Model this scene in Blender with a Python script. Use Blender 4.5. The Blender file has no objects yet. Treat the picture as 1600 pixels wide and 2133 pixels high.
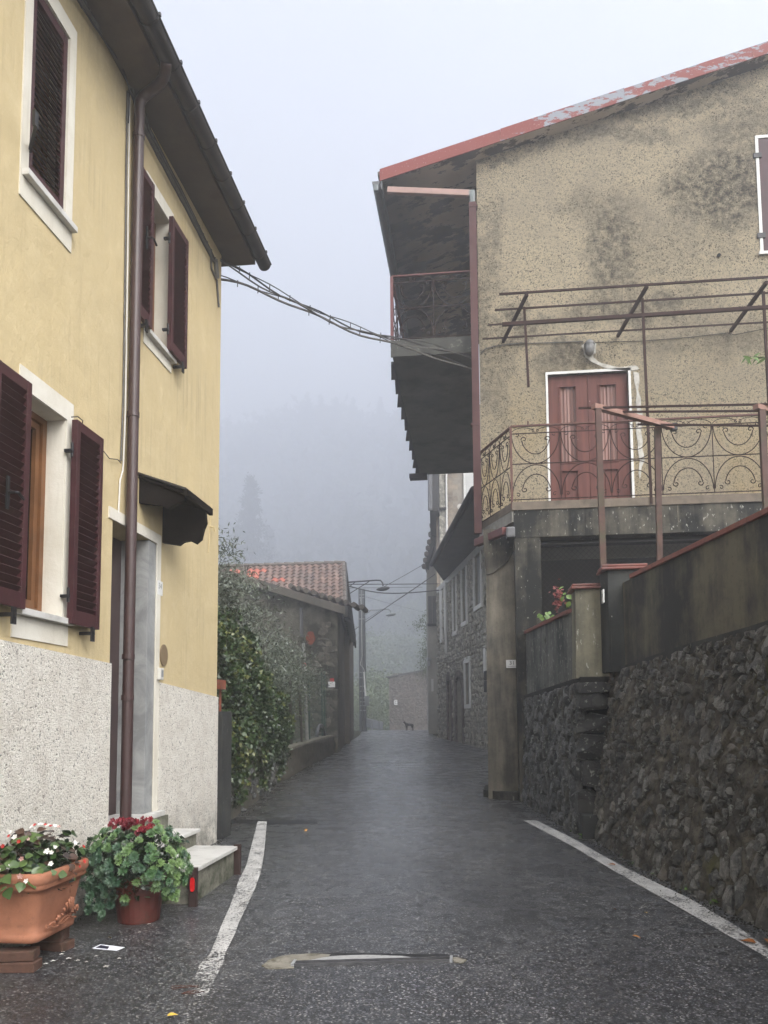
import bpy, bmesh, math, random
import numpy as np
from mathutils import Vector, Matrix, Euler
random.seed(7); np.random.seed(7)
SC = bpy.context.scene; COL = SC.collection
# ------------------------------------------------------------------ camera
F=1650.; PIT=math.radians(4.8); HZ=1497.; U0=800.; ROLL=.007
CY=HZ-F*math.tan(PIT); PSI=math.atan(190/F*math.cos(PIT))
CC=np.array([0,0,1.5])
cf=np.array([-math.sin(PSI)*math.cos(PIT),math.cos(PSI)*math.cos(PIT),math.sin(PIT)])
_r=np.array([math.cos(PSI),math.sin(PSI),0]); _u=np.cross(_r,cf)
cr=_r*math.cos(ROLL)-_u*math.sin(ROLL); cu=_u*math.cos(ROLL)+_r*math.sin(ROLL)
cam=bpy.data.objects.new('camera',bpy.data.cameras.new('camera')); COL.objects.link(cam); SC.camera=cam
cam.matrix_world=Matrix(((cr[0],cu[0],-cf[0],0),(cr[1],cu[1],-cf[1],0),(cr[2],cu[2],-cf[2],1.5),(0,0,0,1)))
cam.data.sensor_fit='VERTICAL'; cam.data.sensor_height=36; cam.data.lens=F/2133*36
cam.data.shift_y=(CY-1066.5)/2133; cam.data.clip_end=2000; cam.data.clip_start=.05
# ------------------------------------------------------------------ world and light
W=bpy.data.worlds.new('World'); SC.world=W; W.use_nodes=True
wn=W.node_tree.nodes; wl=W.node_tree.links; bg=wn['Background']
sky=wn.new('ShaderNodeTexSky'); sky.sky_type='NISHITA'; sky.sun_disc=False
SUN_EL,SUN_AZ=math.radians(42),math.radians(142)
sky.sun_elevation=SUN_EL; sky.sun_rotation=SUN_AZ; sky.air_density=1.3; sky.dust_density=4.5; sky.ozone_density=1.2
hs=wn.new('ShaderNodeHueSaturation'); hs.inputs['Saturation'].default_value=.20
wl.new(sky.outputs[0],hs.inputs['Color']); wl.new(hs.outputs[0],bg.inputs[0]); bg.inputs[1].default_value=.132
sun=bpy.data.objects.new('sun',bpy.data.lights.new('sun','SUN')); COL.objects.link(sun)
sun.data.energy=1.5; sun.data.angle=math.radians(45); sun.data.color=(1,.98,.95)
sd=Vector((math.sin(SUN_AZ)*math.cos(SUN_EL),math.cos(SUN_AZ)*math.cos(SUN_EL),math.sin(SUN_EL)))
sun.rotation_euler=sd.to_track_quat('Z','Y').to_euler()
vs=SC.view_settings; vs.view_transform='Standard'; vs.look='None'; vs.gamma=1; vs.use_curve_mapping=False; vs.exposure=1.12
SC.cycles.use_denoising=True; SC.cycles.volume_bounces=8; SC.cycles.max_bounces=12; SC.cycles.diffuse_bounces=4
SC.cycles.transparent_max_bounces=6; SC.cycles.caustics_reflective=False; SC.cycles.caustics_refractive=False
# ------------------------------------------------------------------ picture-to-place helpers
def ray(x,y): return cf+cr*(x-U0)/F+cu*(CY-y)/F
def onX(x,y,X): d=ray(x,y); return CC+d*(X/d[0])
def onY(x,y,Y): d=ray(x,y); return CC+d*(Y/d[1])
def onZ(x,y,z): d=ray(x,y); return CC+d*((z-1.5)/d[2])
GY=[-30,-10,0,13,20,30,44,55,75,120,200,260,320,390,470,600]; GZ=[-.5,-.2,0,.27,.43,.63,.85,.2,-3,-3,16,46,90,146,165,165]
def gz(Y): return float(np.interp(Y,GY,GZ))
def onG(x,y):
    z=.1
    for i in range(40):
        p=onZ(x,y,z); z=.5*z+.5*gz(min(p[1],45))
    return p
# ------------------------------------------------------------------ object helpers
WP={}
def link(name,mesh,mat=None,parent=None,at=(0,0,0),rot=None,scale=None,kind=None,label=None):
    o=bpy.data.objects.new(name,mesh); COL.objects.link(o)
    a=Vector(at); WP[o.name]=a.copy()
    if parent is not None: o.parent=parent; a=a-WP[parent.name]
    o.location=a
    if rot is not None: o.rotation_euler=rot
    if scale is not None: o.scale=scale
    if mat is not None and mesh is not None and not mesh.materials: mesh.materials.append(mat)
    if kind: o['kind']=kind
    if label: o['label']=label
    return o
def tag(o,label,cat,group=None):
    o['label']=label; o['category']=cat
    if group: o['group']=group
    return o
def thing(name,label,cat,loc=(0,0,0),group=None):
    return tag(link(name,None,at=loc),label,cat,group)
class MB:
    def __init__(s): s.v=[]; s.f=[]
    def add(s,v,f):
        n=len(s.v); s.v+= [tuple(map(float,p)) for p in v]; s.f+=[tuple(i+n for i in q) for q in f]; return s
    def box(s,x0,x1,y0,y1,z0,z1):
        v=[(x0,y0,z0),(x1,y0,z0),(x1,y1,z0),(x0,y1,z0),(x0,y0,z1),(x1,y0,z1),(x1,y1,z1),(x0,y1,z1)]
        return s.add(v,[(0,3,2,1),(4,5,6,7),(0,1,5,4),(1,2,6,5),(2,3,7,6),(3,0,4,7)])
    def hexa(s,bot,top):   # four bottom and four top points, same winding
        return s.add(list(bot)+list(top),[(0,3,2,1),(4,5,6,7),(0,1,5,4),(1,2,6,5),(2,3,7,6),(3,0,4,7)])
    def prism(s,poly,vec):
        n=len(poly); v=[tuple(p) for p in poly]+[tuple(np.array(p)+np.array(vec)) for p in poly]
        return s.add(v,[tuple(range(n))[::-1],tuple(range(n,2*n))]+[(i,(i+1)%n,(i+1)%n+n,i+n) for i in range(n)])
    def tube(s,pts,r,n=6,cap=True,r2=None):
        P=[Vector(p) for p in pts]; m=len(P); rs=[r if r2 is None else r+(r2-r)*i/(m-1) for i in range(m)]
        v=[]; nrm=None
        for i,p in enumerate(P):
            t=(P[min(i+1,m-1)]-P[max(i-1,0)]).normalized()
            if nrm is None:
                nrm=t.orthogonal().normalized() if abs(t.z)>.95 else t.cross(Vector((0,0,1))).normalized()
            nrm=(nrm-t*nrm.dot(t)).normalized(); b=t.cross(nrm)
            for k in range(n):
                a=2*math.pi*(k+.5)/n; v.append(p+(nrm*math.cos(a)+b*math.sin(a))*rs[i])
        f=[(i*n+k,i*n+(k+1)%n,(i+1)*n+(k+1)%n,(i+1)*n+k) for i in range(m-1) for k in range(n)]
        if cap: f+=[tuple(range(n))[::-1],tuple(range((m-1)*n,m*n))]
        return s.add(v,f)
    def bar(s,a,b,w,h,up=(0,0,1)):   # rectangular bar from a to b
        a=Vector(a); b=Vector(b); t=(b-a).normalized(); up=Vector(up)
        if abs(t.dot(up))>.98: up=Vector((0,1,0))
        x=t.cross(up).normalized()*w/2; y=x.cross(t).normalized()*h/2
        c=[-x-y,x-y,x+y,-x+y]; return s.hexa([a+q for q in c],[b+q for q in c])
    def lathe(s,prof,c=(0,0,0),n=24):
        v=[]; m=len(prof)
        for r,z in prof:
            for k in range(n): a=2*math.pi*k/n; v.append((c[0]+r*math.cos(a),c[1]+r*math.sin(a),c[2]+z))
        f=[(i*n+k,i*n+(k+1)%n,(i+1)*n+(k+1)%n,(i+1)*n+k) for i in range(m-1) for k in range(n)]
        return s.add(v,f)
    def mesh(s,name,smooth=False,recalc=True):
        m=bpy.data.meshes.new(name); m.from_pydata(s.v,[],s.f); m.update()
        if recalc:
            b=bmesh.new(); b.from_mesh(m); bmesh.ops.recalc_face_normals(b,faces=b.faces); b.to_mesh(m); b.free()
        if smooth: m.polygons.foreach_set('use_smooth',[True]*len(m.polygons))
        return m
    def build(s,name,mat,parent=None,kind=None,label=None,smooth=False,bevel=0,at=(0,0,0)):
        a=Vector(at) if parent is None else WP[parent.name]
        if a.length>0: s.v=[(p[0]-a.x,p[1]-a.y,p[2]-a.z) for p in s.v]
        m=s.mesh(name,smooth)
        if bevel:
            b=bmesh.new(); b.from_mesh(m); bmesh.ops.bevel(b,geom=list(b.edges),offset=bevel,segments=2,affect='EDGES',profile=.6); b.to_mesh(m); b.free()
        return link(name,m,mat,parent,at=a,kind=kind,label=label)
def fastmesh(name,V,Fq,attr=None):
    m=bpy.data.meshes.new(name); V=np.asarray(V,dtype=np.float32); Fq=np.asarray(Fq,dtype=np.int32)
    n,k=Fq.shape; m.vertices.add(len(V)); m.vertices.foreach_set('co',V.ravel())
    m.loops.add(n*k); m.loops.foreach_set('vertex_index',Fq.ravel())
    m.polygons.add(n); m.polygons.foreach_set('loop_start',np.arange(0,n*k,k,dtype=np.int32))
    m.update(calc_edges=True); m.validate()
    if attr is not None:
        a=m.attributes.new('rnd','FLOAT','POINT'); a.data.foreach_set('value',np.asarray(attr,dtype=np.float32))
    return m
# ------------------------------------------------------------------ material helper
class NT:
    def __init__(s,name):
        s.m=bpy.data.materials.new(name); s.m.use_nodes=True; s.t=s.m.node_tree; s.n=s.t.nodes; s.l=s.t.links
        s.b=s.n['Principled BSDF']; s.g=None
    def put(s,inp,v):
        if isinstance(v,bpy.types.NodeSocket): s.l.new(v,inp)
        elif v is not None:
            if isinstance(v,(tuple,list)) and len(v)==3 and inp.type=='RGBA': v=(*v,1)
            inp.default_value=v
    def pos(s):
        if s.g is None: s.g=s.n.new('ShaderNodeNewGeometry')
        return s.g.outputs['Position']
    def obj(s): return s.n.new('ShaderNodeTexCoord').outputs['Object']
    def rnd(s): return s.n.new('ShaderNodeObjectInfo').outputs['Random']
    def attr(s,a='rnd'):
        x=s.n.new('ShaderNodeAttribute'); x.attribute_name=a; return x.outputs['Fac']
    def vm(s,op,a,b=None,c=None):
        x=s.n.new('ShaderNodeVectorMath'); x.operation=op; s.put(x.inputs[0],a)
        if b is not None: s.put(x.inputs[1] if op!='SCALE' else x.inputs[3],b)
        return x.outputs[1] if op in('LENGTH','DISTANCE','DOT_PRODUCT') else x.outputs[0]
    def noise(s,sc,det=4,rough=.55,vec=None,dist=0,col=False):
        x=s.n.new('ShaderNodeTexNoise'); s.l.new(vec or s.pos(),x.inputs['Vector'])
        x.inputs['Scale'].default_value=sc; x.inputs['Detail'].default_value=det; x.inputs['Roughness'].default_value=rough; x.inputs['Distortion'].default_value=dist
        return x.outputs['Color' if col else 'Fac']
    def vor(s,sc,feat='F1',out='Distance',vec=None,rnd=1):
        x=s.n.new('ShaderNodeTexVoronoi'); x.feature=feat; s.l.new(vec or s.pos(),x.inputs['Vector'])
        x.inputs['Scale'].default_value=sc; x.inputs['Randomness'].default_value=rnd; return x.outputs[out]
    def sep(s,v=None):
        x=s.n.new('ShaderNodeSeparateXYZ'); s.l.new(v or s.pos(),x.inputs[0]); return x.outputs
    def mr(s,v,a,b,c=0,d=1,smooth=False):
        x=s.n.new('ShaderNodeMapRange'); s.put(x.inputs[0],v)
        if smooth: x.interpolation_type='SMOOTHSTEP'
        for i,q in enumerate((a,b,c,d)): x.inputs[i+1].default_value=q
        return x.outputs[0]
    def ma(s,op,a,b=0,clamp=False):
        x=s.n.new('ShaderNodeMath'); x.operation=op; x.use_clamp=clamp; s.put(x.inputs[0],a); s.put(x.inputs[1],b); return x.outputs[0]
    def mix(s,f,a,b,mode='MIX'):
        x=s.n.new('ShaderNodeMix'); x.data_type='RGBA'; x.blend_type=mode; s.put(x.inputs[0],f); s.put(x.inputs[6],a); s.put(x.inputs[7],b); return x.outputs[2]
    def ramp(s,f,st):
        x=s.n.new('ShaderNodeValToRGB'); s.put(x.inputs[0],f); e=x.color_ramp.elements
        while len(e)<len(st): e.new(.5)
        for i,(p,c) in enumerate(st): e[i].position=p; e[i].color=(*c,1) if len(c)==3 else c
        return x.outputs[0]
    def bump(s,h,st=.5,d=.01,nrm=None):
        x=s.n.new('ShaderNodeBump'); x.inputs['Strength'].default_value=st; x.inputs['Distance'].default_value=d; s.l.new(h,x.inputs['Height'])
        if nrm: s.l.new(nrm,x.inputs['Normal'])
        return x.outputs[0]
    def out(s,col,rough=.8,nrm=None,spec=.4,metal=0,**k):
        s.put(s.b.inputs['Base Color'],col); s.put(s.b.inputs['Roughness'],rough)
        if nrm is not None: s.l.new(nrm,s.b.inputs['Normal'])
        s.b.inputs['Specular IOR Level'].default_value=spec; s.b.inputs['Metallic'].default_value=metal
        for a,v in k.items(): s.put(s.b.inputs[a.replace('_',' ')],v)
        return s.m
def g(v): return (v,v,v)
def stretch(n,sx,sy,sz): return n.vm('MULTIPLY',n.pos(),(sx,sy,sz))
def streaks(n,sc=1.,z=.06,det=4): return n.noise(sc,det,.6,vec=stretch(n,1,1,z))
def simple(name,c,rough=.7,var=.25,sc=6,bump=.15,bd=.003,spec=.4,metal=0,dirt=None,dsc=2.,dth=(.5,.7)):
    n=NT(name); f=n.noise(sc,6,.65); c=tuple(c)
    col=n.mix(n.mr(f,.3,.7),tuple(q*(1-var) for q in c),tuple(min(1,q*(1+var)) for q in c))
    if dirt is not None: col=n.mix(n.mr(n.noise(dsc,7,.7),*dth),col,dirt)
    return n.out(col,rough,n.bump(n.noise(sc*12,4,.7),bump,bd),spec,metal)
M={}
def mk(): # ---------------------------------------------------------------- all materials
    # yellow render with faint vertical weathering
    n=NT('yellow_plaster'); st=n.mr(streaks(n,5.,.08,6),.35,.72); bl=n.mr(n.noise(.9,6,.6),.35,.7)
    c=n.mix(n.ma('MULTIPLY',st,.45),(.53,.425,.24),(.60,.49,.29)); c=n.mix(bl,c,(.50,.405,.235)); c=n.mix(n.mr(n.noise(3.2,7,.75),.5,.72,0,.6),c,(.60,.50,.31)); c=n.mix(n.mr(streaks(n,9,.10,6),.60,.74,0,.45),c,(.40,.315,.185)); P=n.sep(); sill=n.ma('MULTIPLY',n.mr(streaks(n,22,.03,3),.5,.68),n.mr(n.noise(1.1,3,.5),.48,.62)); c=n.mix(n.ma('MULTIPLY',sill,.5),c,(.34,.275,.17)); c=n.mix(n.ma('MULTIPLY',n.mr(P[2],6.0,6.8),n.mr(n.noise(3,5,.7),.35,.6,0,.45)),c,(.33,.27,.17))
    c=n.mix(n.mr(n.noise(40,4,.7),.55,.8,0,.3),c,(.66,.54,.32))
    M['yellow']=n.out(c,.92,n.bump(n.noise(70,5,.6),.5,.006,n.bump(n.noise(5,4,.55),.5,.03)),.2)
    n=NT('white_trim'); c=n.mix(n.mr(n.noise(3,6,.65),.35,.7),(.60,.56,.47),(.70,.67,.59)); c=n.mix(n.mr(streaks(n,12,.08,5),.55,.8,0,.5),c,(.42,.38,.3))
    M['trim']=n.out(c,.9,n.bump(n.noise(45,5,.6),.4,.006),.2)
    # roughcast plinth
    n=NT('roughcast_white'); v=n.noise(52,4,.65,dist=.9); w=n.noise(140,2,.5)
    h=n.ma('ADD',n.mr(v,.35,.65),n.ma('MULTIPLY',w,.35))
    c=n.mix(n.mr(v,.35,.42),(.09,.07,.05),(.92,.88,.79)); c=n.mix(n.mr(n.noise(1.6,5,.6),.45,.7,0,.25),c,(.55,.49,.41)); c=n.mix(n.mr(n.noise(9,3,.6),.4,.75,0,.35),c,(.52,.44,.36)); c=n.mix(n.mr(w,.5,.8,0,.4),c,(.74,.70,.63))
    z=n.sep()[2]; dl=n.ma('MULTIPLY',n.mr(z,.1,.75,1,0),n.mr(n.noise(5,6,.7),.36,.6)); c=n.mix(n.ma('MULTIPLY',dl,.85),c,(.10,.10,.075))
    M['rough_w']=n.out(c,.95,n.bump(h,.8,.018),.15)
    # gable roughcast with dark algae stains
    n=NT('roughcast_old'); v=n.noise(38,5,.7,dist=1.1); w=n.noise(120,2,.5); P=n.sep()
    c=n.mix(n.mr(v,.40,.48),(.075,.06,.04),(.74,.63,.44)); c=n.mix(n.mr(n.noise(1.1,5,.6),.42,.66,0,.55),c,(.52,.45,.34)); c=n.mix(n.mr(w,.52,.75,0,.5),c,(.56,.49,.37))
    def blob(cx,cz,rx,rz,s):
        q=n.vm('ADD',n.pos(),n.vm('SCALE',n.vm('SUBTRACT',n.noise(1.6,6,.65,col=True),(.5,.5,.5)),1.4))
        S=n.sep(q); a=n.ma('POWER',n.ma('ABSOLUTE',n.ma('DIVIDE',n.ma('SUBTRACT',S[0],cx),rx)),2); b=n.ma('POWER',n.ma('ABSOLUTE',n.ma('DIVIDE',n.ma('SUBTRACT',S[2],cz),rz)),2)
        return n.mr(n.ma('ADD',a,b),.1,1.2,s,0,True)
    d=None
    for px,py,rx,rz,s in ((1270,520,.55,1.1,.8),(1510,390,1.2,.9,.95),(1250,430,.9,.5,.5),(1330,650,1.5,.45,.8),(1080,690,.7,.4,.8),(1180,740,.5,.28,.8),(1020,520,.25,1.2,.55),(1030,800,.3,1.2,.5),(1500,700,1.6,.5,.45),(1560,270,.9,.5,.6),(1200,290,2.2,.22,.65),(1420,215,2.0,.25,.65),(1008,600,.22,2.2,.6),(1150,770,.5,.3,.6),(1440,480,.8,1.2,.35),(1340,560,.5,1.3,.4),(1010,340,.9,.18,.6)):
        p=onY(px,py,13.3); b=blob(p[0],p[2],rx,rz,s); d=b if d is None else n.ma('MAXIMUM',d,b)
    d=n.ma('MULTIPLY',d,n.mr(n.noise(9,5,.75),.3,.62)); c=n.mix(d,c,(.070,.066,.054))
    yl=n.mr(n.noise(1.0,4,.6,vec=stretch(n,1,1,.6)),.46,.62); yl=n.ma('MULTIPLY',yl,n.mr(P[2],7.6,6.4,0,.8)); c=n.mix(yl,c,n.mix(n.mr(v,.38,.50),(.16,.12,.055),(.68,.54,.31)))
    M['gable']=n.out(c,.95,n.bump(n.ma('ADD',n.mr(v,.35,.65),n.ma('MULTIPLY',w,.4)),1.,.045),.15)
    M['shutter']=simple('shutter_paint',(.046,.014,.017),.5,.3,6,.12,spec=.3,dirt=(.075,.035,.035),dsc=11,dth=(.55,.8))
    M['pipe']=simple('pipe_brown',(.048,.026,.025),.4,.2,9,.05,spec=.5,dirt=(.17,.13,.12),dsc=26,dth=(.66,.75))
    M['gutter']=simple('gutter_dark',(.026,.023,.022),.45,.4,5,.1,spec=.5)
    M['iron']=simple('iron_black',(.012,.012,.014),.45,.3,20,.1)
    M['marble']=simple('marble_white',(.56,.55,.52),.4,.12,5,.05,dirt=(.30,.29,.26),dsc=4,dth=(.5,.75))
    n=NT('marble_grey'); f=n.noise(2.2,8,.7,dist=1.6); c=n.mix(n.mr(f,.4,.6),(.22,.225,.225),(.35,.355,.35)); M['marble_g']=n.out(c,.35,None,.5)
    M['woodframe']=simple('window_wood',(.17,.075,.03),.5,.3,4,.1)
    M['glass_dark']=simple('dark_glass',(.012,.013,.015),.08,.1,3,.0,spec=.7)
    M['soffit_l']=simple('soffit_left',(.105,.082,.060),.85,.2,2,.1,dirt=(.055,.044,.035),dsc=1.3)
    M['cable']=simple('cable_grey',(.10,.095,.085),.6,.4,18,.2)
    M['cable_d']=simple('cable_dark',(.035,.033,.032),.6,.3,18,.2)
    M['darkwood']=simple('canopy_wood',(.009,.007,.006),.95,.5,9,.5,.006,spec=.1)
    M['brass']=simple('plaque_tan',(.20,.145,.085),.55,.08,3,.03)
    M['plastic_w']=simple('plastic_white',(.60,.58,.53),.45,.08,3,.03)
    M['tile_w']=simple('plate_white',(.72,.72,.70),.3,.05,6,.02)
    M['ink']=simple('plate_ink',(.03,.02,.025),.6,.1,5,.02)
    M['terracotta']=simple('terracotta',(.30,.125,.07),.8,.2,7,.3,dirt=(.20,.085,.05),dsc=22,dth=(.55,.75))
    M['plasticpot']=simple('pot_red_brown',(.10,.026,.020),.45,.2,6,.1,dirt=(.06,.03,.022),dsc=9,dth=(.5,.7))
    M['soil']=simple('soil',(.02,.015,.011),.95,.4,40,.8,.01)
    M['brick']=simple('brick_old',(.085,.043,.03),.9,.35,14,.5,.006,dirt=(.05,.04,.025),dsc=6)
    M['red_refl']=simple('reflector_red',(.62,.012,.015),.25,.15,30,.1,spec=.6)
    M['steel_br']=simple('edge_brown',(.035,.02,.018),.5,.3,9,.1)
    n=NT('step_concrete'); c=n.mix(n.mr(n.noise(5,7,.7),.38,.62),(.055,.062,.04),(.23,.22,.18)); M['stepc']=n.out(c,.9,n.bump(n.noise(40,5,.7),.6,.008),.2)
    # wet asphalt
    n=NT('asphalt'); a=n.noise(210,3,.7); b=n.vor(115,'F1','Color'); big=n.noise(.6,6,.62,vec=stretch(n,1,.4,1)); mid=n.noise(3.5,6,.7)
    bb=n.sep(b)[0]; c=n.ramp(bb,[(0,(.007,.007,.008)),(.45,(.019,.020,.022)),(.74,(.050,.052,.057)),(.93,(.16,.16,.17)),(1,(.42,.41,.39))])
    c=n.mix(n.mr(big,.50,.62,0,.55),c,(.012,.012,.014)); crk=n.vor(.9,'DISTANCE_TO_EDGE','Distance',vec=n.vm('ADD',n.pos(),n.vm('SCALE',n.noise(2.5,5,.7,col=True),.9))); c=n.mix(n.ma('MULTIPLY',n.mr(crk,.0,.012,1,0),n.mr(n.noise(.5,3,.5),.5,.6,0,.8)),c,(.006,.006,.006)); c=n.mix(n.mr(mid,.45,.75,0,.25),c,(.062,.063,.068))
    P=n.sep(); ed=n.ma('MULTIPLY',n.mr(n.noise(2.4,6,.7),.42,.6),n.mr(P[0],-1.7,-2.7,0,.5)); c=n.mix(ed,c,(.035,.033,.022))
    r=n.mr(n.noise(1.3,6,.65,vec=stretch(n,1,.5,1)),.35,.68,.20,.46)
    M['asphalt']=n.out(c,n.ma('ADD',r,.1),n.bump(n.ma('ADD',n.mr(bb,0,1,0,.5),a),.4,.006),.6,Coat_Weight=n.ma('MULTIPLY',n.mr(big,.35,.65,1.,.55),n.mr(P[1],4,11,.25,1.)),Coat_Roughness=n.mr(mid,.35,.65,.20,.34))
    # worn paint (transparent where worn)
    def paint(name,worn,near):
        n=NT(name); f=n.noise(55,4,.75); k=n.noise(5,4,.6); P=n.sep()
        wear=n.ma('ADD',n.ma('ADD',f,n.ma('MULTIPLY',k,.45)),n.mr(P[1],*near))
        al=n.mr(wear,worn-.03,worn+.03,1,0); c=n.mix(n.mr(n.noise(7,6,.7),.35,.7),(.66,.65,.62),(.42,.41,.39)); c=n.mix(n.mr(n.vor(150),.1,.5,0,.35),c,(.25,.25,.25))
        c=n.mix(al,(.035,.035,.038),c)
        return n.out(c,.6,n.bump(n.noise(150,3,.6),.5,.005),.3,Alpha=al)
    M['line_l']=paint('road_paint_left',.79,(4.6,3.9,0,.14)); M['line_r']=paint('road_paint_right',.80,(6,4,0,.07))
    M['patch']=simple('road_patch_dark',(.016,.016,.018),.5,.3,12,.5,.006)
    M['patchc']=simple('concrete_patch',(.22,.205,.17),.85,.3,9,.6,.01,dirt=(.12,.11,.08),dsc=14,dth=(.5,.62))
    M['patchg']=simple('concrete_grey',(.36,.36,.36),.8,.3,12,.6,.008,dirt=(.15,.15,.14),dsc=12)
    M['steel']=simple('steel_rail',(.11,.11,.115),.4,.3,15,.2,metal=.6)
    # stones, per-object and by place variation; noise tones also paint in crevice shade and bright facets
    def stone(name,A,B,Cc,lich=.72,sc=7,moss=None,rough=.6):
        n=NT(name); r=n.rnd(); f=n.noise(sc,7,.72); ff=n.noise(sc*4,6,.8); c=n.mix(n.mr(n.ma('ADD',n.ma('MULTIPLY',f,.5),n.ma('MULTIPLY',ff,.5)),.40,.60),A,B); c=n.mix(n.mr(r,.55,1,0,.75),c,Cc); vc=n.sep(n.vor(8.5,'F1','Color'))[0]; c=n.mix(n.mr(vc,.1,.6,.62,0),c,tuple(x*.8 for x in A)); c=n.mix(n.mr(vc,.75,1,0,.45),c,tuple(min(1,x*1.5) for x in B))
        c=n.mix(n.mr(n.noise(sc*1.9,5,.6),lich,lich+.04,0,.9),c,(.34,.35,.30))
        if moss: c=n.mix(n.mr(n.noise(1.7,6,.7,vec=stretch(n,1,1,.5)),moss,moss+.09,0,.8),c,(.055,.062,.012))
        h=n.ma('ADD',f,n.ma('MULTIPLY',n.noise(sc*8,5,.75),.5)); return n.out(c,n.mr(ff,.3,.7,rough-.25,rough+.2),n.bump(h,1.,.06),.7)
    M['st_a']=stone('stone_dark',(.010,.010,.011),(.24,.245,.24),(.10,.09,.07),.60,9)
    M['st_b']=stone('stone_mixed',(.010,.010,.009),(.25,.24,.215),(.20,.165,.125),.615,9,.585)
    M['st_q']=stone('stone_quoin',(.006,.006,.006),(.075,.074,.070),(.04,.037,.03),.60,9)
    n=NT('rubble_mortar'); f=n.noise(6,9,.75); c=n.mix(n.mr(f,.36,.62),(.020,.016,.011),(.23,.205,.16)); c=n.mix(n.mr(n.noise(24,6,.8),.45,.58,0,.85),c,(.014,.013,.011)); c=n.mix(n.mr(n.noise(1.5,6,.7),.48,.62,0,.7),c,(.030,.028,.025))  # dark noise paints crevice shade into the mortar colour
    c=n.mix(n.mr(n.noise(2.1,7,.7,vec=stretch(n,1,1,.45)),.60,.69,0,.8),c,(.075,.075,.012)); c=n.mix(n.mr(n.noise(30,5,.7),.68,.72,0,.6),c,(.34,.33,.28))
    M['mortar_b']=n.out(c,.8,n.bump(n.noise(28,8,.8),.9,.03),.4)
    M['mortar_a']=simple('mortar_dark',(.008,.008,.007),.8,.5,8,.8,.02)  # black base colour stands in for shade deep in the joints
    # stained rendered parapets
    def stained(name,base,dark,streak,th=(.40,.58),speck=None,xs=3.2):
        n=NT(name); f=n.noise(xs,6,.65,vec=stretch(n,1,1,.12)); q=n.noise(1.4,6,.7)
        c=n.mix(n.mr(n.ma('ADD',n.ma('MULTIPLY',f,.5),n.ma('MULTIPLY',q,.5)),*th),dark,base); c=n.mix(n.mr(n.noise(7,5,.7,vec=stretch(n,1,1,.05)),.66,.72,0,.8),c,streak)
        c=n.mix(n.mr(n.noise(26,5,.8),.55,.75,0,.5),c,tuple(x*.45 for x in dark))
        if speck: c=n.mix(n.mr(n.noise(34,3,.6,vec=stretch(n,1,1,.35)),speck,speck+.04,0,.9),c,(.42,.42,.37))
        return n.out(c,.8,n.bump(n.noise(60,5,.7),.5,.006),.3)
    M['par_b']=stained('parapet_stained',(.125,.112,.078),(.030,.030,.029),(.19,.175,.11),(.44,.58),xs=2.4)
    M['par_a']=stained('parapet_speckled',(.20,.20,.175),(.04,.043,.042),(.15,.14,.11),(.42,.6),.635)
    M['pier']=stained('pier_speckled',(.27,.25,.18),(.075,.072,.055),(.22,.2,.15),(.38,.6),.65)
    M['pier_d']=stained('pier_dark',(.055,.058,.053),(.022,.023,.023),(.10,.1,.08),(.45,.65),.70)
    M['pillar31']=stained('pillar_render',(.235,.21,.165),(.06,.056,.046),(.25,.225,.17),(.40,.60),xs=6)
    M['beam']=stained('beam_black',(.11,.10,.078),(.011,.012,.011),(.14,.125,.09),(.46,.60),.655)
    M['porch']=simple('porch_wall',(.024,.024,.021),.95,.3,3,.2,spec=.1,dirt=(.02,.021,.02),dsc=1.2)  # near-black colour carries the shade of enclosed spaces
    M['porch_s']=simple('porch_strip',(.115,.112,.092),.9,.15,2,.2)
    M['slabedge']=simple('slab_edge',(.155,.125,.095),.85,.25,7,.3,dirt=(.07,.06,.045),dsc=3)
    M['slabgrey']=simple('slab_grey',(.26,.25,.22),.85,.25,7,.3,dirt=(.10,.09,.07),dsc=3)
    M['coping']=simple('coping_tile',(.20,.062,.042),.6,.2,12,.2,dirt=(.12,.06,.045),dsc=5,dth=(.5,.75))
    M['coping_r']=simple('coping_round',(.155,.045,.032),.45,.2,12,.2,dirt=(.10,.045,.035),dsc=7)
    n=NT('verge_red_peeling'); f=n.noise(4.5,7,.72,vec=stretch(n,.6,1,1.6)); P=n.sep()
    zl=n.ma('SUBTRACT',P[2],n.ma('ADD',n.ma('MULTIPLY',P[0],.29),10.93)); q=n.ma('ADD',f,n.mr(zl,0,.2,.06,-.05))
    q=n.ma('ADD',q,n.mr(P[0],-1.2,1.5,-.14,.04)); c=n.mix(n.mr(q,.515,.53),(.21,.05,.04),(.25,.27,.305)); c=n.mix(n.mr(n.noise(30,4,.7),.62,.66,0,.5),c,(.5,.4,.36))
    M['verge']=n.out(c,.65,n.bump(q,.3,.004),.3)
    n=NT('soffit_right'); f=n.noise(2.1,8,.72,vec=stretch(n,.6,1.2,1)); c=n.mix(n.mr(f,.49,.52),(.50,.42,.33),(.11,.088,.07)); P=n.sep()
    c=n.mix(n.mr(P[0],-.55,-1.3,0,.75),c,(.062,.06,.048)); c=n.mix(n.mr(n.noise(5,6,.7),.55,.75,0,.35),c,(.16,.13,.105)); M['soffit_r']=n.out(c,.85,n.bump(f,.2,.01),.2)
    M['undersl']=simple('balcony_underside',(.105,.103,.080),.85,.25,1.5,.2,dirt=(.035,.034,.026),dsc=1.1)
    M['mossy']=simple('slab_mossy',(.05,.05,.042),.85,.4,6,.5,dirt=(.16,.155,.13),dsc=9,dth=(.6,.66))
    M['gut_g']=simple('gutter_grey',(.115,.115,.12),.4,.2,6,.1)
    M['elbow']=simple('elbow_grey',(.16,.18,.18),.5,.15,6,.1)
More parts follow.
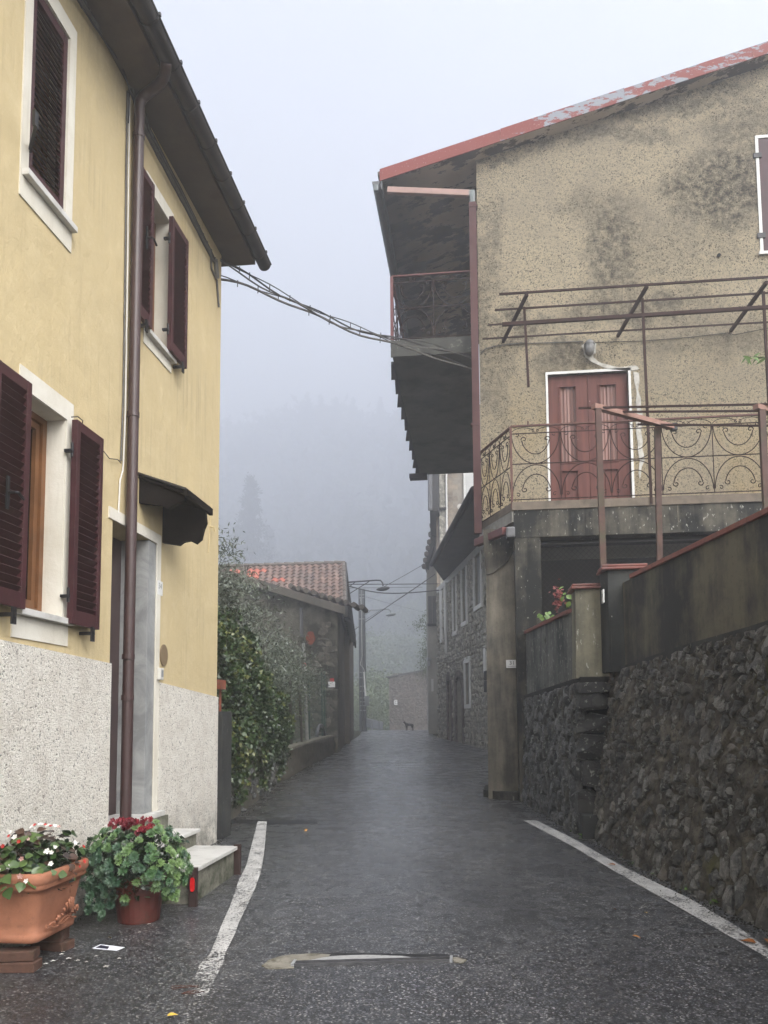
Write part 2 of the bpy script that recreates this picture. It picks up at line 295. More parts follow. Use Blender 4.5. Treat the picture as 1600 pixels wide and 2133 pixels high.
    M['pipe_p']=simple('pipe_pink',(.33,.21,.18),.5,.15,6,.1)
    M['pipe_r']=simple('pipe_maroon',(.085,.040,.037),.65,.2,5,.08,spec=.2,dirt=(.4,.33,.3),dsc=30,dth=(.7,.74))
    M['rail']=simple('rail_rust',(.095,.036,.024),.6,.35,20,.2,dirt=(.16,.08,.05),dsc=7)
    M['rail_red']=simple('rail_maroon',(.12,.035,.032),.55,.25,14,.2)
    M['scroll']=simple('scroll_iron',(.028,.012,.009),.7,.4,25,.2,spec=.15)
    M['pergola']=simple('pergola_iron',(.040,.020,.016),.7,.35,14,.2,spec=.15)
    M['postrust']=simple('post_rust',(.072,.034,.024),.6,.4,9,.2,dirt=(.05,.05,.02),dsc=3)
    M['beamwood']=simple('beam_pink',(.27,.15,.115),.7,.2,10,.2)
    n=NT('old_door'); f=n.noise(16,7,.75,vec=stretch(n,1,1,.35)); c=n.mix(n.mr(streaks(n,14,.07,5),.35,.7),(.085,.022,.015),(.150,.047,.033)); c=n.mix(n.mr(f,.67,.69,0,.85),c,(.50,.36,.32))
    M['door']=n.out(c,.6,n.bump(f,.3,.004),.35)
    n=NT('curtain_pink'); w=n.noise(9,2,.5,vec=stretch(n,1,1,.03)); M['curtain']=n.out(n.mix(n.mr(w,.35,.65),(.17,.09,.075),(.38,.225,.19)),.35,None,.5)
    M['patchw']=simple('white_plaster_patch',(.52,.50,.45),.9,.2,12,.6,.01,dirt=(.28,.25,.2),dsc=10)
    M['lampgrey']=simple('lamp_grey',(.20,.20,.195),.4,.3,10,.1)
    M['house_c']=stone('house_rubble',(.24,.225,.19),(.56,.53,.45),(.44,.38,.30),.66,5,None,.8)
    M['house_cb']=simple('house_mortar',(.30,.28,.235),.9,.25,6,.6,.02)
    M['band']=simple('band_grey',(.55,.55,.53),.85,.1,3,.1)
    M['frame_w']=simple('frame_white',(.68,.68,.65),.8,.1,3,.1)
    M['frame_g']=simple('shutter_grey',(.20,.205,.195),.7,.15,3,.1)
    M['eave_g']=simple('eave_grey',(.10,.10,.098),.7,.2,2,.1)
    M['eave_d']=simple('eave_dark',(.038,.037,.038),.7,.2,4,.1)
    M['house_d']=stained('house_grey_render',(.40,.39,.35),(.20,.195,.175),(.27,.26,.24),(.35,.65),xs=1.5)
    n=NT('house_brick'); bt=n.n.new('ShaderNodeTexBrick'); n.l.new(n.vm('MULTIPLY',n.pos(),(1,1,1)),bt.inputs[0]); M['house_e']=simple('block_brown',(.30,.25,.195),.9,.3,3,.4,.01,dirt=(.10,.085,.07),dsc=1.3)
    M['mortar_l']=simple('mortar_light',(.28,.25,.21),.9,.2,5,.3)
    M['house_f']=stone('ruin_stone',(.08,.07,.06),(.22,.19,.165),(.14,.09,.07),.7,2,None,.8)
    M['shed']=simple('shed_render',(.13,.12,.095),.9,.35,3.2,.9,.03,dirt=(.04,.038,.03),dsc=1.3,dth=(.46,.6))
    M['shed_side']=stained('shed_side_render',(.155,.135,.11),(.075,.068,.058),(.18,.165,.14),(.4,.62),xs=2)
    M['shed_st']=stone('shed_stone',(.06,.055,.045),(.20,.18,.14),(.14,.12,.09),.66,4,None,.8)
    n=NT('roof_tile'); r=n.rnd(); c=n.mix(n.mr(n.noise(1.2,6,.7),.4,.66),(.20,.13,.105),(.11,.09,.078)); c=n.mix(n.mr(r,.7,1,0,.6),c,(.30,.20,.16)); c=n.mix(n.mr(n.noise(14,4,.7),.55,.75,0,.6),c,(.30,.27,.23))
    M['tile']=n.out(c,.8,n.bump(n.noise(30,4,.7),.3,.01),.3)
    M['tile_o']=simple('roof_tile_new',(.42,.12,.075),.7,.2,9,.2)
    M['tile_g']=simple('roof_tile_grey',(.13,.11,.095),.85,.3,9,.3,dirt=(.2,.19,.16),dsc=9)
    M['pole']=simple('pole_concrete',(.115,.12,.125),.8,.2,3,.2)
    M['pole_l']=simple('pole_inner',(.34,.35,.36),.8,.2,3,.2)
    M['lampd']=simple('street_lamp_dark',(.04,.04,.042),.4,.2,5,.1)
    M['galv']=simple('galvanised',(.36,.37,.38),.45,.15,6,.1,metal=.4)
    M['boxgrey']=simple('box_grey',(.24,.25,.26),.6,.1,4,.1)
    M['lowwall']=simple('low_wall_render',(.095,.085,.066),.9,.35,5,.6,.015,dirt=(.04,.042,.03),dsc=2.2)
    M['wallcap']=simple('low_wall_cap',(.17,.16,.125),.9,.3,6,.5,.01,dirt=(.07,.075,.045),dsc=5)
    M['green_i']=simple('fence_green',(.020,.060,.045),.55,.2,8,.1)
    M['treebark']=simple('bark',(.045,.038,.03),.9,.4,20,.8,.01)
    M['rust']=simple('rust_plate',(.20,.055,.030),.8,.25,9,.3,dirt=(.09,.04,.028),dsc=7)
    M['pvc']=simple('pale_pole',(.28,.28,.26),.5,.25,8,.1)
    M['red_p']=simple('blaze_red',(.42,.035,.035),.7,.2,20,.2); M['white_p']=simple('blaze_white',(.70,.69,.66),.7,.15,20,.2)
    def leaf(name,A,B,Cc=None,rough=.5,spec=.4,tr=.12):
        n=NT(name); r=n.attr(); c=n.mix(r,A,B)
        if Cc: c=n.mix(n.mr(r,.93,.95),c,Cc)
        c=n.mix(n.mr(n.noise(2.2,3,.6),.35,.7,0,.4),c,tuple(x*.55 for x in A)); return n.out(c,rough,None,spec)
    M['olive']=leaf('olive_leaf',(.050,.066,.040),(.155,.175,.130),(.30,.33,.28),.45,.5)
    M['ivy']=leaf('ivy_leaf',(.010,.026,.007),(.045,.080,.018),(.14,.15,.04),.42,.5)
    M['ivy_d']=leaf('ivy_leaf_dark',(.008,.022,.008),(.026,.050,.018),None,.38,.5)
    M['conifer']=leaf('conifer_leaf',(.025,.040,.024),(.050,.072,.042),None,.7)
    M['foliage']=leaf('foliage',(.10,.13,.06),(.23,.27,.13),(.16,.17,.07),.6)
    M['forest']=leaf('forest_canopy',(.03,.042,.025),(.06,.075,.04),None,.8)
    def pl(name,A,B,rough=.4,spec=.5,sc=14):
        n=NT(name); r=n.rnd(); c=n.mix(r,A,B); c=n.mix(n.mr(n.noise(sc,4,.6),.45,.7,0,.5),c,tuple(x*.6 for x in A)); return n.out(c,rough,None,spec)
    M['sed_g']=pl('succulent_green',(.050,.115,.048),(.155,.245,.080)); M['sed_d']=pl('succulent_bluegreen',(.030,.075,.042),(.075,.135,.075))
    M['sed_r']=pl('flower_crimson',(.10,.005,.012),(.26,.02,.035)); M['beg_g']=pl('begonia_green',(.030,.062,.015),(.085,.135,.035),.3)
    M['beg_b']=pl('begonia_bronze',(.030,.020,.014),(.070,.036,.022),.3); M['pet_w']=pl('petal_white',(.62,.60,.54),(.74,.72,.68),.5,.3,3)
    M['pet_p']=pl('petal_pink',(.40,.22,.19),(.6,.42,.37),.5,.3,3); M['pet_r']=pl('petal_red',(.32,.008,.008),(.46,.02,.012),.45)
    M['sprig']=pl('sprig_green',(.07,.14,.025),(.15,.25,.05)); M['hyd']=pl('dried_bloom',(.20,.045,.045),(.36,.12,.10))
    M['dryleaf']=pl('dry_leaf',(.24,.09,.025),(.46,.24,.07),.7,.2); M['yleaf']=pl('yellow_leaf',(.55,.35,.05),(.6,.42,.08),.7,.2)
    M['paper']=simple('paper_white',(.74,.75,.80),.7,.03,3,.02); M['paper_d']=simple('paper_print',(.03,.03,.05),.7,.3,40,.02)
    n=NT('earth'); c=n.mix(n.mr(n.noise(.2,8,.7),.4,.6),(.035,.045,.02),(.06,.055,.035)); M['earth']=n.out(c,.95,n.bump(n.noise(2,6,.7),.5,.1),.2)
    n=NT('gravel_verge'); c=n.mix(n.mr(n.noise(20,6,.8),.4,.65),(.02,.02,.018),(.09,.085,.07)); M['gravel']=n.out(c,.9,n.bump(n.noise(40,5,.8),.7,.02),.3)
    M['dog_d']=simple('fur_dark',(.03,.027,.025),.9,.3,20,.3)
mk()
# ================================================================== ground, road
def grid_sheet(name,mat,xs,ys,zf,kind,smooth=True):
    nx,ny=len(xs),len(ys); V=[(x,y,zf(x,y)) for y in ys for x in xs]
    Fq=[(j*nx+i,j*nx+i+1,(j+1)*nx+i+1,(j+1)*nx+i) for j in range(ny-1) for i in range(nx-1)]
    m=fastmesh(name,V,Fq)
    if smooth: m.polygons.foreach_set('use_smooth',[True]*len(m.polygons))
    return link(name,m,mat,kind=kind)
def terr(x,y):
    z=gz(y)
    if y>200: z*= 1-.35*min(1,max(0,abs(x+55)-120)/330); z+=4*math.sin(x*.05+y*.03)+3*math.sin(x*.11-y*.07)
    return z-.004
ys=sorted(set([y for y in GY]+list(np.arange(-30,60,2.))+list(np.arange(60,601,10.))))
xs=sorted(set(list(np.arange(-600,601,20.))+[-4,4]))
grid_sheet('ground',M['earth'],xs,ys,terr,'structure')
RL=[(-10,-2.9),(8.7,-2.9),(10,-3.15),(14,-3.62),(24,-4.25),(36,-5.3),(44,-6.3),(55,-7.5)]
RR=[(-10,3.4),(4,2.5),(9.2,1.45),(12.3,.9),(13.4,.75),(20,.95),(24.5,.5),(32,-1.15),(36,-1.9),(44,-2.6),(55,-3.2)]
def edge(T,y): return float(np.interp(y,[a for a,b in T],[b for a,b in T]))
def road():
    ys=sorted(set(list(np.arange(-10,55.1,.5))+[y for y in GY if -10<=y<=55])); V=[];Fq=[]; n=25
    for y in ys:
        a,b=edge(RL,y),edge(RR,y)
        for i in range(n):
            t=i/(n-1); V.append((a+(b-a)*t,y,gz(y)+.002))
    Fq=[(j*n+i,j*n+i+1,(j+1)*n+i+1,(j+1)*n+i) for j in range(len(ys)-1) for i in range(n-1)]
    m=fastmesh('road',V,Fq); link('road',m,M['asphalt'],kind='structure')
road()
def line(name,L,R,mat,label,cat,ds=.12,w=0):
    ys=np.linspace(max(L[0][1],R[0][1]),min(L[-1][1],R[-1][1]),60) if L[0][1]<L[-1][1] else None
    V=[];n=5; rows=[]
    for y in ys:
        xl=np.interp(y,[q[1] for q in L],[q[0] for q in L]); xr=np.interp(y,[q[1] for q in R],[q[0] for q in R])
        a,b=onG(xl,y),onG(xr,y); rows.append((a,b))
        for i in range(n):
            p=a+(b-a)*i/(n-1); V.append((p[0],p[1],gz(p[1])+.007))
    Fq=[(j*n+i,(j+1)*n+i,(j+1)*n+i+1,j*n+i+1) for j in range(len(ys)-1) for i in range(n-1)]
    o=link(name,fastmesh(name,V,Fq),mat); tag(o,label,cat); return o
line('road_marking',[(537,1712),(527,1750),(514,1802),(497,1837),(479,1890),(465,1921),(437,1991),(416,2011),(406,2040),(394,2085)],
  [(556,1712),(551,1771),(544,1816),(532,1851),(514,1890),(497,1925),(490,1946),(469,1988),(464,2012),(448,2040),(428,2085)],M['line_l'],
  'worn white edge line curving past the yellow house, flaking away at its near end','road marking')
line('road_marking',[(1090,1710),(1189,1762),(1290,1822),(1420,1895),(1560,1975),(1600,1998),(1760,2100)],
  [(1118,1710),(1190,1746),(1300,1808),(1440,1875),(1540,1935),(1600,1978),(1790,2100)],M['line_r'],
  'solid white edge line along the foot of the dark stone wall','road marking')
def flat_px(name,px,mat,dz,parent=None,kind=None,thick=.004):
    P=[onG(*q) for q in px]; P=[(p[0],p[1],gz(p[1])+dz) for p in P]; b=MB(); b.prism([(x,y,z-thick) for x,y,z in P],(0,0,thick)); return b.build(name,mat,parent,kind)
def wobble(px,k=3,a=1.2):
    out=[]
    for i in range(len(px)):
        p,q=px[i],px[(i+1)%len(px)]
        for j in range(k): t=j/k; out.append((p[0]+(q[0]-p[0])*t+random.uniform(-a,a)*1.5,p[1]+(q[1]-p[1])*t+random.uniform(-a,a)*.45))
    return out
dr=thing('drain_channel','long narrow steel drain slot set in cracked concrete across the road','drain',tuple(onG(780,2004)))
flat_px('concrete_patch',wobble([(545,2014),(560,2002),(590,1992),(640,1988),(690,1990),(680,1999),(640,2003),(610,2006),(612,2018),(560,2020)]),M['patchc'],.006,dr)
flat_px('concrete_patch',wobble([(636,2004),(690,1994),(760,1991),(840,1994),(880,2001),(840,2002),(700,2006),(640,2008)]),M['patchg'],.008,dr)
flat_px('concrete_patch',wobble([(870,1999),(900,1995),(955,1996),(974,2002),(966,2008),(948,2007),(940,1999),(870,2001)]),M['patchc'],.0065,dr)
flat_px('dark_edge',wobble([(640,1988),(700,1986),(800,1988),(930,1989),(976,2000),(950,1998),(900,1996),(800,1993),(700,1993)],3,1),M['patch'],.005,dr)
a,b=onG(612,2010),onG(940,2001)
for t,w,mm,dz in ((-.026,.010,'steel',.016),(0.0,.040,'ink',.0095),(.026,.010,'steel',.016),(.006,.006,'steel',.015)):
    q=MB(); q.bar((a[0],a[1]+t,gz(a[1])+dz/2),(b[0],b[1]+t,gz(b[1])+dz/2),w,dz); q.build('rail' if mm=='steel' else 'slot',M[mm],dr)
for p in (a,b):
    q=MB(); q.box(p[0]-.008,p[0]+.008,p[1]-.04,p[1]+.04,gz(p[1]),gz(p[1])+.019); q.build('end_bar',M['galv'],dr)
tag(flat_px('asphalt_patch',wobble([(478,1708),(555,1708),(660,1709),(662,1717),(560,1718),(478,1715)],4,.8),M['patch'],.0045),'dark narrow trench repair strip across the left side of the road','asphalt patch')
# ================================================================== facade builder
def facade(name,mat,parent,P,s0,s1,z0,ztop,ops,th,kind=None,ss=None):
    """P(s,z,n)->point, n outward. ops: (s0,s1,z0,z1,depth)"""
    S=sorted(set([s0,s1]+[v for o in ops for v in o[:2]]+(ss or []))); zt=min(ztop(s) for s in S)
    Z=sorted(set([z0]+[v for o in ops for v in o[2:4] if v<zt])); Z=[z for z in Z if z<zt-1e-4]
    b=MB(); nz=len(Z)+1
    def zz(i,j): return Z[j] if j<len(Z) else ztop(S[i])
    def inop(sm,zm): return any(o[0]<sm<o[1] and o[2]<zm<o[3] for o in ops)
    for i in range(len(S)-1):
        for j in range(nz-1):
            sm=(S[i]+S[i+1])/2; zm=(zz(i,j)+zz(i,j+1))/2
            if inop(sm,zm): continue
            b.add([P(S[i],zz(i,j),0),P(S[i+1],zz(i+1,j),0),P(S[i+1],zz(i+1,j+1),0),P(S[i],zz(i,j+1),0)],[(0,1,2,3)])
            b.add([P(S[i],zz(i,j),-th),P(S[i+1],zz(i+1,j),-th),P(S[i+1],zz(i+1,j+1),-th),P(S[i],zz(i,j+1),-th)],[(3,2,1,0)])
    for o in ops:
        a,c,d,e=o[:4]
        for p,q in (((a,d),(a,e)),((a,e),(c,e)),((c,e),(c,d)),((c,d),(a,d))):
            b.add([P(*p,0),P(*q,0),P(*q,-th),P(*p,-th)],[(0,1,2,3)])
    E=[((s0,z0),(s1,z0)),((s1,z0),(s1,ztop(s1))),((s1,ztop(s1)),(s0,ztop(s0))),((s0,ztop(s0)),(s0,z0))]
    for p,q in E: b.add([P(*p,0),P(*q,0),P(*q,-th),P(*p,-th)],[(0,1,2,3)])
    return b.build(name,mat,parent,kind)
def ring(b,P,o,w,n0,n1):   # frame of four bars around opening o=(s0,s1,z0,z1), w=(left,right,bottom,top)
    a,c,d,e=o; l,r,bt,t=w
    def bx(sa,sb,za,zb):
        q=[P(sa,za,n0),P(sb,za,n0),P(sb,za,n1),P(sa,za,n1)]; u=[P(sa,zb,n0),P(sb,zb,n0),P(sb,zb,n1),P(sa,zb,n1)]; b.hexa(q,u)
    if t: bx(a-l,c+r,e,e+t)
    if bt: bx(a-l,c+r,d-bt,d)
    if l: bx(a-l,a,d,e)
    if r: bx(c,c+r,d,e)
    return b
def bxP(b,P,sa,sb,za,zb,n0,n1):
    return b.hexa([P(sa,za,n0),P(sb,za,n0),P(sb,za,n1),P(sa,za,n1)],[P(sa,zb,n0),P(sb,zb,n0),P(sb,zb,n1),P(sa,zb,n1)])
# ================================================================== yellow house (left)
XL=-2.84
PL=lambda s,z,n: (XL+n,s,z)
yh=thing('yellow_house','ochre yellow rendered house with maroon shutters and white roughcast base, filling the left side','house',(-5,6,gz(6)))
OPS=[(4.58,5.05,5.04,6.42),(4.66,5.15,2.21,3.62),(6.50,6.96,4.94,6.26),(5.90,6.77,.69,3.09)]
facade('wall',M['yellow'],yh,PL,-6,8.5,-.4,lambda s:6.92,[o for o in OPS],.38)
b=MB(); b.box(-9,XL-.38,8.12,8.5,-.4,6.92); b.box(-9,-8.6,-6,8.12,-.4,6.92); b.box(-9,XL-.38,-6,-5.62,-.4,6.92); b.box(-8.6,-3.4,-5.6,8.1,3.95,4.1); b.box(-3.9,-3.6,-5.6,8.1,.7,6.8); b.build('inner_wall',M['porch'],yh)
# plinth: roughcast band around the door
def ptop(s): return 2.0-.028*(s-4.4) if s<5.9 else 1.83-.05*(s-6.85)
facade('plinth',M['rough_w'],yh,lambda s,z,n:(XL+.018+n,s,z),-6,5.9,-.3,lambda s:1.99-.030*(s-4.4),[],.02,ss=[0,2,4])
facade('plinth',M['rough_w'],yh,lambda s,z,n:(XL+.018+n,s,z),6.86,8.5,-.3,lambda s:1.84-.055*(s-6.86),[],.02)
# window surrounds, sills
for o,w in ((OPS[0],(.09,.09,.19,.13)),(OPS[1],(.10,.085,.19,.14)),(OPS[2],(.10,.07,.14,.13))):
    b=MB(); ring(b,PL,o,w,-.002,.009); b.build('window_surround',M['trim'],yh)
    b=MB(); bxP(b,PL,o[0],o[1]-.001,o[2]-.001,o[3]-.001,-.205,-.2); sf=b.build('window_recess',M['glass_dark'],yh)
    s=MB(); bxP(s,PL,o[0]-.07,o[1]+.09,o[2]-.045,o[2]-.002,-.0,.055); bxP(s,PL,o[0]+.002,o[1]-.002,o[2]-.045,o[2]+.004,-.22,.0); s.build('window_sill',M['marble'],yh,bevel=.004)
    f=MB(); ring(f,PL,(o[0]+.05,o[1]-.055,o[2]+.06,o[3]-.05),(.048,.053,.05,.045),-.195,-.14); ring(f,PL,(o[0]+.10,o[1]-.105,o[2]+.11,o[3]-.1),(.045,.045,.045,.045),-.19,-.16)
    f.build('window_frame',M['woodframe'],yh)
    # plastered reveal lining
    r=MB()
    for sa,sb,za,zb in ((o[0],o[0]+.004,o[2]+.005,o[3]),(o[1]-.004,o[1],o[2]+.005,o[3]),(o[0]+.004,o[1]-.004,o[3]-.004,o[3])): bxP(r,PL,sa,sb,za,zb,-.199,-.001)
    r.build('reveal',M['trim'],yh)
slatc={}
def shutter(s0,s1,z0,z1,n1,th=.042,nsl=23,handle=None,tilt=42):
    b=MB(); w=.052; n0=n1-th
    bxP(b,PL,s0,s0+w,z0,z1,n0,n1); bxP(b,PL,s1-w,s1,z0,z1,n0,n1); bxP(b,PL,s0+w,s1-w,z0,z0+.10,n0+.002,n1-.002); bxP(b,PL,s0+w,s1-w,z1-.07,z1,n0+.002,n1-.002)
    sh=b.build('shutter',M['shutter'],yh,bevel=.003)
    L=s1-s0-2*w+.01; key=round(L,3)
    if key not in slatc:
        q=MB(); q.box(-.0035,.0035,-L/2,L/2,-.026,.026); slatc[key]=q.mesh('slat'); slatc[key].materials.append(M['shutter'])
    za,zb=z0+.115,z1-.09
    for i in range(nsl):
        z=za+(zb-za)*(i+.0)/(nsl-1); link('slat',slatc[key],None,sh,(XL+(n0+n1)/2,(s0+s1)/2,z),rot=(0,math.radians(tilt+random.uniform(-.7,.7)),0))
    if handle:
        hb=MB(); y,z=handle; hb.box(XL+n1,XL+n1+.012,y-.012,y+.012,z-.10,z+.10); hb.tube([(XL+n1+.012,y,z),(XL+n1+.05,y,z),(XL+n1+.055,y+.03,z+.005),(XL+n1+.055,y+.09,z-.02)],.009,6); hb.build('handle',M['iron'],sh)
    for zz in (z0+.2,z1-.22):
        h=MB(); h.tube([(XL+n0+.01,s0-.006 if handle is None else s1+.006,zz-.05),(XL+n0+.01,s0-.006 if handle is None else s1+.006,zz+.05)],.010,8); h.box(XL+.005,XL+n1-.02,(s0-.03 if handle is None else s1),(s0 if handle is None else s1+.03),zz-.02,zz+.0); h.build('hinge',M['iron'],sh)
    return sh
shutter(4.59,5.04,5.05,6.41,-.004,nsl=27,tilt=-48)
shutter(4.20,4.575,2.19,3.63,.085,nsl=25,handle=(4.34,2.86))
shutter(5.15,5.55,2.17,3.62,.085,nsl=25)
shutter(6.12,6.40,4.91,6.24,.085,nsl=23,handle=(6.24,5.65))
shutter(6.83,7.24,4.93,6.24,.085,nsl=23)
for y,z in ((4.43,2.14),(5.42,2.13),(6.25,4.87),(7.1,4.89),(4.42,5.28)):
    h=MB(); h.box(XL,XL+.11,y-.012,y+.012,z-.012,z+.012); h.box(XL+.09,XL+.105,y-.02,y+.02,z-.06,z+.045)
    if y==4.42: h=MB(); h.bar((XL+.0,4.60,5.22),(XL+.16,4.40,5.24),.022,.022); h.box(XL+.15,XL+.17,4.37,4.41,5.21,5.31)
    h.build('shutter_catch',M['iron'],yh)
h=MB(); h.tube([(XL+.05,5.13,3.63),(XL+.06,5.2,3.66),(XL+.05,5.29,3.665),(XL+.03,5.32,3.64),(XL+.01,5.28,3.63)],.004,5); h.build('wire_loop',M['cable_d'],yh)
# door, jambs, threshold
b=MB(); bxP(b,PL,6.60,6.768,.70,3.085,-.30,-.0); b.build('marble_jamb',M['marble_g'],yh,bevel=.003)
b=MB(); bxP(b,PL,6.77,6.855,.69,3.18,-.002,.012); bxP(b,PL,5.82,6.77,3.09,3.18,-.002,.012); b.build('door_surround',M['trim'],yh)
b=MB(); bxP(b,PL,5.95,6.60,.70,3.08,-.30,-.25); dd=b.build('door',M['pipe'],yh)
for a_,c_ in ((1.55,2.9),(.8,1.4)):
    b=MB(); bxP(b,PL,6.02,6.24,a_,c_,-.249,-.24); bxP(b,PL,6.32,6.54,a_,c_,-.249,-.24); b.build('door_panel',M['pipe'],dd)
b=MB(); bxP(b,PL,5.84,6.90,.655,.70,-.3,.07); b.build('threshold',M['marble'],yh,bevel=.004)
# plates, bell, canopy
def text(body,size,loc,rot,mat,parent,ext=.001,name='lettering',font=None,align='CENTER'):
    c=bpy.data.curves.new(name,'FONT'); c.body=body; c.size=size; c.extrude=ext; c.align_x=align; c.align_y='CENTER'
    t=bpy.data.objects.new(name,c); COL.objects.link(t); dg=bpy.context.evaluated_depsgraph_get(); m=bpy.data.meshes.new_from_object(t.evaluated_get(dg)); bpy.data.objects.remove(t); bpy.data.curves.remove(c)
    m.materials.clear(); return link(name,m,mat,parent,at=loc,rot=rot)
def disc(b,c,ry,rz,n0,n1,k=28):
    return b.prism([(c[0]+n0,c[1]+ry*math.cos(2*math.pi*i/k),c[2]+rz*math.sin(2*math.pi*i/k)) for i in range(k)],(n1-n0,0,0))
p=onX(331,1225,XL); pl_=thing('number_plate','small white ceramic number plate beside the yellow house door','number plate',(XL,p[1],p[2]))
b=MB(); b.box(XL+.001,XL+.013,p[1]-.06,p[1]+.06,p[2]-.065,p[2]+.065); b.build('plate',M['tile_w'],pl_,bevel=.003)
text('34',.075,(XL+.0135,p[1],p[2]+.015),(math.pi/2,0,math.pi/2),M['lampgrey'],pl_,.0004)
p=onX(340,1365,XL); b=MB(); disc(b,(XL,p[1],p[2]),.085,.10,.001,.012); b.v=b.v
tag(b.build('round_plaque',M['brass'],bevel=.002,at=(XL,p[1],p[2])),'plain tan oval cover plate on the yellow wall below the number plate','plaque')
p=onX(326,1403,XL); be=thing('doorbell','small white doorbell box at the edge of the door surround','doorbell',(XL,p[1]+.03,p[2]))
b=MB(); b.box(XL+.013,XL+.045,p[1]-.02,p[1]+.06,p[2]-.055,p[2]+.05); b.build('case',M['plastic_w'],be,bevel=.006); b=MB(); b.box(XL+.045,XL+.048,p[1]+.005,p[1]+.045,p[2]-.03,p[2]+.03); b.build('button',M['boxgrey'],be)
cn=thing('door_canopy','small dark weathered wooden canopy over the yellow house door','canopy',(XL,6.4,3.4))
X2=-2.405
def cz(x): return 3.60-.36*(x-XL)
for i in range(6):
    y0=6.36+i*.104; b=MB(); b.hexa([(XL,y0,cz(XL)-.03),(X2-.02,y0,cz(X2)-.03),(X2-.02,y0+.10,cz(X2)-.03),(XL,y0+.10,cz(XL)-.03)],[(XL,y0,cz(XL)),(X2-.02,y0,cz(X2)),(X2-.02,y0+.10,cz(X2)),(XL,y0+.10,cz(XL))]); b.build('plank',M['darkwood'],cn)
for y in (6.38,6.90):
    prof=[(XL,3.13),(XL+.16,3.10),(XL+.2,3.13),(XL+.26,3.14),(XL+.32,3.11),(XL+.37,3.15),(XL+.39,3.24),(X2-.02,3.30),(X2-.03,cz(X2)-.031),(XL,cz(XL)-.031)]
    if y<6.5: prof=[(XL,3.36),(XL+.2,3.33),(XL+.26,3.30),(XL+.34,3.34),(X2-.03,3.36),(X2-.03,cz(X2)-.031),(XL,cz(XL)-.031)]
    b=MB(); b.prism([(x,y,z) for x,z in prof],(0,.05,0)); b.build('bracket',M['darkwood'],cn)
b=MB(); b.box(X2-.02,X2+.015,6.34,6.99,cz(X2)-.055,cz(X2)+.008); b.build('fascia',M['darkwood'],cn,bevel=.004)
b=MB(); b.hexa([(XL,6.34,cz(XL)+.002),(X2,6.34,cz(X2)+.002),(X2,6.99,cz(X2)+.002),(XL,6.99,cz(XL)+.002)],[(XL,6.34,cz(XL)+.02),(X2,6.34,cz(X2)+.02),(X2,6.99,cz(X2)+.02),(XL,6.99,cz(XL)+.02)]); b.build('sheet_cover',M['gutter'],cn)
p=onX(437,1097,XL); b=MB(); b.tube([(XL,p[1],p[2]),(XL+.05,p[1],p[2]-.01),(XL+.05,p[1]+.02,p[2]-.05)],.012,6); b.tube([(XL+.006,p[1]+.03,p[2]+.25),(XL+.006,p[1],p[2]),(XL+.006,p[1]-.05,p[2]-.3)],.005,5)
b.build('wall_hook',M['yellow'],yh)
# roof, soffit, gutter, downpipe
b=MB(); b.hexa([(-9.6,-6.4,6.92),(-2.50,-6.4,6.86),(-2.50,8.72,6.86),(-9.6,8.72,6.92)],[(-9.6,-6.4,8.9),(-2.50,-6.4,6.93),(-2.50,8.72,6.93),(-9.6,8.72,8.9)]); b.build('roof',M['soffit_l'],yh)
b=MB(); b.hexa([(-9.6,-6.45,8.905),(-2.47,-6.45,6.935),(-2.47,8.78,6.935),(-9.6,8.78,8.905)],[(-9.6,-6.45,8.98),(-2.47,-6.45,7.0),(-2.47,8.78,7.0),(-9.6,8.78,8.98)]); b.build('roof_tiles',M['tile_g'],yh)
gx,gzz=-2.425,6.93; gu=thing('roof_gutter','dark half round metal gutter under the yellow house eave','gutter',(gx,8.8,6.85))
b=MB(); n=14; r=.075; pr=[(gx+r*math.cos(a),gzz+r*math.sin(a)) for a in np.linspace(math.pi,2*math.pi,n)]; ri=r-.008; pr+=[(gx+ri*math.cos(a),gzz+ri*math.sin(a)) for a in np.linspace(2*math.pi,math.pi,n)]
b.prism([(x,-6,z) for x,z in pr],(0,14.86,0)); b.build('trough',M['gutter'],gu)
b=MB(); b.prism([(gx+(r-.001)*math.cos(a),8.85,gzz+(r-.001)*math.sin(a)) for a in np.linspace(math.pi,2*math.pi,n)],(0,.006,0)); b.build('end_cap',M['gutter'],gu)
b=MB(); b.tube([(gx+r,-6,gzz+.002),(gx+r,8.86,gzz+.002)],.011,8); b.build('rolled_edge',M['gutter'],gu)
for y in [5.9-.45*k for k in range(8,-1,-1)]+[6.33,6.8,7.25,7.7,8.15,8.6]:
    R=r+.007; pr=[(gx+R*math.cos(a),gzz+R*math.sin(a)) for a in np.linspace(math.pi,2*math.pi,n)]; ri=r+.001; pr+=[(gx+ri*math.cos(a),gzz+ri*math.sin(a)) for a in np.linspace(2*math.pi,math.pi,n)]
    b=MB(); b.prism([(x,y,z) for x,z in pr],(0,.022,0)); b.box(gx+R-.004,gx+R+.014,y,y+.022,gzz-.004,gzz+.022); b.build('joint_strap',M['gutter'],gu)
dp=thing('downpipe','round brown downpipe running down the yellow wall beside its door','downpipe',tuple(onX(256,1720,-2.775)))
T=[onX(290,250,-2.775),onX(291,215,-2.765),onX(297,203,-2.74),onX(312,190,-2.67),onX(330,177,-2.57),onX(341,162,-2.50),onX(345,148,-2.46),onX(346,128,-2.43)]
y0=T[0][1]; path=[(-2.775,onX(262,1700,-2.775)[1],.12)]+[tuple(p) for p in T]
b=MB(); pp=[]; P_=[Vector(q) for q in path]
for i in range(len(P_)-1):
    k=10 if i==0 else 3
    for j in range(k): pp.append(P_[i].lerp(P_[i+1],j/k))
pp.append(P_[-1]); b.tube(pp,.045,14); b.build('pipe',M['pipe'],dp,smooth=True)
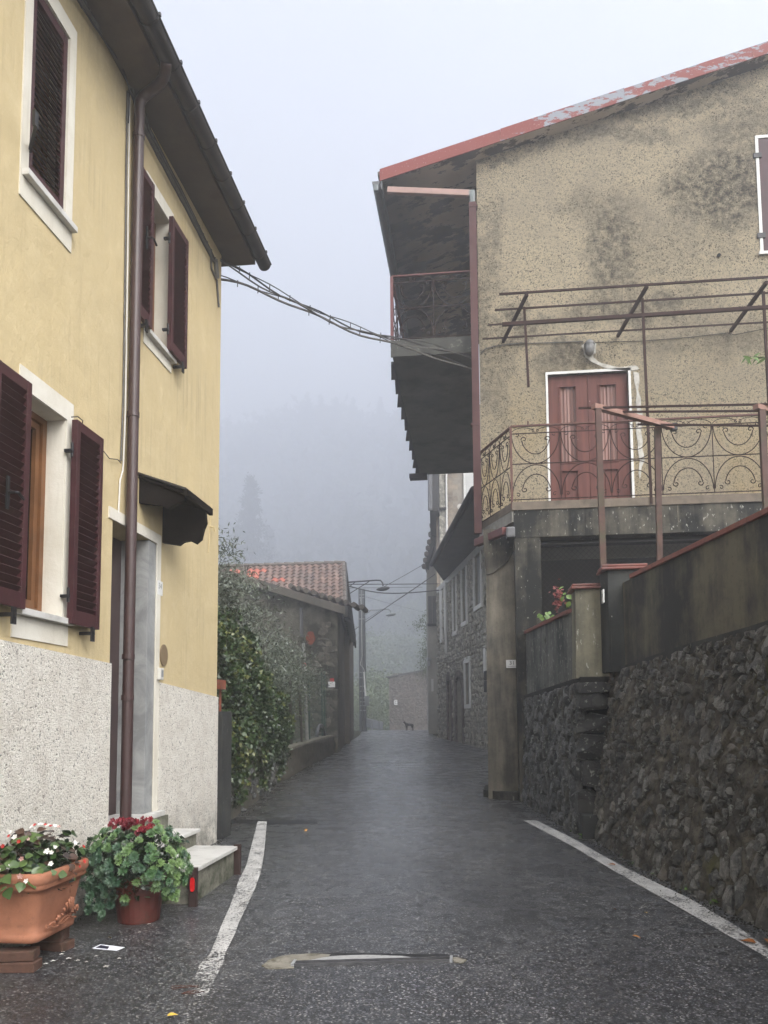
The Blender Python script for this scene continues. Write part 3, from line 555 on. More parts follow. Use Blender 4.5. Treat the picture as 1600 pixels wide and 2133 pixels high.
for v in (165+95,862,1367,1443+10):
    p=onX(276 if v<1000 else 260,v,-2.775); b=MB(); b.tube([(-2.775,y0,p[2]-.02),(-2.775,y0,p[2]+.02)],.051,14); b.build('pipe_collar',M['pipe'],dp)
# cables on the yellow house
def path_on(px,X): return [tuple(onX(u,v,X)) for u,v in px]
def dens(P,k=6,w=0,sd=0):
    rr=random.Random(sd); out=[]
    P=[Vector(p) for p in P]
    for i in range(len(P)-1):
        for j in range(k): out.append(P[i].lerp(P[i+1],j/k)+Vector((0,rr.uniform(-w,w),rr.uniform(-w,w))))
    out.append(P[-1]); return out
cb=thing('cable_bundle','bundle of grey cables clipped along the top of the yellow wall under the eave','cables',(XL,6,6.7))
for k,(o,r,mt) in enumerate(((0,.014,'cable'),(9,.009,'cable_d'),(16,.008,'cable'),(-10,.008,'cable_d'),(22,.006,'cable_d'))):
    px=[(150+o*.5,-30),(180+o*.6,20),(259+o*.6,135),(304+o*.5,272),(380+o*.4,415),(446+o*.2,545)]
    b=MB(); b.tube(dens(path_on(px,XL+.02+.004*k),8,.006 if k else .002,k),r,6); b.build('cable',M[mt],cb)
for k in range(26):
    t=k/25; u=np.interp(t,[0,.25,.45,.7,1],[180,259,304,380,444]); v=np.interp(t,[0,.25,.45,.7,1],[20,135,272,415,540]); p=onX(u,v,XL)
    b=MB(); b.box(XL,XL+.035,p[1]-.006,p[1]+.006,p[2]-.015,p[2]+.02); b.build('clip',M['cable'],cb)
cc=thing('wall_conduit','thin pale cables running down the yellow wall left of the downpipe','cables',(XL,6,4))
for px,r,mt in (([(266,190),(263,330),(261,560),(257,820),(252,960)],.008,'cable'),([(270,205),(268,330),(265,600),(261,860),(256,980),(250,1000),(247,1070)],.007,'plastic_w'),([(273,160),(268,200),(266,255)],.012,'cable_d')):
    b=MB(); b.tube(dens(path_on(px,XL+.012),8,.003,3),r,6); b.build('cable',M[mt],cc)
b=MB(); b.tube(path_on([(216,940),(228,955),(245,957),(252,965)],XL+.02),.004,5); b.build('loose_wire',M['cable_d'],cc)
b=MB(); b.tube(path_on([(448,540),(450,560),(452,580)],XL+.015),.03,8); b.tube(path_on([(440,530),(441,560),(452,585),(456,640)],XL+.015),.012,6); b.build('conduit_end',M['cable'],cb)
# street-crossing cables
def cross(px,Y0,Y1,name,label,st,ties=12):
    u0,u1=px[0][0],px[-1][0]
    P=[]
    us=np.linspace(u0,u1,26)
    for u in us:
        v=np.interp(u,[q[0] for q in px],[q[1] for q in px]); t=(u-u0)/(u1-u0); Y=1/((1-t)/Y0+t/Y1); P.append(Vector(onY(u,v,Y)))
    # smooth
    for _ in range(3): P=[P[0]]+[(P[i-1]+P[i]*2+P[i+1])/4 for i in range(1,len(P)-1)]+[P[-1]]
    o=thing(name,label,'cable',tuple(P[0]))
    for k,(dx,dz,r,mt,ph) in enumerate(st):
        b=MB(); b.tube([p+Vector((0,dx*math.cos(i*.9+ph),dz+.02*math.sin(i*.8+ph))) for i,p in enumerate(P)],r,6); b.build('strand',M[mt],o)
    for k in range(ties):
        p=P[2+int(k*(len(P)-4)/ties)]; b=MB(); b.tube([p+Vector((0,0,-.035)),p+Vector((0,.01,.05))],.006,5); b.build('tie',M['cable_d'],o)
cross([(456,540),(500,562),(555,598),(640,640),(700,670),(780,697),(820,706),(900,722),(982,742)],8.45,13.25,'overhead_cable','upper twisted pair of dark cables sagging from the yellow house corner across the road',[(.02,0,.011,'cable_d',0),(.025,-.03,.010,'cable',2),(.02,.025,.007,'cable_d',4)])
cross([(452,580),(500,592),(560,612),(650,655),(720,686),(800,712),(850,726),(920,748),(982,771)],8.45,13.25,'overhead_cable','lower pale cable bundle sagging from the yellow house corner across the road',[(.01,0,.015,'cable',0),(.02,.028,.007,'cable_d',2)],9)
# ================================================================== steps at the yellow house door
st=thing('door_steps','low concrete steps with pale marble treads in front of the yellow house door','steps',(-2.4,6.3,.1))
g0=-.1
b=MB(); b.box(XL+.02,-2.13,5.86,6.88,g0,.36); b.build('lower_step',M['stepc'],st)
b=MB(); b.box(XL+.02,-2.10,5.83,6.92,.36,.39); b.build('lower_tread',M['marble'],st,bevel=.004)
b=MB(); b.box(XL+.02,-2.50,5.95,6.96,.39,.50); b.build('upper_step',M['stepc'],st)
b=MB(); b.box(XL+.02,-2.47,5.93,6.98,.50,.53); b.build('upper_tread',M['marble'],st,bevel=.004)
b=MB(); b.box(XL+.01,-2.76,5.9,6.95,.53,.655); b.build('step_riser',M['stepc'],st)
for y in (5.80,6.90):
    b=MB(); b.box(-2.135,-2.075,y-.01,y+.03,.1,.405); po=b.build('corner_post',M['steel_br'],st,bevel=.003)
    if y<6:
        b=MB(); b.prism([(-2.105+.018*math.cos(a),y-.011,.285+.052*math.copysign(abs(math.sin(a))**.5,math.sin(a))) for a in np.linspace(0,2*math.pi,16,endpoint=False)],(0,-.007,0)); b.build('red_reflector',M['red_refl'],po)
# ================================================================== gable house (right)
YG=13.3; YT=12.0
zY=lambda u,v,Y: float(onY(u,v,Y)[2]); xY=lambda u,v,Y: float(onY(u,v,Y)[0])
def onL(u,v,X0,Y0,sl):
    d=ray(u,v); t=(X0+sl*Y0)/(d[0]+sl*d[1]); return CC+d*t
gh=thing('gable_house','roughcast gable house with peeling red roof edge and an old double door','house',(3,16,gz(16)))
PG=lambda s,z,n:(s,YG-n,z)
a,b_=onY(995,333,YG),onY(1200,266,YG); mg=(b_[2]-a[2])/(b_[0]-a[0]); zw=lambda x:a[2]+mg*(x-a[0])
YB=13.0
for Yt in np.arange(12.6,13.3,.01):
    p=onY(1200,243,Yt)
    if p[2]<=zw(p[0]): YB=Yt
XW=.17; ztb=zY(1068,1046,YT); ZT=ztb
p1,p2=onY(1141,790,YG),onY(1317,1035,YG)
DO=(p1[0],p2[0],ZT+.04,onY(1141,781,YG)[2]); wv=onY(1600,290,YG)
WO=(onY(1584,400,YG)[0],onY(1584,400,YG)[0]+1.0,zY(1600,525,YG),zY(1600,287,YG))
facade('gable_wall',M['gable'],gh,PG,XW,8.0,ZT-.1,lambda s:zw(s) if s<7 else zw(7)-mg*(s-7),[DO,WO],.35,ss=[7.0])
q=MB(); q.box(.42,.75,YG+.352,20,-.2,zw(XW)-.05); q.box(.76,8,19.7,20,-.2,10.6); q.box(7.7,8,YG+.36,19.69,0,10.6); q.build('side_wall',M['gable'],gh)
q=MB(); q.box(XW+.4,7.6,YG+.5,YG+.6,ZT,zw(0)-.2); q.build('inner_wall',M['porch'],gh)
# roof
q=MB(); XE=-1.52; zf=lambda x:zw(x) if x<7 else zw(7)-mg*(x-7)
q.hexa([(XE,YB+.02,zf(XE)+.004),(7,YB+.02,zf(7)+.004),(7,20.3,zf(7)+.004),(XE,20.3,zf(XE)+.004)],[(XE,YB+.02,zf(XE)+.12),(7,YB+.02,zf(7)+.12),(7,20.3,zf(7)+.12),(XE,20.3,zf(XE)+.12)])
q.build('soffit',M['soffit_r'],gh)
q=MB(); q.hexa([(XE-.03,YB+.03,zf(XE)+.125),(7,YB+.03,zf(7)+.125),(7,20.3,zf(7)+.125),(XE-.03,20.3,zf(XE)+.125)],[(XE-.03,YB+.03,zf(XE)+.19),(7,YB+.03,zf(7)+.19),(7,20.3,zf(7)+.19),(XE-.03,20.3,zf(XE)+.19)])
q.hexa([(7.001,YB+.03,zf(7)),(13,YB+.03,zf(13)),(13,20.3,zf(13)),(7.001,20.3,zf(7))],[(7.001,YB+.03,zf(7)+.19),(13,YB+.03,zf(13)+.19),(13,20.3,zf(13)+.19),(7.001,20.3,zf(7)+.19)]); q.build('roof',M['tile_g'],gh)
q=MB(); bw=.215; x=XE+.01
while x<7:
    x2=min(7,x+2.1); dz=.006*(int(x*3)%2); q.hexa([(x,YB,zf(x)),(x2-.004,YB,zf(x2)),(x2-.004,YB+.018,zf(x2)),(x,YB+.018,zf(x))],[(x,YB-dz,zf(x)+bw+dz),(x2-.004,YB-dz,zf(x2)+bw+dz),(x2-.004,YB+.06,zf(x2)+bw+dz),(x,YB+.06,zf(x)+bw+dz)]); x=x2
vb=q.build('verge_board',M['verge'],gh)
# eave gutter
GXr=XE-.05; gz_=zY(797,392,YB); 
q=MB(); pr=[(GXr+.07*math.cos(t),gz_+.08+.09*math.sin(t)) for t in np.linspace(math.pi,2*math.pi,10)]+[(GXr+.062*math.cos(t),gz_+.08+.082*math.sin(t)) for t in np.linspace(2*math.pi,math.pi,10)]
q.prism([(x,YB-.08,z) for x,z in pr],(0,20.4-YB,0)); q.box(GXr+.075,GXr+.10,YB+.03,20.3,gz_-.0,gz_+.17); q.prism([(GXr+.06*math.cos(t),YB-.081,gz_+.08+.088*math.sin(t)) for t in np.linspace(math.pi,2*math.pi,10)],(0,.005,0))
gg=q.build('roof_gutter',M['gut_g'],gh)
q=MB(); q.box(GXr-.045,GXr+.045,YB-.10,YB-.01,gz_-.10,gz_+.02); 
e1=onY(807,397,YB-.06); e2=onY(978,404,YB-.04)
q.build('pipe_elbow',M['elbow'],gh,bevel=.03)
q=MB(); q.bar(tuple(e1),tuple(e2),.085,.105); q.build('pipe_run',M['pipe_p'],gh,bevel=.01)
e3=onY(984,412,YB-.04)
q=MB(); q.bar((e2[0]-.03,e2[1],e2[2]),(e3[0]+.045,e2[1],e2[2]-.005),.09,.11); q.bar((e3[0]+.0,e2[1],e2[2]+.05),(e3[0]+.0,e2[1],e2[2]-.2),.092,.10); q.build('pipe_elbow',M['elbow'],gh,bevel=.028)
e4=onY(996,1112,YB-.04); q=MB(); q.bar((e3[0],e2[1],e2[2]-.17),(e4[0],YB-.04,e4[2]),.125,.10); dpp=q.build('downpipe',M['pipe_r'],gh,bevel=.008)
q=MB(); c_=onY(990,885,YB-.04); q.box(c_[0]-.075,c_[0]+.075,YB-.1,YB+.02,c_[2]-.02,c_[2]+.01); c_=onY(986,432,YB-.04); q.box(c_[0]-.072,c_[0]+.072,YB-.1,YB+.02,c_[2]-.02,c_[2]+.01); q.build('pipe_collar',M['pipe_r'],dpp)
q=MB(); s0=onY(993,1131,YB-.1); s1=onY(1052,1106,YT-.02); q.bar(tuple(s0),tuple(s1),.10,.12); q.build('lower_pipe',M['rail_red'],gh,bevel=.01)
q=MB(); s2=onY(1061,1110,YT-.06); q.bar((s2[0]-.05,s2[1],s2[2]),(s2[0]+.085,s2[1],s2[2]),.15,.17); q.build('pipe_elbow',M['gut_g'],gh,bevel=.03)
# window at the right edge, with closed dark shutter
q=MB(); ring(q,PG,WO,(.05,.05,.0,.05),-.02,.015); bxP(q,PG,WO[0]-.08,WO[1]+.08,WO[2]-.05,WO[2]-.001,-.1,.05); q.build('window_surround',M['frame_w'],gh)
q=MB(); bxP(q,PG,WO[0]+.005,WO[0]+.49,WO[2]+.005,WO[3]-.005,-.03,.0); bxP(q,PG,WO[0]+.51,WO[1]-.005,WO[2]+.005,WO[3]-.005,-.03,.0); ws=q.build('shutter',M['shutter'],gh)
q=MB(); 
for z in (WO[2]+.3,WO[3]-.3): bxP(q,PG,WO[0]-.09,WO[0]+.04,z-.05,z+.03,.0,.03)
q.build('hinge',M['iron'],ws)
# double door
q=MB(); ring(q,PG,DO,(.038,.042,0,.045),-.12,.012); q.build('door_surround',M['frame_w'],gh)
mid=(DO[0]+DO[1])/2; zg0,zg1=zY(1200,962,YG+.08),zY(1200,806,YG+.08)
for a0,a1,nm in ((DO[0]+.004,mid-.003,0),(mid+.003,DO[1]-.004,1)):
    q=MB(); w=a1-a0; g0_,g1_=a0+w*.30,a1-w*.30
    go=(g0_,g1_,zg0,zg1); lo=(g0_,g1_,DO[2]+.16,zg0-.16)
    bxP(q,PG,a0,g0_,DO[2],DO[3]-.004,-.12,-.07); bxP(q,PG,g1_,a1,DO[2],DO[3]-.004,-.12,-.07)
    for z0_,z1_ in ((DO[2],lo[2]),(lo[3],go[2]),(go[3],DO[3]-.004)): bxP(q,PG,g0_,g1_,z0_,z1_,-.12,-.07)
    bxP(q,PG,g0_,g1_,lo[2],lo[3],-.115,-.095)
    lf=q.build('door_leaf',M['door'],gh)
    q=MB(); ring(q,PG,(g0_+.0,g1_,go[2],go[3]),(.022,.022,.03,.035),-.069,-.052); ring(q,PG,lo,(.02,.02,.02,.02),-.069,-.055); bxP(q,PG,g0_+.06,g1_-.06,lo[2]+.06,lo[3]-.06,-.094,-.075); q.build('moulding',M['door'],lf)
    q=MB(); n=14
    for i in range(n):
        sa=g0_+(g1_-g0_)*i/n; sb=g0_+(g1_-g0_)*(i+1)/n; d0=-.105+.012*math.sin(i*1.9); d1=-.105+.012*math.sin((i+1)*1.9)
        q.add([PG(sa,go[2],d0),PG(sb,go[2],d1),PG(sb,go[3],d1),PG(sa,go[3],d0)],[(0,1,2,3)])
    q.build('curtained_pane',M['curtain'],lf)
q=MB(); bxP(q,PG,DO[0],DO[1],ZT,ZT+.038,-.3,.02); q.build('door_sill',M['slabedge'],gh)
# plaster patch and wall lamp over the door
lp=onY(1227,728,YG)
def patch(name,px,mat,Y=YG,n0=.002,n1=.012,parent=gh,k=3,a=2.):
    px=wobble(px,k,a); q=MB(); q.prism([PG(*onY(u,v,YG)[[0,2]],n0) for u,v in px],(0,-(n1-n0),0)); return q.build(name,mat,parent)
patch('plaster_patch',[(1212,722),(1222,712),(1240,716),(1243,732),(1234,744),(1250,756),(1288,766),(1326,762),(1332,770),(1326,772),(1280,771),(1246,762),(1222,748),(1214,738)],M['patchw'])
patch('plaster_patch',[(1322,775),(1330,778),(1333,830),(1340,860),(1336,920),(1342,960),(1334,1000),(1331,960),(1327,900),(1324,840)],M['patchw'])
lm=thing('wall_lamp','small grey oval bulkhead lamp mounted above the old double door','lamp',tuple(lp))
q=MB(); pr=[(.0,.13),(.045,.125),(.075,.09),(.085,.03),(.085,-.03),(.075,-.09),(.045,-.125),(0,-.13)]; q.lathe(pr,(lp[0],lp[1]-.07,lp[2]),16); q.build('body',M['lampgrey'],lm,smooth=True)
q=MB(); q.box(lp[0]-.05,lp[0]+.05,YG-.03,YG-.001,lp[2]-.08,lp[2]+.08); q.build('back_plate',M['gut_g'],lm)
q=MB(); q.lathe([(.087,.012),(.092,.012),(.092,-.012),(.087,-.012)],(lp[0],lp[1]-.07,lp[2]+.05),16); q.build('ring',M['gut_g'],lm)
q=MB(); q.tube([PG(*onY(u,v,YG)[[0,2]],.015) for u,v in ((1003,735),(1012,727),(1030,722),(1060,718),(1078,716),(1083,715),(1110,716),(1160,714),(1215,712))],.008,5); tag(q.build('wall_cable',M['cable'],at=tuple(onY(1003,735,YG))),'thin pale cable running along the roughcast wall to the lamp above the door','cable')
q=MB(); q.tube([PG(*onY(u,v,YG)[[0,2]],.012) for u,v in ((1240,714),(1340,711),(1440,703),(1515,694),(1530,698),(1600,684),(1680,676))],.005,5); tag(q.build('wall_cable',M['cable_d'],at=tuple(onY(1240,714,YG))),'thin dark cable running right from the lamp toward the frame edge','cable')
# stud holes
q=MB(); h_=onY(1497,532,YG); q.tube([(h_[0],YG,h_[2]),(h_[0],YG-.03,h_[2]-.01)],.03,8); q.build('wall_stub',M['iron'],gh)
# ------------------------------------------------------------------ scroll panels
def arc(cx,cz,rx,rz,a0,a1,n=22): return [(cx+rx*math.cos(t),0,cz+rz*math.sin(t)) for t in np.linspace(math.radians(a0),math.radians(a1),n)]
def curl(cx,cz,r,a0,turn,n=16): return [(cx+r*(1-.75*i/n)*math.cos(math.radians(a0+turn*i/n)),0,cz+r*(1-.75*i/n)*math.sin(math.radians(a0+turn*i/n))) for i in range(n+1)]
PW,PH=.74,.97
scm={}
def scroll_mesh(kind,w,h):
    key=(kind,round(w,2),round(h,2))
    if key in scm: return scm[key]
    q=MB(); r=.0075; zm=h*.5; hh=h*.40
    def flip(P): return [(x,y,h-.02-z) for x,y,z in P]
    outer=arc(w/2,zm+hh,w/2-.012,hh,180,360); inner=arc(w/2,zm+hh*.93,w*.29,hh*.62,195,345)
    lc=curl(w/2-w*.29*.97+.035,zm+hh*.80,.045,190,-330); rc=curl(w/2+w*.29*.97-.035,zm+hh*.80,.045,-10,330)
    lc2=curl(w*.13,zm+hh*.97,.035,230,330,10); rc2=curl(w*.87,zm+hh*.97,.035,-50,-330,10)
    P=[outer,inner,lc,rc,lc2,rc2]
    if kind=='low': P=[flip(p) for p in P]
    if kind=='crest': P=[arc(w*.25,h*.9,w*.24,h*.075,170,10),arc(w*.75,h*.9,w*.24,h*.075,170,10),curl(w*.5-.03,h*.93,.028,60,300,8),curl(w*.5+.03,h*.93,.028,120,-300,8)]
    for p in P: q.tube(p,r if kind!='crest' else .006,4)
    m=q.mesh('scroll'); m.materials.append(M['scroll']); scm[key]=m; return m
def railing(root,A,B,n,h,frame='rail',post0=True,post1=True,fw=.035):
    A=Vector(A);B=Vector(B);d=B-A;L=d.length;w=L/n;ang=math.atan2(d.y,d.x);up=Vector((0,0,1))
    q=MB(); q.bar(A+up*h,B+up*h,.045,.022); q.build('top_rail',M[frame],root)
    for zf_ in (.90,.5,.035): q=MB(); q.bar(A+up*h*zf_,B+up*h*zf_,.013,.013); q.build('bar',M['scroll'],root)
    for i in range(n+1):
        if (i==0 and post0) or (i==n and post1):
            q=MB(); q.bar(A+d*i/n-up*.10,A+d*i/n+up*(h-.01),fw,fw); q.build('post',M[frame],root)
        elif 0<i<n: q=MB(); q.bar(A+d*i/n+up*.035*h,A+d*i/n+up*h*.9,.011,.011); q.build('upright',M['scroll'],root)
    for i in range(n):
        for kind in ('high','low','crest'): link('scroll',scroll_mesh(kind,w,h),None,root,tuple(A+d*i/n),rot=(math.atan2(0,1),0,ang))
# terrace
XT=xY(1067,1047,YT)
tr=thing('terrace','concrete terrace slab on dark stained columns in front of the gable house door','terrace',(2.5,12.3,gz(12)))
q=MB(); q.prism([(XT,YT,ZT-.125),(8,YT,ZT-.125),(8,YG-.005,ZT-.125),(XW-.06,YG-.005,ZT-.125)],(0,0,.125)); q.build('slab',M['slabedge'],tr)
q=MB(); q.prism([(XT-.006,YT+.03,ZT-.30),(XT+.08,YT+.03,ZT-.30),(XW+.06,YG-.01,ZT-.30),(XW-.06,YG-.01,ZT-.30)],(0,0,.172)); q.build('side_edge',M['slabgrey'],tr)
zb=zY(1300,1112,YT); q=MB(); q.box(XT+.02,8,YT+.02,YT+.32,zb,ZT-.127); q.build('beam',M['beam'],tr)
xc0,xc1=xY(1074,1200,YT),xY(1128,1200,YT)
q=MB(); q.box(xc0,xc1,YT+.03,YT+.4,.0,zb-.002); q.build('column',M['beam'],tr)
q=MB(); q.box(5.4,5.8,YT+.1,YT+.4,1.0,zb-.002); q.build('column',M['beam'],tr)
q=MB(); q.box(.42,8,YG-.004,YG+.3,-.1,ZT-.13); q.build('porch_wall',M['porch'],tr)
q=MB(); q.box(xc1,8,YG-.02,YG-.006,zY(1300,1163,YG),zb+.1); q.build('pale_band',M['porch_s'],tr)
# number 31 pillar
xa,xb=xY(1019,1600,12.45),xY(1083,1600,12.45)
pt=zY(1040,1132,12.45)
q=MB(); q.hexa([(xa-.02,12.45,.1),(xb+.01,12.45,.1),(xb+.01,12.95,.1),(xa+.08,12.95,.1)],[(xY(1013,1200,12.45),12.45,pt),(xY(1073,1200,12.45),12.45,pt),(xY(1073,1200,12.45),12.95,pt),(xY(1013,1200,12.45)+.08,12.95,pt)]); q.build('corner_pillar',M['pillar31'],tr)
q=MB(); x0,x1=xY(1008,1160,12.4),xY(1071,1160,12.4); q.prism([(x0,12.41,pt+.002),(x1,12.41,pt+.002),(x1,12.41,pt-.14),(x1-.1,12.41,pt-.40+.1),(x0+.14,12.41,pt-.48),(x0+.03,12.41,pt-.5)],(0,.038,0)); q.hexa([(x0,12.41,pt+.003),(x1,12.41,pt+.003),(x1,YG-.02,pt+.003),(x0+.1,YG-.02,pt+.003)],[(x0,12.41,ZT-.31),(x1,12.41,ZT-.31),(x1,YG-.02,ZT-.31),(x0+.1,YG-.02,ZT-.31)]); q.build('corbel',M['beam'],tr)
# chain link mesh
q=MB(); x0,x1,z0,z1=xc1+.01,5.3,2.2,zb-.08; s=.085
k=x0-(z1-z0)
while k<x1:
    for sg in (1,-1):
        A=[(k+t,z0+t) if sg==1 else (k+t,z1-t) for t in (max(0,x0-k),min(z1-z0,x1-k))]
        if A[1][0]-A[0][0]>.02: q.tube([(A[0][0],YT+.16,A[0][1]),(A[1][0],YT+.16,A[1][1])],.0022,3,False)
    k+=s
cl=thing('chain_link_mesh','dark chain link mesh closing the porch opening under the terrace','mesh fence',(x0,YT+.16,z0)); q.build('mesh',M['cable_d'],cl,kind='stuff')
q=MB(); q.bar((x0,YT+.16,z1),(x1,YT+.16,z1),.02,.02); q.build('top_wire',M['cable_d'],cl)
sg=onY(1066.5,1383,12.44); sn=thing('number_sign','white house number plate reading 31 on the weathered corner pillar','number plate',tuple(sg))
q=MB(); q.box(sg[0]-.09,sg[0]+.09,12.42,12.439,sg[2]-.062,sg[2]+.062); q.build('plate',M['tile_w'],sn,bevel=.003)
text('31',.085,(sg[0],12.4195,sg[2]+.012),(math.pi/2,0,0),M['ink'],sn,.0005); text('VIA CASTELLO',.021,(sg[0],12.4195,sg[2]-.040),(math.pi/2,0,0),M['ink'],sn,.0004)
# terrace railings
tl=thing('terrace_railing','rusty wrought iron scroll railing along the terrace in front of the old door','railing',(XT,YT,ZT))
zr=zY(1066,888,YT+.02)-ZT
railing(tl,(XT+.0,YT+.03,ZT),(XT+.02+7*.742,YT+.03,ZT),7,zr); 
rr_=thing('terrace_railing','dark scroll railing on the short angled side of the terrace, left of the long railing','railing',(XW,YG,ZT))
railing(rr_,(XW-.03,YG-.12,ZT-.05),(XT-.005,YT+.06,ZT-.05),3,zr+.04,post1=False)
q=MB(); k_=onY(1100,884,YT+.03); q.tube([(k_[0],YT+.03,ZT+zr),(k_[0],YT+.03,ZT+zr+.07)],.013,6); q.build('stub',M['rail'],tl)
# pergola frame against wall
pg=thing('pergola_frame','bare rusty iron pergola frame fixed to the gable wall above the terrace','pergola',(2.5,12.5,ZT))
fr=[((1048,712),(1098,613)),((1287,700),(1348,596)),((1522,690),(1597,588))]
for (u,v),(u2,v2) in fr:
    q=MB(); q.bar(tuple(onY(u,v,YG-.02)),tuple(onY(u2,v2,11.75)),.045,.05); q.build('cross_beam',M['pergola'],pg)
def hb(u0,v0,u1,v1,Y,r,ext=1.6):
    p=onY(u0,v0,Y); p2=onY(u1,v1,Y); p2=p+(p2-p)*ext; q=MB(); q.bar(tuple(p),tuple(p2),r,r); q.build('rail',M['pergola'],pg)
hb(1040,613,1600,577,11.75,.028); hb(1031,646,1600,610,12.2,.024); hb(1046,676,1600,640,12.0,.05); hb(1005,706,1600,671,13.1,.022); hb(1017,677,1060,674,12.6,.02,1)
for (u,v),(u2,v2) in (((1092,640),(1101,806)),((1338,622),(1357,1050)),((1590,608),(1612,1045))):
    q=MB(); q.bar(tuple(onY(u,v,12.0)),tuple(onY(u2,v2,12.0)),.036,.036); q.build('upright',M['pergola'],pg)
# ------------------------------------------------------------------ upper balcony
XB=xY(812,720,YG-.1); zb0,zb1=zY(900,740,YG-.1),zY(900,706,YG-.1); YF=19.9
ub=thing('upper_balcony','long concrete balcony slab with mossy edge high on the street side of the gable house','balcony',(XB,YG,zb0))
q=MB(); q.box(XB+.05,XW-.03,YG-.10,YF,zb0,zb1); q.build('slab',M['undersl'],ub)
q=MB(); q.box(XB+.02,XW-.14,YG-.13,YG-.102,zb0-.0,zb1+.0); q.build('front_edge',M['mossy'],ub)
n=10
for i in range(n):
    y0=YG+.1+(YF-YG-.1)*i/n; y1=YG+.1+(YF-YG-.1)*(i+1)/n-.01
    q=MB(); q.prism([(XB+.048,y0,zb0-.03),(XB+.048,y1,zb0-.03),(XB-.065+.02*math.sin(i*2.1),y1,zb0-.03),(XB-.0,y0,zb0-.03)],(0,0,.05)); q.build('edge_tile',M['eave_d'],ub)
q=MB(); q.box(XB-.2,XB+.25,YF-.25,YF+.02,zb0-.14,zb0-.032); q.build('end_tile',M['eave_d'],ub)
ur=thing('balcony_railing','maroon wrought iron scroll railing around the upper balcony','railing',(XB,YG,zb1))
hr=zY(812,577,YG-.08)-zb1
railing(ur,(XB+.04,YG-.08,zb1),(XW-.05,YG-.08,zb1),2,hr,'rail_red',fw=.05)
railing(ur,(XB+.04,YG-.04,zb1),(XB+.04,YF,zb1),8,hr,'rail_red',post0=False,fw=.05)
# street facade balcony door hint
q=MB(); q.box(XW-.004,XW,14.5,15.4,zb1+.02,zb1+2.2); q.build('balcony_door',M['door'],gh)
# ================================================================== retaining walls
from mathutils import noise as mn
def hull(seed,n=13,sh=.8,sm=False):
    r=random.Random(seed); b=bmesh.new()
    for i in range(n):
        v=Vector((r.gauss(0,1),r.gauss(0,1),r.gauss(0,1))).normalized()
        v=Vector([math.copysign(abs(c)**sh,c) for c in v]); v=v*(.86+r.random()*.28)*.5; b.verts.new(v)
    res=bmesh.ops.convex_hull(b,input=b.verts); 
    bmesh.ops.delete(b,geom=[g_ for g_ in res['geom_interior'] if isinstance(g_,bmesh.types.BMVert)],context='VERTS')
    m=bpy.data.meshes.new('stone'); b.to_mesh(m); b.free(); m.polygons.foreach_set('use_smooth',[sm]*len(m.polygons)); return m
def stones_on(root,W,cells,meshes,mat,dep=(.5,.9),name='stone',lim=300,small=None):
    """W(s,t)->(point, axes matrix) ; cells: list of (s,t,w,h)"""
    cells=sorted(cells,key=lambda c:-c[2]*c[3]*c[4] if len(c)>4 else -c[2]*c[3]); rest=[]
    for i,c in enumerate(cells):
        s,t,w,h=c[:4]; p,R=W(s,t); mm=random.choice(meshes); d=min(w,h)*random.uniform(*dep)*1.3
        rot=R @ Euler((random.uniform(-.15,.15),random.uniform(-.35,.35),random.uniform(-.2,.2))).to_matrix()
        Mx=rot @ Matrix.Diagonal((w*1.12,d,h*1.12))
        if i<lim: link(name,mm,None,root,tuple(p),rot=rot.to_euler(),scale=(w*1.12,d,h*1.12))
        else: rest.append((mm,Mx,p))
    if rest:
        q=MB()
        for mm,Mx,p in rest:
            q.add([Mx@v.co+Vector(p) for v in mm.vertices],[tuple(f.vertices) for f in mm.polygons])
        q.v=[tuple(Vector(v)-WP[root.name]) for v in q.v]; m=bpy.data.meshes.new('small_stones'); m.from_pydata(q.v,[],q.f); m.update()
        link('small_stones',m,mat,root,tuple(WP[root.name]),kind='stuff')
def hulls(mat,n,base,pts=13,sh=.8,sm=False):
    out=[]
    for i in range(n): m=hull(base+i,pts,sh,sm); m.materials.append(mat); out.append(m)
    return out
A0=np.array([.68,12.32,.2]);A1=np.array([1.13,9.22,.1]);TA0=onY(1088,1457,12.32);TA1=onY(1214,1418,9.22)
def WA(s,t):   # s 0..1 far->near, t 0..1 up
    b=A0+(A1-A0)*s; tp=TA0+(TA1-TA0)*s; p=b+(tp-b)*t; x=Vector(A1-A0).normalized(); z=Vector(tp-b).normalized(); n=x.cross(z).normalized(); z=n.cross(x)
    return Vector(p),Matrix((x,n,z)).transposed()
wa=thing('stone_wall','dark rubble stone retaining wall section next to the corner pillar, with upright slabs of slate','retaining wall',tuple(A0))
LA=float(np.linalg.norm(A1-A0)); HA=1.55
def back(root,W,L,H,nx,ny,amp,mat,name='mortar',sc=5,seed=0,inset=.0):
    V=[]
    for j in range(ny+1):
        for i in range(nx+1):
            p,R=W(i/nx,j/ny); nn=R.col[1]; f=mn.fractal(Vector(p)*sc+Vector((seed,0,0)),1,2,5)*amp-inset; V.append(tuple(p-nn*f*-1 if False else p+nn*(-f)*-1*(-1)))
    Fq=[(j*(nx+1)+i,j*(nx+1)+i+1,(j+1)*(nx+1)+i+1,(j+1)*(nx+1)+i) for j in range(ny) for i in range(nx)]
    wp=WP[root.name]; V=[(v[0]-wp.x,v[1]-wp.y,v[2]-wp.z) for v in V]
    link(name,fastmesh(name,V,Fq),mat,root,tuple(wp))
back(wa,WA,LA,HA,60,36,.02,M['mortar_a'])
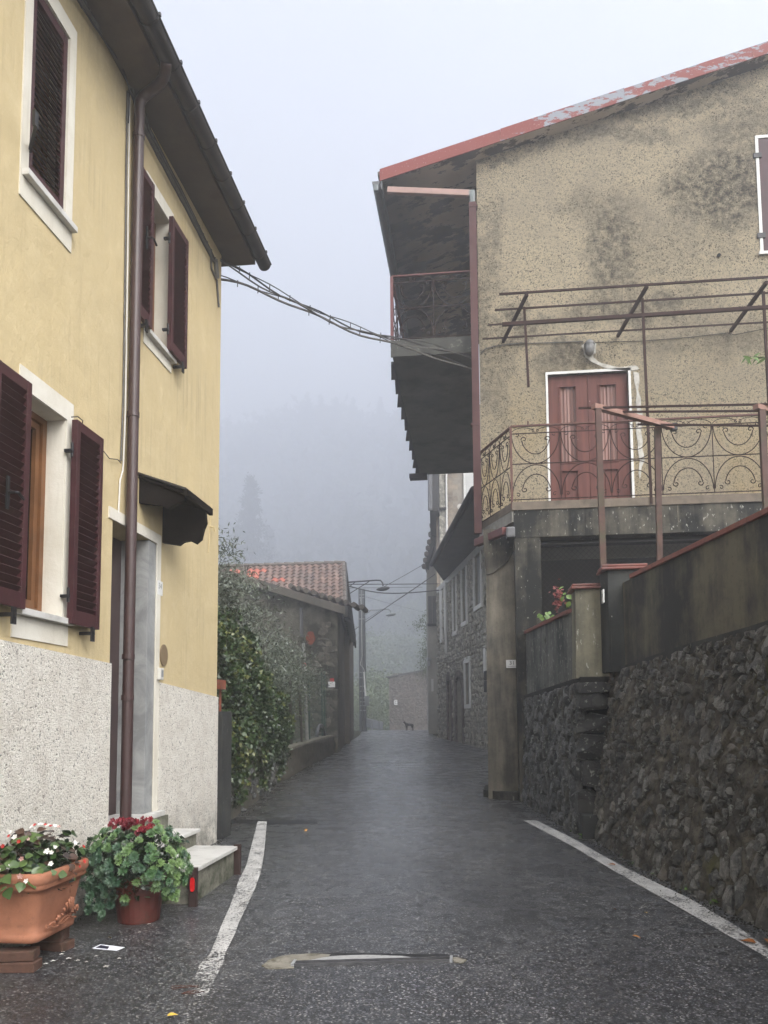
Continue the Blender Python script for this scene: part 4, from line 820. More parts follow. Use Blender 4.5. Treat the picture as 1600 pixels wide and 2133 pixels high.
def clip(poly,a,b):   # keep the side of poly nearer to a than b
    mx,my=(a[0]+b[0])/2,(a[1]+b[1])/2; nx_,ny_=b[0]-a[0],b[1]-a[1]; out=[]
    for i in range(len(poly)):
        p,q_=poly[i],poly[(i+1)%len(poly)]; dp=(p[0]-mx)*nx_+(p[1]-my)*ny_; dq=(q_[0]-mx)*nx_+(q_[1]-my)*ny_
        if dp<=0: out.append(p)
        if dp*dq<0: t=dp/(dp-dq); out.append((p[0]+(q_[0]-p[0])*t,p[1]+(q_[1]-p[1])*t))
    return out
def cellwall(root,W,L,H,pts,ax,proud,mat,rr,joint=.012,skip=0.,lim=300,prio=None,rough_=.012):
    """stones as irregular convex blocks packed in a wall; ax stretches the cells vertically"""
    P=[(x,y/ax) for x,y in pts]; cells=[]
    for i,p in enumerate(P):
        poly=[(max(0,p[0]-.3),max(0,p[1]-.3)),(min(L,p[0]+.3),max(0,p[1]-.3)),(min(L,p[0]+.3),min(H/ax,p[1]+.3)),(max(0,p[0]-.3),min(H/ax,p[1]+.3))]
        nb=sorted(((q_[0]-p[0])**2+(q_[1]-p[1])**2,k) for k,q_ in enumerate(P) if k!=i and abs(q_[0]-p[0])<.6 and abs(q_[1]-p[1])<.6)[:14]
        for _,k in nb:
            poly=clip(poly,p,P[k])
            if len(poly)<3: break
        if len(poly)<3: continue
        poly=[(x,y*ax) for x,y in poly]; cx=sum(x for x,_ in poly)/len(poly); cy=sum(y for _,y in poly)/len(poly)
        ar=abs(sum(poly[k][0]*poly[(k+1)%len(poly)][1]-poly[(k+1)%len(poly)][0]*poly[k][1] for k in range(len(poly))))/2
        if rr.random()<skip: continue
        # merge tiny edges
        q2=[]
        for k in range(len(poly)):
            a_=poly[k]; b_2=poly[(k+1)%len(poly)]
            if math.hypot(a_[0]-b_2[0],a_[1]-b_2[1])>.014: q2.append(a_)
        if len(q2)<4: q2=poly
        cells.append((cx,cy,q2,ar))
    pr=prio or (lambda x,y,a:a)
    cells.sort(key=lambda c:-pr(c[0],c[1],c[3])); rest=MB(); wp=WP[root.name]
    for n,(cx,cy,poly,ar) in enumerate(cells):
        pd=rr.uniform(*proud)*min(1.,(ar/.012)**.5+.25); tx,ty=rr.uniform(-.35,.35),rr.uniform(-.35,.35); sz=math.sqrt(ar)
        V=[];Fc=[];m=len(poly)
        R=[[],[],[],[]]
        for x,y in poly:
            dx,dy=x-cx,y-cy; d=math.hypot(dx,dy)+1e-6; k=max(.3,1-joint/d)
            jx,jy=rr.uniform(-1,1)*rough_*.6,rr.uniform(-1,1)*rough_*.6
            for t,(sc_,dep) in enumerate(((k,-.03),(k*.97,pd*.45),(k*.82,pd*.85),(k*.42,pd))):
                tilt=(tx*dx+ty*dy)*sc_*.35 if t else 0
                R[t].append((cx+dx*sc_+jx*(t<3),cy+dy*sc_+jy*(t<3),dep+tilt+(rr.uniform(-1,1)*rough_*.5*min(1,sz/.1) if t else 0)))
        for ring_ in R:
            for (x,y,dn) in ring_:
                p,A_=W(min(1,max(0,x/L)),min(1,max(0,y/H))); nn=A_.col[1]; nn=nn if nn.x<0 else -nn; V.append(p+nn*dn)
        p,A_=W(min(1,max(0,cx/L)),min(1,max(0,cy/H))); nn=A_.col[1]; nn=nn if nn.x<0 else -nn; V.append(p+nn*(pd*1.03))
        for t in range(3):
            for k in range(m): Fc.append((t*m+k,t*m+(k+1)%m,(t+1)*m+(k+1)%m,(t+1)*m+k))
        for k in range(m): Fc.append((3*m+k,3*m+(k+1)%m,4*m))
        if n<lim:
            me=bpy.data.meshes.new('stone'); c0_=V[-1]; me.from_pydata([tuple(v-c0_) for v in V],[],Fc); me.update(); link('stone',me,mat,root,tuple(c0_))
        else: rest.add([v-wp for v in V],Fc)
    if rest.v:
        me=bpy.data.meshes.new('small_stones'); me.from_pydata(rest.v,[],rest.f); me.update(); link('small_stones',me,mat,root,tuple(wp),kind='stuff')
def poisson(L,H,rad,rr,n,ax=1):
    pts=[]
    for _ in range(n):
        x,y=rr.uniform(0,L),rr.uniform(0,H); r_=rad(x,y)*rr.choice([.7,.85,1,1,1.25,1.6])
        if all((x-a)**2+((y-b)/ax)**2>max(r_,c_)**2*.8 for a,b,c_ in pts if abs(x-a)<.5): pts.append((x,y,r_))
    return [(a,b) for a,b,_ in pts]
ra=random.Random(17)
cellwall(wa,WA,LA,HA,poisson(LA,HA,lambda x,y:.088,ra,5000,1.75),1.75,(.03,.075),M['st_a'],ra,.012)
q=MB()
for i in range(8):
    a=TA0+(TA1-TA0)*i/8; b=TA0+(TA1-TA0)*(i+1)/8; q.hexa([(a[0]-.03,a[1],a[2]-.03),(b[0]-.03,b[1],b[2]-.03),(b[0]+.3,b[1],b[2]-.03),(a[0]+.3,a[1],a[2]-.03)],[(a[0]-.03,a[1],a[2]+.045),(b[0]-.03,b[1],b[2]+.045),(b[0]+.3,b[1],b[2]+.045),(a[0]+.3,a[1],a[2]+.045)])
q.build('ledge',M['mortar_a'],wa)
# core of wall A, quoins on its near end
q=MB(); q.hexa([(A0[0]+.06,12.3,-.1),(A1[0]+.06,9.26,-.1),(2.2,9.26,-.1),(2.2,12.3,-.1)],[(TA0[0]+.06,12.3,TA0[2]-.04),(TA1[0]+.06,9.26,TA1[2]-.04),(2.2,9.26,TA1[2]-.04),(2.2,12.3,TA0[2]-.04)]); q.build('core',M['mortar_a'],wa)
hq=hulls(M['st_q'],6,300,22,.45)
vs_=[1700,1640,1575,1520,1470,1435]; hs=[.30,.34,.28,.26,.20,.16]; 
for i,(v,h) in enumerate(zip([1722,1668,1610,1556,1505,1462,1434],[.29,.26,.30,.28,.25,.20,.13])):
    p=onY(1232,v,9.2); link('quoin_stone',hq[i%6],None,wa,(p[0]+.02+.01*math.sin(i*3),9.28,p[2]),rot=(random.uniform(-.04,.04),random.uniform(-.05,.05),random.uniform(-.1,.1)),scale=(.40+.05*math.sin(i*2.3),.38,h*1.12))
# wall B
XB0,YB0,SB=1.56,9.2,.18
TBp=[onL(1272,1402,XB0,YB0,SB),onL(1420,1352,XB0,YB0,SB),onL(1560,1314,XB0,YB0,SB),onL(1600,1300,XB0,YB0,SB)]
bY=[9.3,9.1,8.64,7.38,6.27,5.4,1.5,-3]; bX=[1.24,1.24,1.27,1.44,1.66,1.88,2.75,3.6]
tz=lambda Y: float(np.interp(-Y,[-p[1] for p in TBp]+[3],[p[2] for p in TBp]+[2.45]))
YN=-3.
def WBf(s,t):
    Y=9.2+(YN-9.2)*s; b=np.array([np.interp(-Y,[-q for q in bY],bX),Y,gz(Y)-.04]); tp=np.array([max(XB0+SB*(YB0-Y),b[0]+.12),Y,tz(Y)])
    p=b+(tp-b)*t; x=Vector((.19,-1,0)).normalized(); z=Vector(tp-b).normalized(); n=x.cross(z).normalized(); z=n.cross(x); return Vector(p),Matrix((x,n,z)).transposed()
wb=thing('stone_wall','big rough rubble retaining wall with brown mortar and moss on the right roadside, nearest the camera','retaining wall',(1.9,5.5,gz(5.5)))
LB=12.4; back(wb,WBf,LB,1.95,560,110,.035,M['mortar_b'],sc=9,inset=.0)
rb=random.Random(23)
ptsB=poisson(4.6,1.95,lambda x,y:(.070 if y>.5 else .098)*(.75+.6*((math.sin(x*3.1)*math.sin(y*4.3+x))>.25)),rb,9000,1.25)+[(4.6+x,y) for x,y in poisson(LB-4.6,1.95,lambda x,y:.16,rb,900,1.2)]
cellwall(wb,WBf,LB,1.95,ptsB,1.25,(-.004,.048),M['st_b'],rb,.016,.22,300,lambda x,y,a:a if x<4.3 else a*.01,.02)
# coping strip between rubble and parapet, with fill block
cur=[WBf(s,1)[0] for s in np.linspace(0,1,26)]
q=MB()
for a,b in zip(cur[:-1],cur[1:]): q.hexa([(a.x-.01,a.y,a.z-.06),(b.x-.01,b.y,b.z-.06),(b.x+.4,b.y,b.z-.06),(a.x+.4,a.y,a.z-.06)],[(a.x-.01,a.y,a.z+.03),(b.x-.01,b.y,b.z+.03),(b.x+.4,b.y,b.z+.03),(a.x+.4,a.y,a.z+.03)])
q.build('ledge',M['pier_d'],wb)
b=onY(1226,1715,9.0); q=MB(); q.box(1.13,1.36,8.9,9.2,.0,.44); 
tag(q.build('step_block',M['pier_d'],bevel=.01,at=(1.25,9.05,.2)),'squared concrete block at the foot of the stone wall where its two sections meet','concrete block')
# fill behind the walls
q=MB(); q.prism([(1.75,9.2,0),(2.1,7,0),(4.2,-4,0),(12,-4,0),(12,11.9,0),(1.15,11.9,0),(1.6,9.25,0)],(0,0,1.9)); q.build('terrace_ground',M['earth'],kind='structure')
# parapets
pa=thing('parapet_wall','speckled grey parapet with thin red coping, low section left of the plastered pier','parapet',tuple(TA0))
c0=onL(1099,1311,TA0[0]+.02,12.32,.171); c1=onL(1199,1267,TA0[0]+.02,12.32,.171); c0[2]=c1[2]=(c0[2]+c1[2])/2
a=TA0.copy(); bb=TA1.copy(); a[0]+=.02; bb[0]+=.02
q=MB(); zt_=c0[2]-.05; q.hexa([(a[0],a[1]-.1,a[2]+.045),(bb[0],bb[1]+.05,bb[2]+.045),(bb[0]+.2,bb[1]+.05,bb[2]+.045),(a[0]+.2,a[1]-.1,a[2]+.045)],[(a[0],a[1]-.1,zt_),(bb[0],bb[1]+.05,zt_),(bb[0]+.2,bb[1]+.05,zt_),(a[0]+.2,a[1]-.1,zt_)]); q.build('wall',M['par_a'],pa)
n=10
for i in range(n):
    p=a+(bb-a)*i/n; r2=a+(bb-a)*(i+1)/n; q=MB(); y0,y1=max(9.64,p[1]-.1),max(9.63,r2[1]-.1+.006)
    q.hexa([(p[0]-.025,y0,zt_+.001),(r2[0]-.025,y1,zt_+.001),(r2[0]+.225,y1,zt_+.001),(p[0]+.225,y0,zt_+.001)],[(p[0]-.025,y0,zt_+.045),(r2[0]-.025,y1,zt_+.045),(r2[0]+.225,y1,zt_+.045),(p[0]+.225,y0,zt_+.045)]); q.build('coping_tile',M['coping'],pa,bevel=.004)
def coping(root,x0,x1,y0,y1,z,mat='coping_r',ov=.055):
    q=MB(); prof=[(0,0),(ov*.9,-.0),(ov,.02),(ov*.95,.035),(ov*.6,.055),(0,.065)]
    q.box(x0-ov,x1+ov,y0-ov,y1+ov,z+.001,z+.030); q.build('coping',M[mat],root,bevel=.010)
    q=MB(); q.box(x0-ov+.012,x1+ov-.012,y0-ov+.012,y1+ov-.012,z+.031,z+.062); q.build('coping_top',M[mat],root,bevel=.012)
x0,x1=xY(1200,1400,9.25),xY(1270,1400,9.25); zp=zY(1235,1227,9.25)
pr1=thing('wall_pier','pale speckled plastered pier with rounded red coping at the bend of the wall','pier',(x0,9.25,TA1[2]))
q=MB(); q.hexa([(x0-.0,9.25,TA1[2]+.03),(x1,9.25,TA1[2]+.03),(x1,9.62,TA1[2]+.03),(x0-.0,9.62,TA1[2]+.03)],[(xY(1199,1240,9.25),9.25,zp),(x1,9.25,zp),(x1,9.62,zp),(xY(1199,1240,9.25),9.62,zp)]); q.build('shaft',M['pier'],pr1); coping(pr1,xY(1199,1240,9.25),x1-.06,9.25,9.6,zp)
Y2=8.95; x0,x1=xY(1269,1300,Y2),xY(1340,1200,Y2); zp2=zY(1300,1187,Y2)
pr2=thing('wall_pier','dark stained pier carrying a small number plate, right of the pale pier','pier',(x0,Y2,2))
q=MB(); q.hexa([(x0,Y2,2.0),(x1,Y2,2.0),(x1,Y2+.28,2.0),(x0-.045,Y2+.28,2.0)],[(x0,Y2,zp2),(x1,Y2,zp2),(x1,Y2+.28,zp2),(x0-.045,Y2+.28,zp2)]); q.build('shaft',M['pier_d'],pr2); coping(pr2,x0-.02,x1,Y2,Y2+.28,zp2)
pn=onL(1272,1237,x0-.005,Y2,.16); np_=thing('number_plate','small white number plate with red border on the dark pier','number plate',tuple(pn))
q=MB(); q.box(x0-.052,x0-.036,Y2+.03,Y2+.14,pn[2]-.075,pn[2]+.075); q.build('plate',M['tile_w'],np_,bevel=.003)
text('29',.06,(x0-.0525,Y2+.085,pn[2]+.01),(math.pi/2,0,-math.pi/2),M['ink'],np_,.0004)
# parapet B : long dark wall
pb=thing('parapet_wall','long dark stained parapet with flat red tile coping above the rubble wall at right','parapet',(1.8,7,2.1))
cB=onL(1302,1207,XB0+.03,YB0,SB); cB2=onL(1600,1052,XB0+.03,YB0,SB); zc=(cB[2]+cB2[2])/2
xl=lambda Y: XB0+.035+SB*(YB0-Y)
Ys=np.linspace(8.93,-3,24)
q=MB()
for y0,y1 in zip(Ys[:-1],Ys[1:]): q.hexa([(xl(y0),y0,tz(y0)+.02),(xl(y1),y1,tz(y1)+.02),(xl(y1)+.2,y1,tz(y1)+.02),(xl(y0)+.2,y0,tz(y0)+.02)],[(xl(y0),y0,zc-.045),(xl(y1),y1,zc-.045),(xl(y1)+.2,y1,zc-.045),(xl(y0)+.2,y0,zc-.045)])
q.build('wall',M['par_b'],pb)
y=8.66
while y>-3:
    y1=y-.30; q=MB(); q.hexa([(xl(y)-.03,y,zc-.044),(xl(y1)-.03,y1+.006,zc-.044),(xl(y1)+.23,y1+.006,zc-.044),(xl(y)+.23,y,zc-.044)],[(xl(y)-.03,y,zc),(xl(y1)-.03,y1+.006,zc),(xl(y1)+.23,y1+.006,zc),(xl(y)+.23,y,zc)]); q.build('coping_tile',M['coping'],pb,bevel=.004); y=y1
# front pergola on posts
fp=thing('stair_pergola','low rusty pergola of square posts, pinkish wooden beams and thin bars beside the terrace stairs','pergola',(1.5,9.5,2))
YP=9.75; zt2=zY(1241,850,YP); Yq=(lambda: 10.6)()
for Yc in np.arange(9.75,12,.01):
    if zY(1370,889,Yc)<=zt2: Yq=Yc; break
for Yc in np.arange(8.0,12,.01):
    if zY(1370,889,Yc)>=zt2: Yq=Yc; break
for u0,v0,u1,Y in ((1246,852,1258,YP),(1369,890,1371,Yq)):
    q=MB(); q.bar(tuple(onY(u0,v0,Y)),(xY(u1,1205,Y),Y,1.9),.07,.07); q.build('post',M['postrust'],fp)
q=MB(); q.bar(tuple(onY(1587,855,YP)),(xY(1597,1100,YP),YP,1.9),.07,.07); q.build('post',M['postrust'],fp)
pA=onY(1236,846,YP); pB=onY(1402,890,Yq); q=MB(); q.bar(tuple(pA),tuple(pA+(pB-pA)*1.0),.075,.06); q.build('beam',M['beamwood'],fp)
dv=pB-pA; pC=onY(1574,847,YP); q=MB(); q.bar(tuple(pC),tuple(pC+dv),.075,.06); q.build('beam',M['beamwood'],fp)
q=MB(); q.bar(tuple(pB+np.array([-.03,0,-.0])),tuple(pB+np.array([.05,0,0])),.08,.09); q.build('beam_cap',M['iron'],fp)
for (u,v,u2,v2,t) in ((1205,850,1600,842,0.06),(1262,858,1600,856,.30),(1328,884,1600,887,.78)):
    Y=YP+(Yq-YP)*t; p=onY(u,v,Y); p2=onY(u2,v2,Y); p2=p+(p2-p)*1.5; q=MB(); q.bar(tuple(p),tuple(p2),.022,.022); q.build('bar',M['scroll'],fp)
# apron at pillar foot
q=MB(); P=[onG(u,v) for u,v in ((1040,1652),(1086,1640),(1086,1668),(1068,1668))]; q=MB(); q.prism([(p[0],p[1],.2) for p in P],(0,0,.13)); tag(q.build('kerb_stone',M['slabgrey'],bevel=.01,at=tuple(P[0])),'pale broken kerb stone at the foot of the number pillar','kerb stone')
q=MB(); q.prism([(.15,13.6,.1),(.9,13.6,.1),(.95,12.2,.1),(.75,12.2,.1),(.35,12.25,.1),(.1,12.7,.1)],(0,0,.28)); q.build('pavement',M['gravel'],kind='structure')
# ================================================================== stone house with white window frames (right, beyond)
def line_pl(P0,P1):   # vertical plane through two ground points; returns frame fn and pixel solver
    P0=np.array(P0[:2]);P1=np.array(P1[:2]);L=np.linalg.norm(P1-P0);d=(P1-P0)/L; n=np.array([-d[1],d[0]])
    if n@(-P0)<0: n=-n
    def P(s,z,k): q=P0+d*s+n*k; return (q[0],q[1],z)
    def S(u,v,k=0):
        r=ray(u,v); t=((P0+n*k)@n)/(r[:2]@n); q=CC+r*t; return float((q[:2]-P0-n*k)@d),float(q[2])
    return P,S,L
PC,SCC,LC=line_pl((.36+.9,20.4),(-1.52,33.6))
hc=thing('stone_house','rubble stone house with white framed windows and a deep grey eave, beyond the gable house','house',(1,26,gz(26)))
zC=SCC(960,1189)[1]; zC0=SCC(960,1176)[1]
wins=[(987.5,1153,1005.5,1268,1),(961.5,1186,974.5,1302,1),(943.5,1216,953,1322,1),(926.5,1204,933,1318,1),(917.8,1240,922,1338,1),(968.5,1378,981.5,1474,0),(1009.5,1354,1014,1400,0)]
ops=[]
for u0,v0,u1,v1,up in wins:
    s1,zt=SCC(u0,v0); s0,zb_=SCC(u1,v1); zt=min(zt,zC-.05) if up else zt
    z0=SCC((u0+u1)/2,v1-2)[1]; ops.append((s0+.08,s1-.08,z0+.08,zt-.08 if not up else zC-.02))
for u0,v0,u1,v1 in ((952,1410,966,1540),(935,1412,942.5,1532)):
    s1,_=SCC(u0,v0); s0,_=SCC(u1,v1); z1=SCC((u0+u1)/2,v0)[1]; ops.append((s0,s1,gz(28)+.05,z1))
ops=[o if o[1]>o[0] else (o[1],o[0],o[2],o[3]) for o in ops]
zCt=zC0+.02
facade('wall',M['house_cb'],hc,PC,0,LC,-.2,lambda s:zCt,ops,.4)
q=MB(); bxP(q,PC,0,LC-.0,zC,zC0,.003,.05); q.build('grey_band',M['band'],hc)
for i,o in enumerate(ops):
    q=MB(); bxP(q,PC,o[0]-.02,o[1]+.02,o[2],o[3]+.01,-.42,-.402); 
    if i<7:
        fr_=q.build('dark_pane',M['glass_dark'],hc); q=MB(); fw=.11
        ring(q,PC,(o[0],o[1],o[2],min(o[3],zC-.022)),(fw,fw,.14,0 if i<5 else .2),-.01,.05); wf=q.build('window_frame',M['frame_w'],hc)
        q=MB(); bxP(q,PC,o[0]+.01,o[1]-.01,o[2]+.01,o[3]-.01,-.12,-.08); q.build('shutter',M['frame_g'],hc)
    else:
        q.build('dark_doorway',M['porch'],hc)
        q=MB(); r0=(o[1]-o[0])/2; cx=(o[0]+o[1])/2
        for k in range(9):
            a0,a1=math.pi*k/9,math.pi*(k+1)/9-.03; pts=[(cx-(r0)*math.cos(a0),o[3]-.3+(.32)*math.sin(a0)),(cx-(r0)*math.cos(a1),o[3]-.3+.32*math.sin(a1)),(cx-(r0+.25)*math.cos(a1),o[3]-.3+.55*math.sin(a1)),(cx-(r0+.25)*math.cos(a0),o[3]-.3+.55*math.sin(a0))]
            w=MB(); w.prism([PC(s,z,.0) for s,z in pts],tuple(np.array(PC(0,0,.09))-np.array(PC(0,0,0)))); w.build('arch_stone',M['house_f'],hc)
        w=MB(); bxP(w,PC,o[0]-.25,o[0],o[2]-.2,o[3]-.3,.0,.07); bxP(w,PC,o[1],o[1]+.25,o[2]-.2,o[3]-.3,.0,.07); w.build('door_surround',M['house_f'],hc)
def stuff_stones(root,P,s0,s1,z0,z1,ops,w,h,proud,mat,seed,name='rubble_stones'):
    r=random.Random(seed); b=MB(); z=z0
    ms=[hull(seed*50+i,11,.5) for i in range(8)]
    while z<z1:
        hh=h*r.uniform(.7,1.3); s=s0+r.uniform(0,w)
        while s<s1:
            ww=w*r.uniform(.5,1.5)
            if not any(o[0]-.14-ww/2<s+ww/2<o[1]+.14+ww/2 and o[2]-.2<z+hh/2<o[3]+.05 for o in ops):
                m=r.choice(ms); a=r.uniform(-.2,.2); off=[]
                for v in m.vertices:
                    x,y,zz=v.co; x,zz=x*math.cos(a)-zz*math.sin(a),x*math.sin(a)+zz*math.cos(a)
                    off.append(P(s+ww/2+x*ww*1.1,z+hh/2+zz*hh*1.1,y*proud*2))
                b.add(off,[tuple(f.vertices) for f in m.polygons])
            s+=ww*.95
        z+=hh*.92
    wp=WP[root.name]; b.v=[(v[0]-wp.x,v[1]-wp.y,v[2]-wp.z) for v in b.v]
    m=bpy.data.meshes.new(name); m.from_pydata(b.v,[],b.f); m.update(); return link(name,m,mat,root,tuple(wp),kind='stuff')
stuff_stones(hc,PC,.0,LC,.2,zC,ops,.34,.20,.07,M['house_c'],11)
# eave of the stone house
ea=[onY(983,1042,20.2)]; ze=ea[0][2]
eo=[]
for u,v in ((986,1036),(903,1180)):
    d=ray(u,v); t=(ze-1.5)/d[2]; eo.append(CC+d*t)
eo=[np.array(p) for p in eo]; d_=eo[1]-eo[0]; eo0=eo[0]-d_*.05; eo1=eo[1]
ei0=np.array(PC(0,zCt,-.1)); ei1=np.array(PC(min(LC,12.3),zCt,-.1))
q=MB(); 
ei0z,ei1z=zCt+.01,zCt+.01
q.hexa([(eo0[0],eo0[1],ze),(eo1[0],eo1[1],ze),(ei1[0],ei1[1],ei1z),(ei0[0],ei0[1],ei0z)],[(eo0[0],eo0[1],ze+.1),(eo1[0],eo1[1],ze+.1),(ei1[0]+2.5,ei1[1],ei1z+1.6),(ei0[0]+2.5,ei0[1],ei0z+1.6)]); q.build('eave',M['eave_g'],hc)
q=MB(); q.tube([(eo0[0]-.07,eo0[1],ze+.08),(eo1[0]-.07,eo1[1],ze+.08)],.085,8); q.build('gutter',M['eave_d'],hc,smooth=True)
q=MB(); q.hexa([(eo0[0],eo0[1],ze+.102),(eo1[0],eo1[1],ze+.102),(eo1[0]+5,eo1[1],ze+1.3),(eo0[0]+5,eo0[1],ze+1.3)],[(eo0[0],eo0[1],ze+.16),(eo1[0],eo1[1],ze+.16),(eo1[0]+5,eo1[1],ze+1.4),(eo0[0]+5,eo0[1],ze+1.4)]); q.build('roof',M['tile_g'],hc)
s_,z_=SCC(1012,1366,.1); 
for vv,hh_ in ((1407,.28),(1430,.34)):
    s_,z_=SCC(1013,vv,.1); q=MB(); bxP(q,PC,s_-.2,s_+.2,z_-hh_/2,z_+hh_/2,.005,.13); q.build('meter_box',M['eave_d'],hc)
p0=SCC(929,1208,.08); q=MB(); q.tube([PC(p0[0],p0[1]-.1,.1),PC(p0[0]+.1,gz(31)+3.4,.1)],.05,6); q.build('rain_pipe',M['frame_w'],hc)
# ================================================================== tall block house behind it
YE=34.0
he=thing('block_house','tall brown block house with a pale pipe, rising behind the grey eave','house',(0,36,gz(36)))
PE=lambda s,z,n:(s,YE-n,z)
xl_=xY(908,1040,YE); xr_=3.2; zt_e=zY(930,985,YE)+3
q=MB(); q.box(xl_,xr_,YE,YE+7,.3,zt_e); q.build('wall',M['house_e'],he)
# blocks visible
bz=zY(940,1180,YE); 
for j in range(16):
    z0=bz+j*.26; off=.0 if j%2 else .22
    for i in range(9):
        x0=xY(934,1100,YE)+i*.46-off; x1=x0+.435
        if x1>xY(966,1100,YE): break
        q=MB(); q.box(max(x0,xY(932,1100,YE)),x1,YE-.03-.012*((i*7+j*3)%3),YE,z0,z0+.235); q.build('block',M['house_e'],he)
q=MB(); q.box(xY(930,1100,YE),xY(966,1100,YE)+.1,YE-.02,YE-.001,bz-.5,zt_e-.5); q.build('mortar',M['mortar_l'],he)
q=MB(); q.box(xY(966.5,1050,YE),xY(971,1050,YE),YE-.12,YE,bz,zt_e); q.build('corner_band',M['frame_w'],he)
q=MB(); q.box(xY(971.5,1050,YE),xY(1000,1050,YE),YE-.08,YE-.001,bz,zt_e); q.build('pale_panel',M['band'],he)
q=MB(); q.box(xY(915,1050,YE),xY(929,1050,YE),YE-.07,YE-.001,bz-.8,zt_e); stn=q.build('stone_strip',M['house_c'],he)
q=MB(); q.tube([(xY(930.5,1000,YE),YE-.12,zt_e),(xY(930.8,1130,YE),YE-.12,bz-.4)],.045,6); q.build('rain_pipe',M['frame_w'],he)
q=MB(); q.box(xY(914,1063,YE),xY(930,1063,YE),YE-.25,YE,zY(920,1064,YE),zY(920,1060,YE)); q.box(xY(913.5,1063,YE),xY(915,1063,YE),YE-.2,YE-.05,zY(920,1130,YE),zY(920,1064,YE)); q.build('ledge',M['eave_d'],he)
zk=zY(900,1064,YE-1); q=MB(); q.hexa([(xY(895.5,1064,YE-1),YE-1,zk),(xY(913,1064,YE-1),YE-1,zk),(xY(913,1064,YE-1)+.2,YE+7,zk),(xY(895.5,1064,YE-1)-.4,YE+7,zk)],[(xY(895,1000,YE-1),YE-1,zt_e+1),(xY(913,1000,YE-1),YE-1,zt_e+1),(xY(913,1064,YE-1)+.2,YE+7,zt_e+1),(xY(895,1064,YE-1)-.4,YE+7,zt_e+1)]); q.build('roof_edge',M['eave_d'],he)
q=MB(); q.tube([(xY(896.5,1063,YE-1),YE-1.1,zk-.0),(xY(897.5,1000,YE-1),YE-1.1,zt_e)],.1,8); q.build('gutter',M['gut_g'],he)
fl=onY(958,1055,YE-.1); q=MB(); q.prism([(fl[0]+.12*math.cos(t),YE-.06,fl[2]+.12*math.sin(t)) for t in np.linspace(0,6.28,12,endpoint=False)],(0,-.03,0)); q.build('round_lamp',M['plastic_w'],he)
# grey rendered house further on
YD=38.
hd=thing('grey_house','narrow grey rendered house with brown shutters at the far right end of the road','house',(-2.5,41,gz(41)))
xdl=xY(890.5,1300,YD); xdr=xY(921,1300,YD)
q=MB(); 
poly=[(xdl,-.2+.9),(xdl,zY(889,1182,YD)),(xY(898,1130,YD),zY(898,1130,YD)),(xY(906,1070,YD),zY(906,1070,YD)),(3,zY(906,1070,YD)+1),(3,.7)]
q.prism([(x,YD,z) for x,z in poly],(-.6,9,0)); q.build('wall',M['house_d'],hd)
q=MB(); e0=(xY(885,1183,YD),zY(885,1183,YD)); e1=(xY(897,1128,YD),zY(897,1128,YD)); e2=(xY(906.5,1062,YD),zY(906.5,1062,YD)); 
q.prism([(x,YD-.35,z) for x,z in (e0,e1,e2,(e2[0]+.12,e2[1]-.1),(e1[0]+.22,e1[1]-.1),(e0[0]+.2,e0[1]-.12))],(0,9.5,0)); q.build('roof_edge',M['eave_d'],hd)
for i in range(9):
    t=i/8; x=e0[0]+(e2[0]-e0[0])*t; z=np.interp(x,[e0[0],e1[0],e2[0]],[e0[1],e1[1],e2[1]]); w=MB(); w.tube([(x-.02,YD-.45,z+.02),(x-.02,YD-.1,z+.02)],.12,6); w.build('roof_tile',M['tile_g'],hd)
s0=onY(892,1242,YD-.05);s1=onY(909,1298,YD-.05)
for a_,b2 in ((s0[0],(s0[0]+s1[0])/2-.01),((s0[0]+s1[0])/2+.01,s1[0])):
    w=MB(); w.box(a_,b2,YD-.10,YD-.03,s1[2],s0[2]); sh_=w.build('shutter',M['eave_g'],hd)
w=MB(); w.box(s0[0]-.05,s1[0]+.05,YD-.16,YD-.001,s1[2]-.14,s1[2]-.02); w.build('window_sill',M['eave_d'],hd)
w=MB(); k=onY(891.5,1373,YD-.2); w.tube([(k[0]-.05,YD-.25,k[2]),(k[0]+.12,YD-.1,k[2]-.03)],.09,8); w.box(k[0],k[0]+.1,YD-.2,YD,k[2]-.3,k[2]-.1); w.build('wall_bracket',M['galv'],hd)
k=onY(900.5,1427,YD-.05); w=MB(); w.box(k[0]-.05,k[0]+.06,YD-.04,YD-.001,k[2]-.3,k[2]+.3); w.build('notice_panel',M['band'],hd)
# ruin wall at the bend
YR=62.; x0,x1=xY(811,1450,YR),xY(897,1450,YR)
hr_=thing('ruined_building','low roofless brick and stone building in the fog at the bend of the road','ruin',((x0+x1)/2,YR,gz(YR)))
q=MB(); q.prism([(x0,YR,-.5),(x1,YR,-.5),(x1,YR,zY(893,1396,YR)),(x0,YR,zY(812,1412,YR))],(0,5,0)); q.build('wall',M['house_f'],hr_)
q=MB(); q.prism([(x0-.2,YR-.12,zY(812,1412,YR)),(x1,YR-.12,zY(893,1396,YR)),(x1,YR-.12,zY(893,1396,YR)+.14),(x0-.25,YR-.12,zY(812,1412,YR)+.10)],(0,5.2,0)); q.build('coping',M['eave_g'],hr_)
stuff_stones(hr_,lambda s,z,n:(s,YR-n,z),x0,x1,.8,zY(893,1398,YR)-.25,[],.30,.17,.04,M['house_f'],23)
k=onY(824.5,1463,YR-.2); sn2=thing('road_sign','small white rectangular sign on the ruined building in the fog','sign',tuple(k))
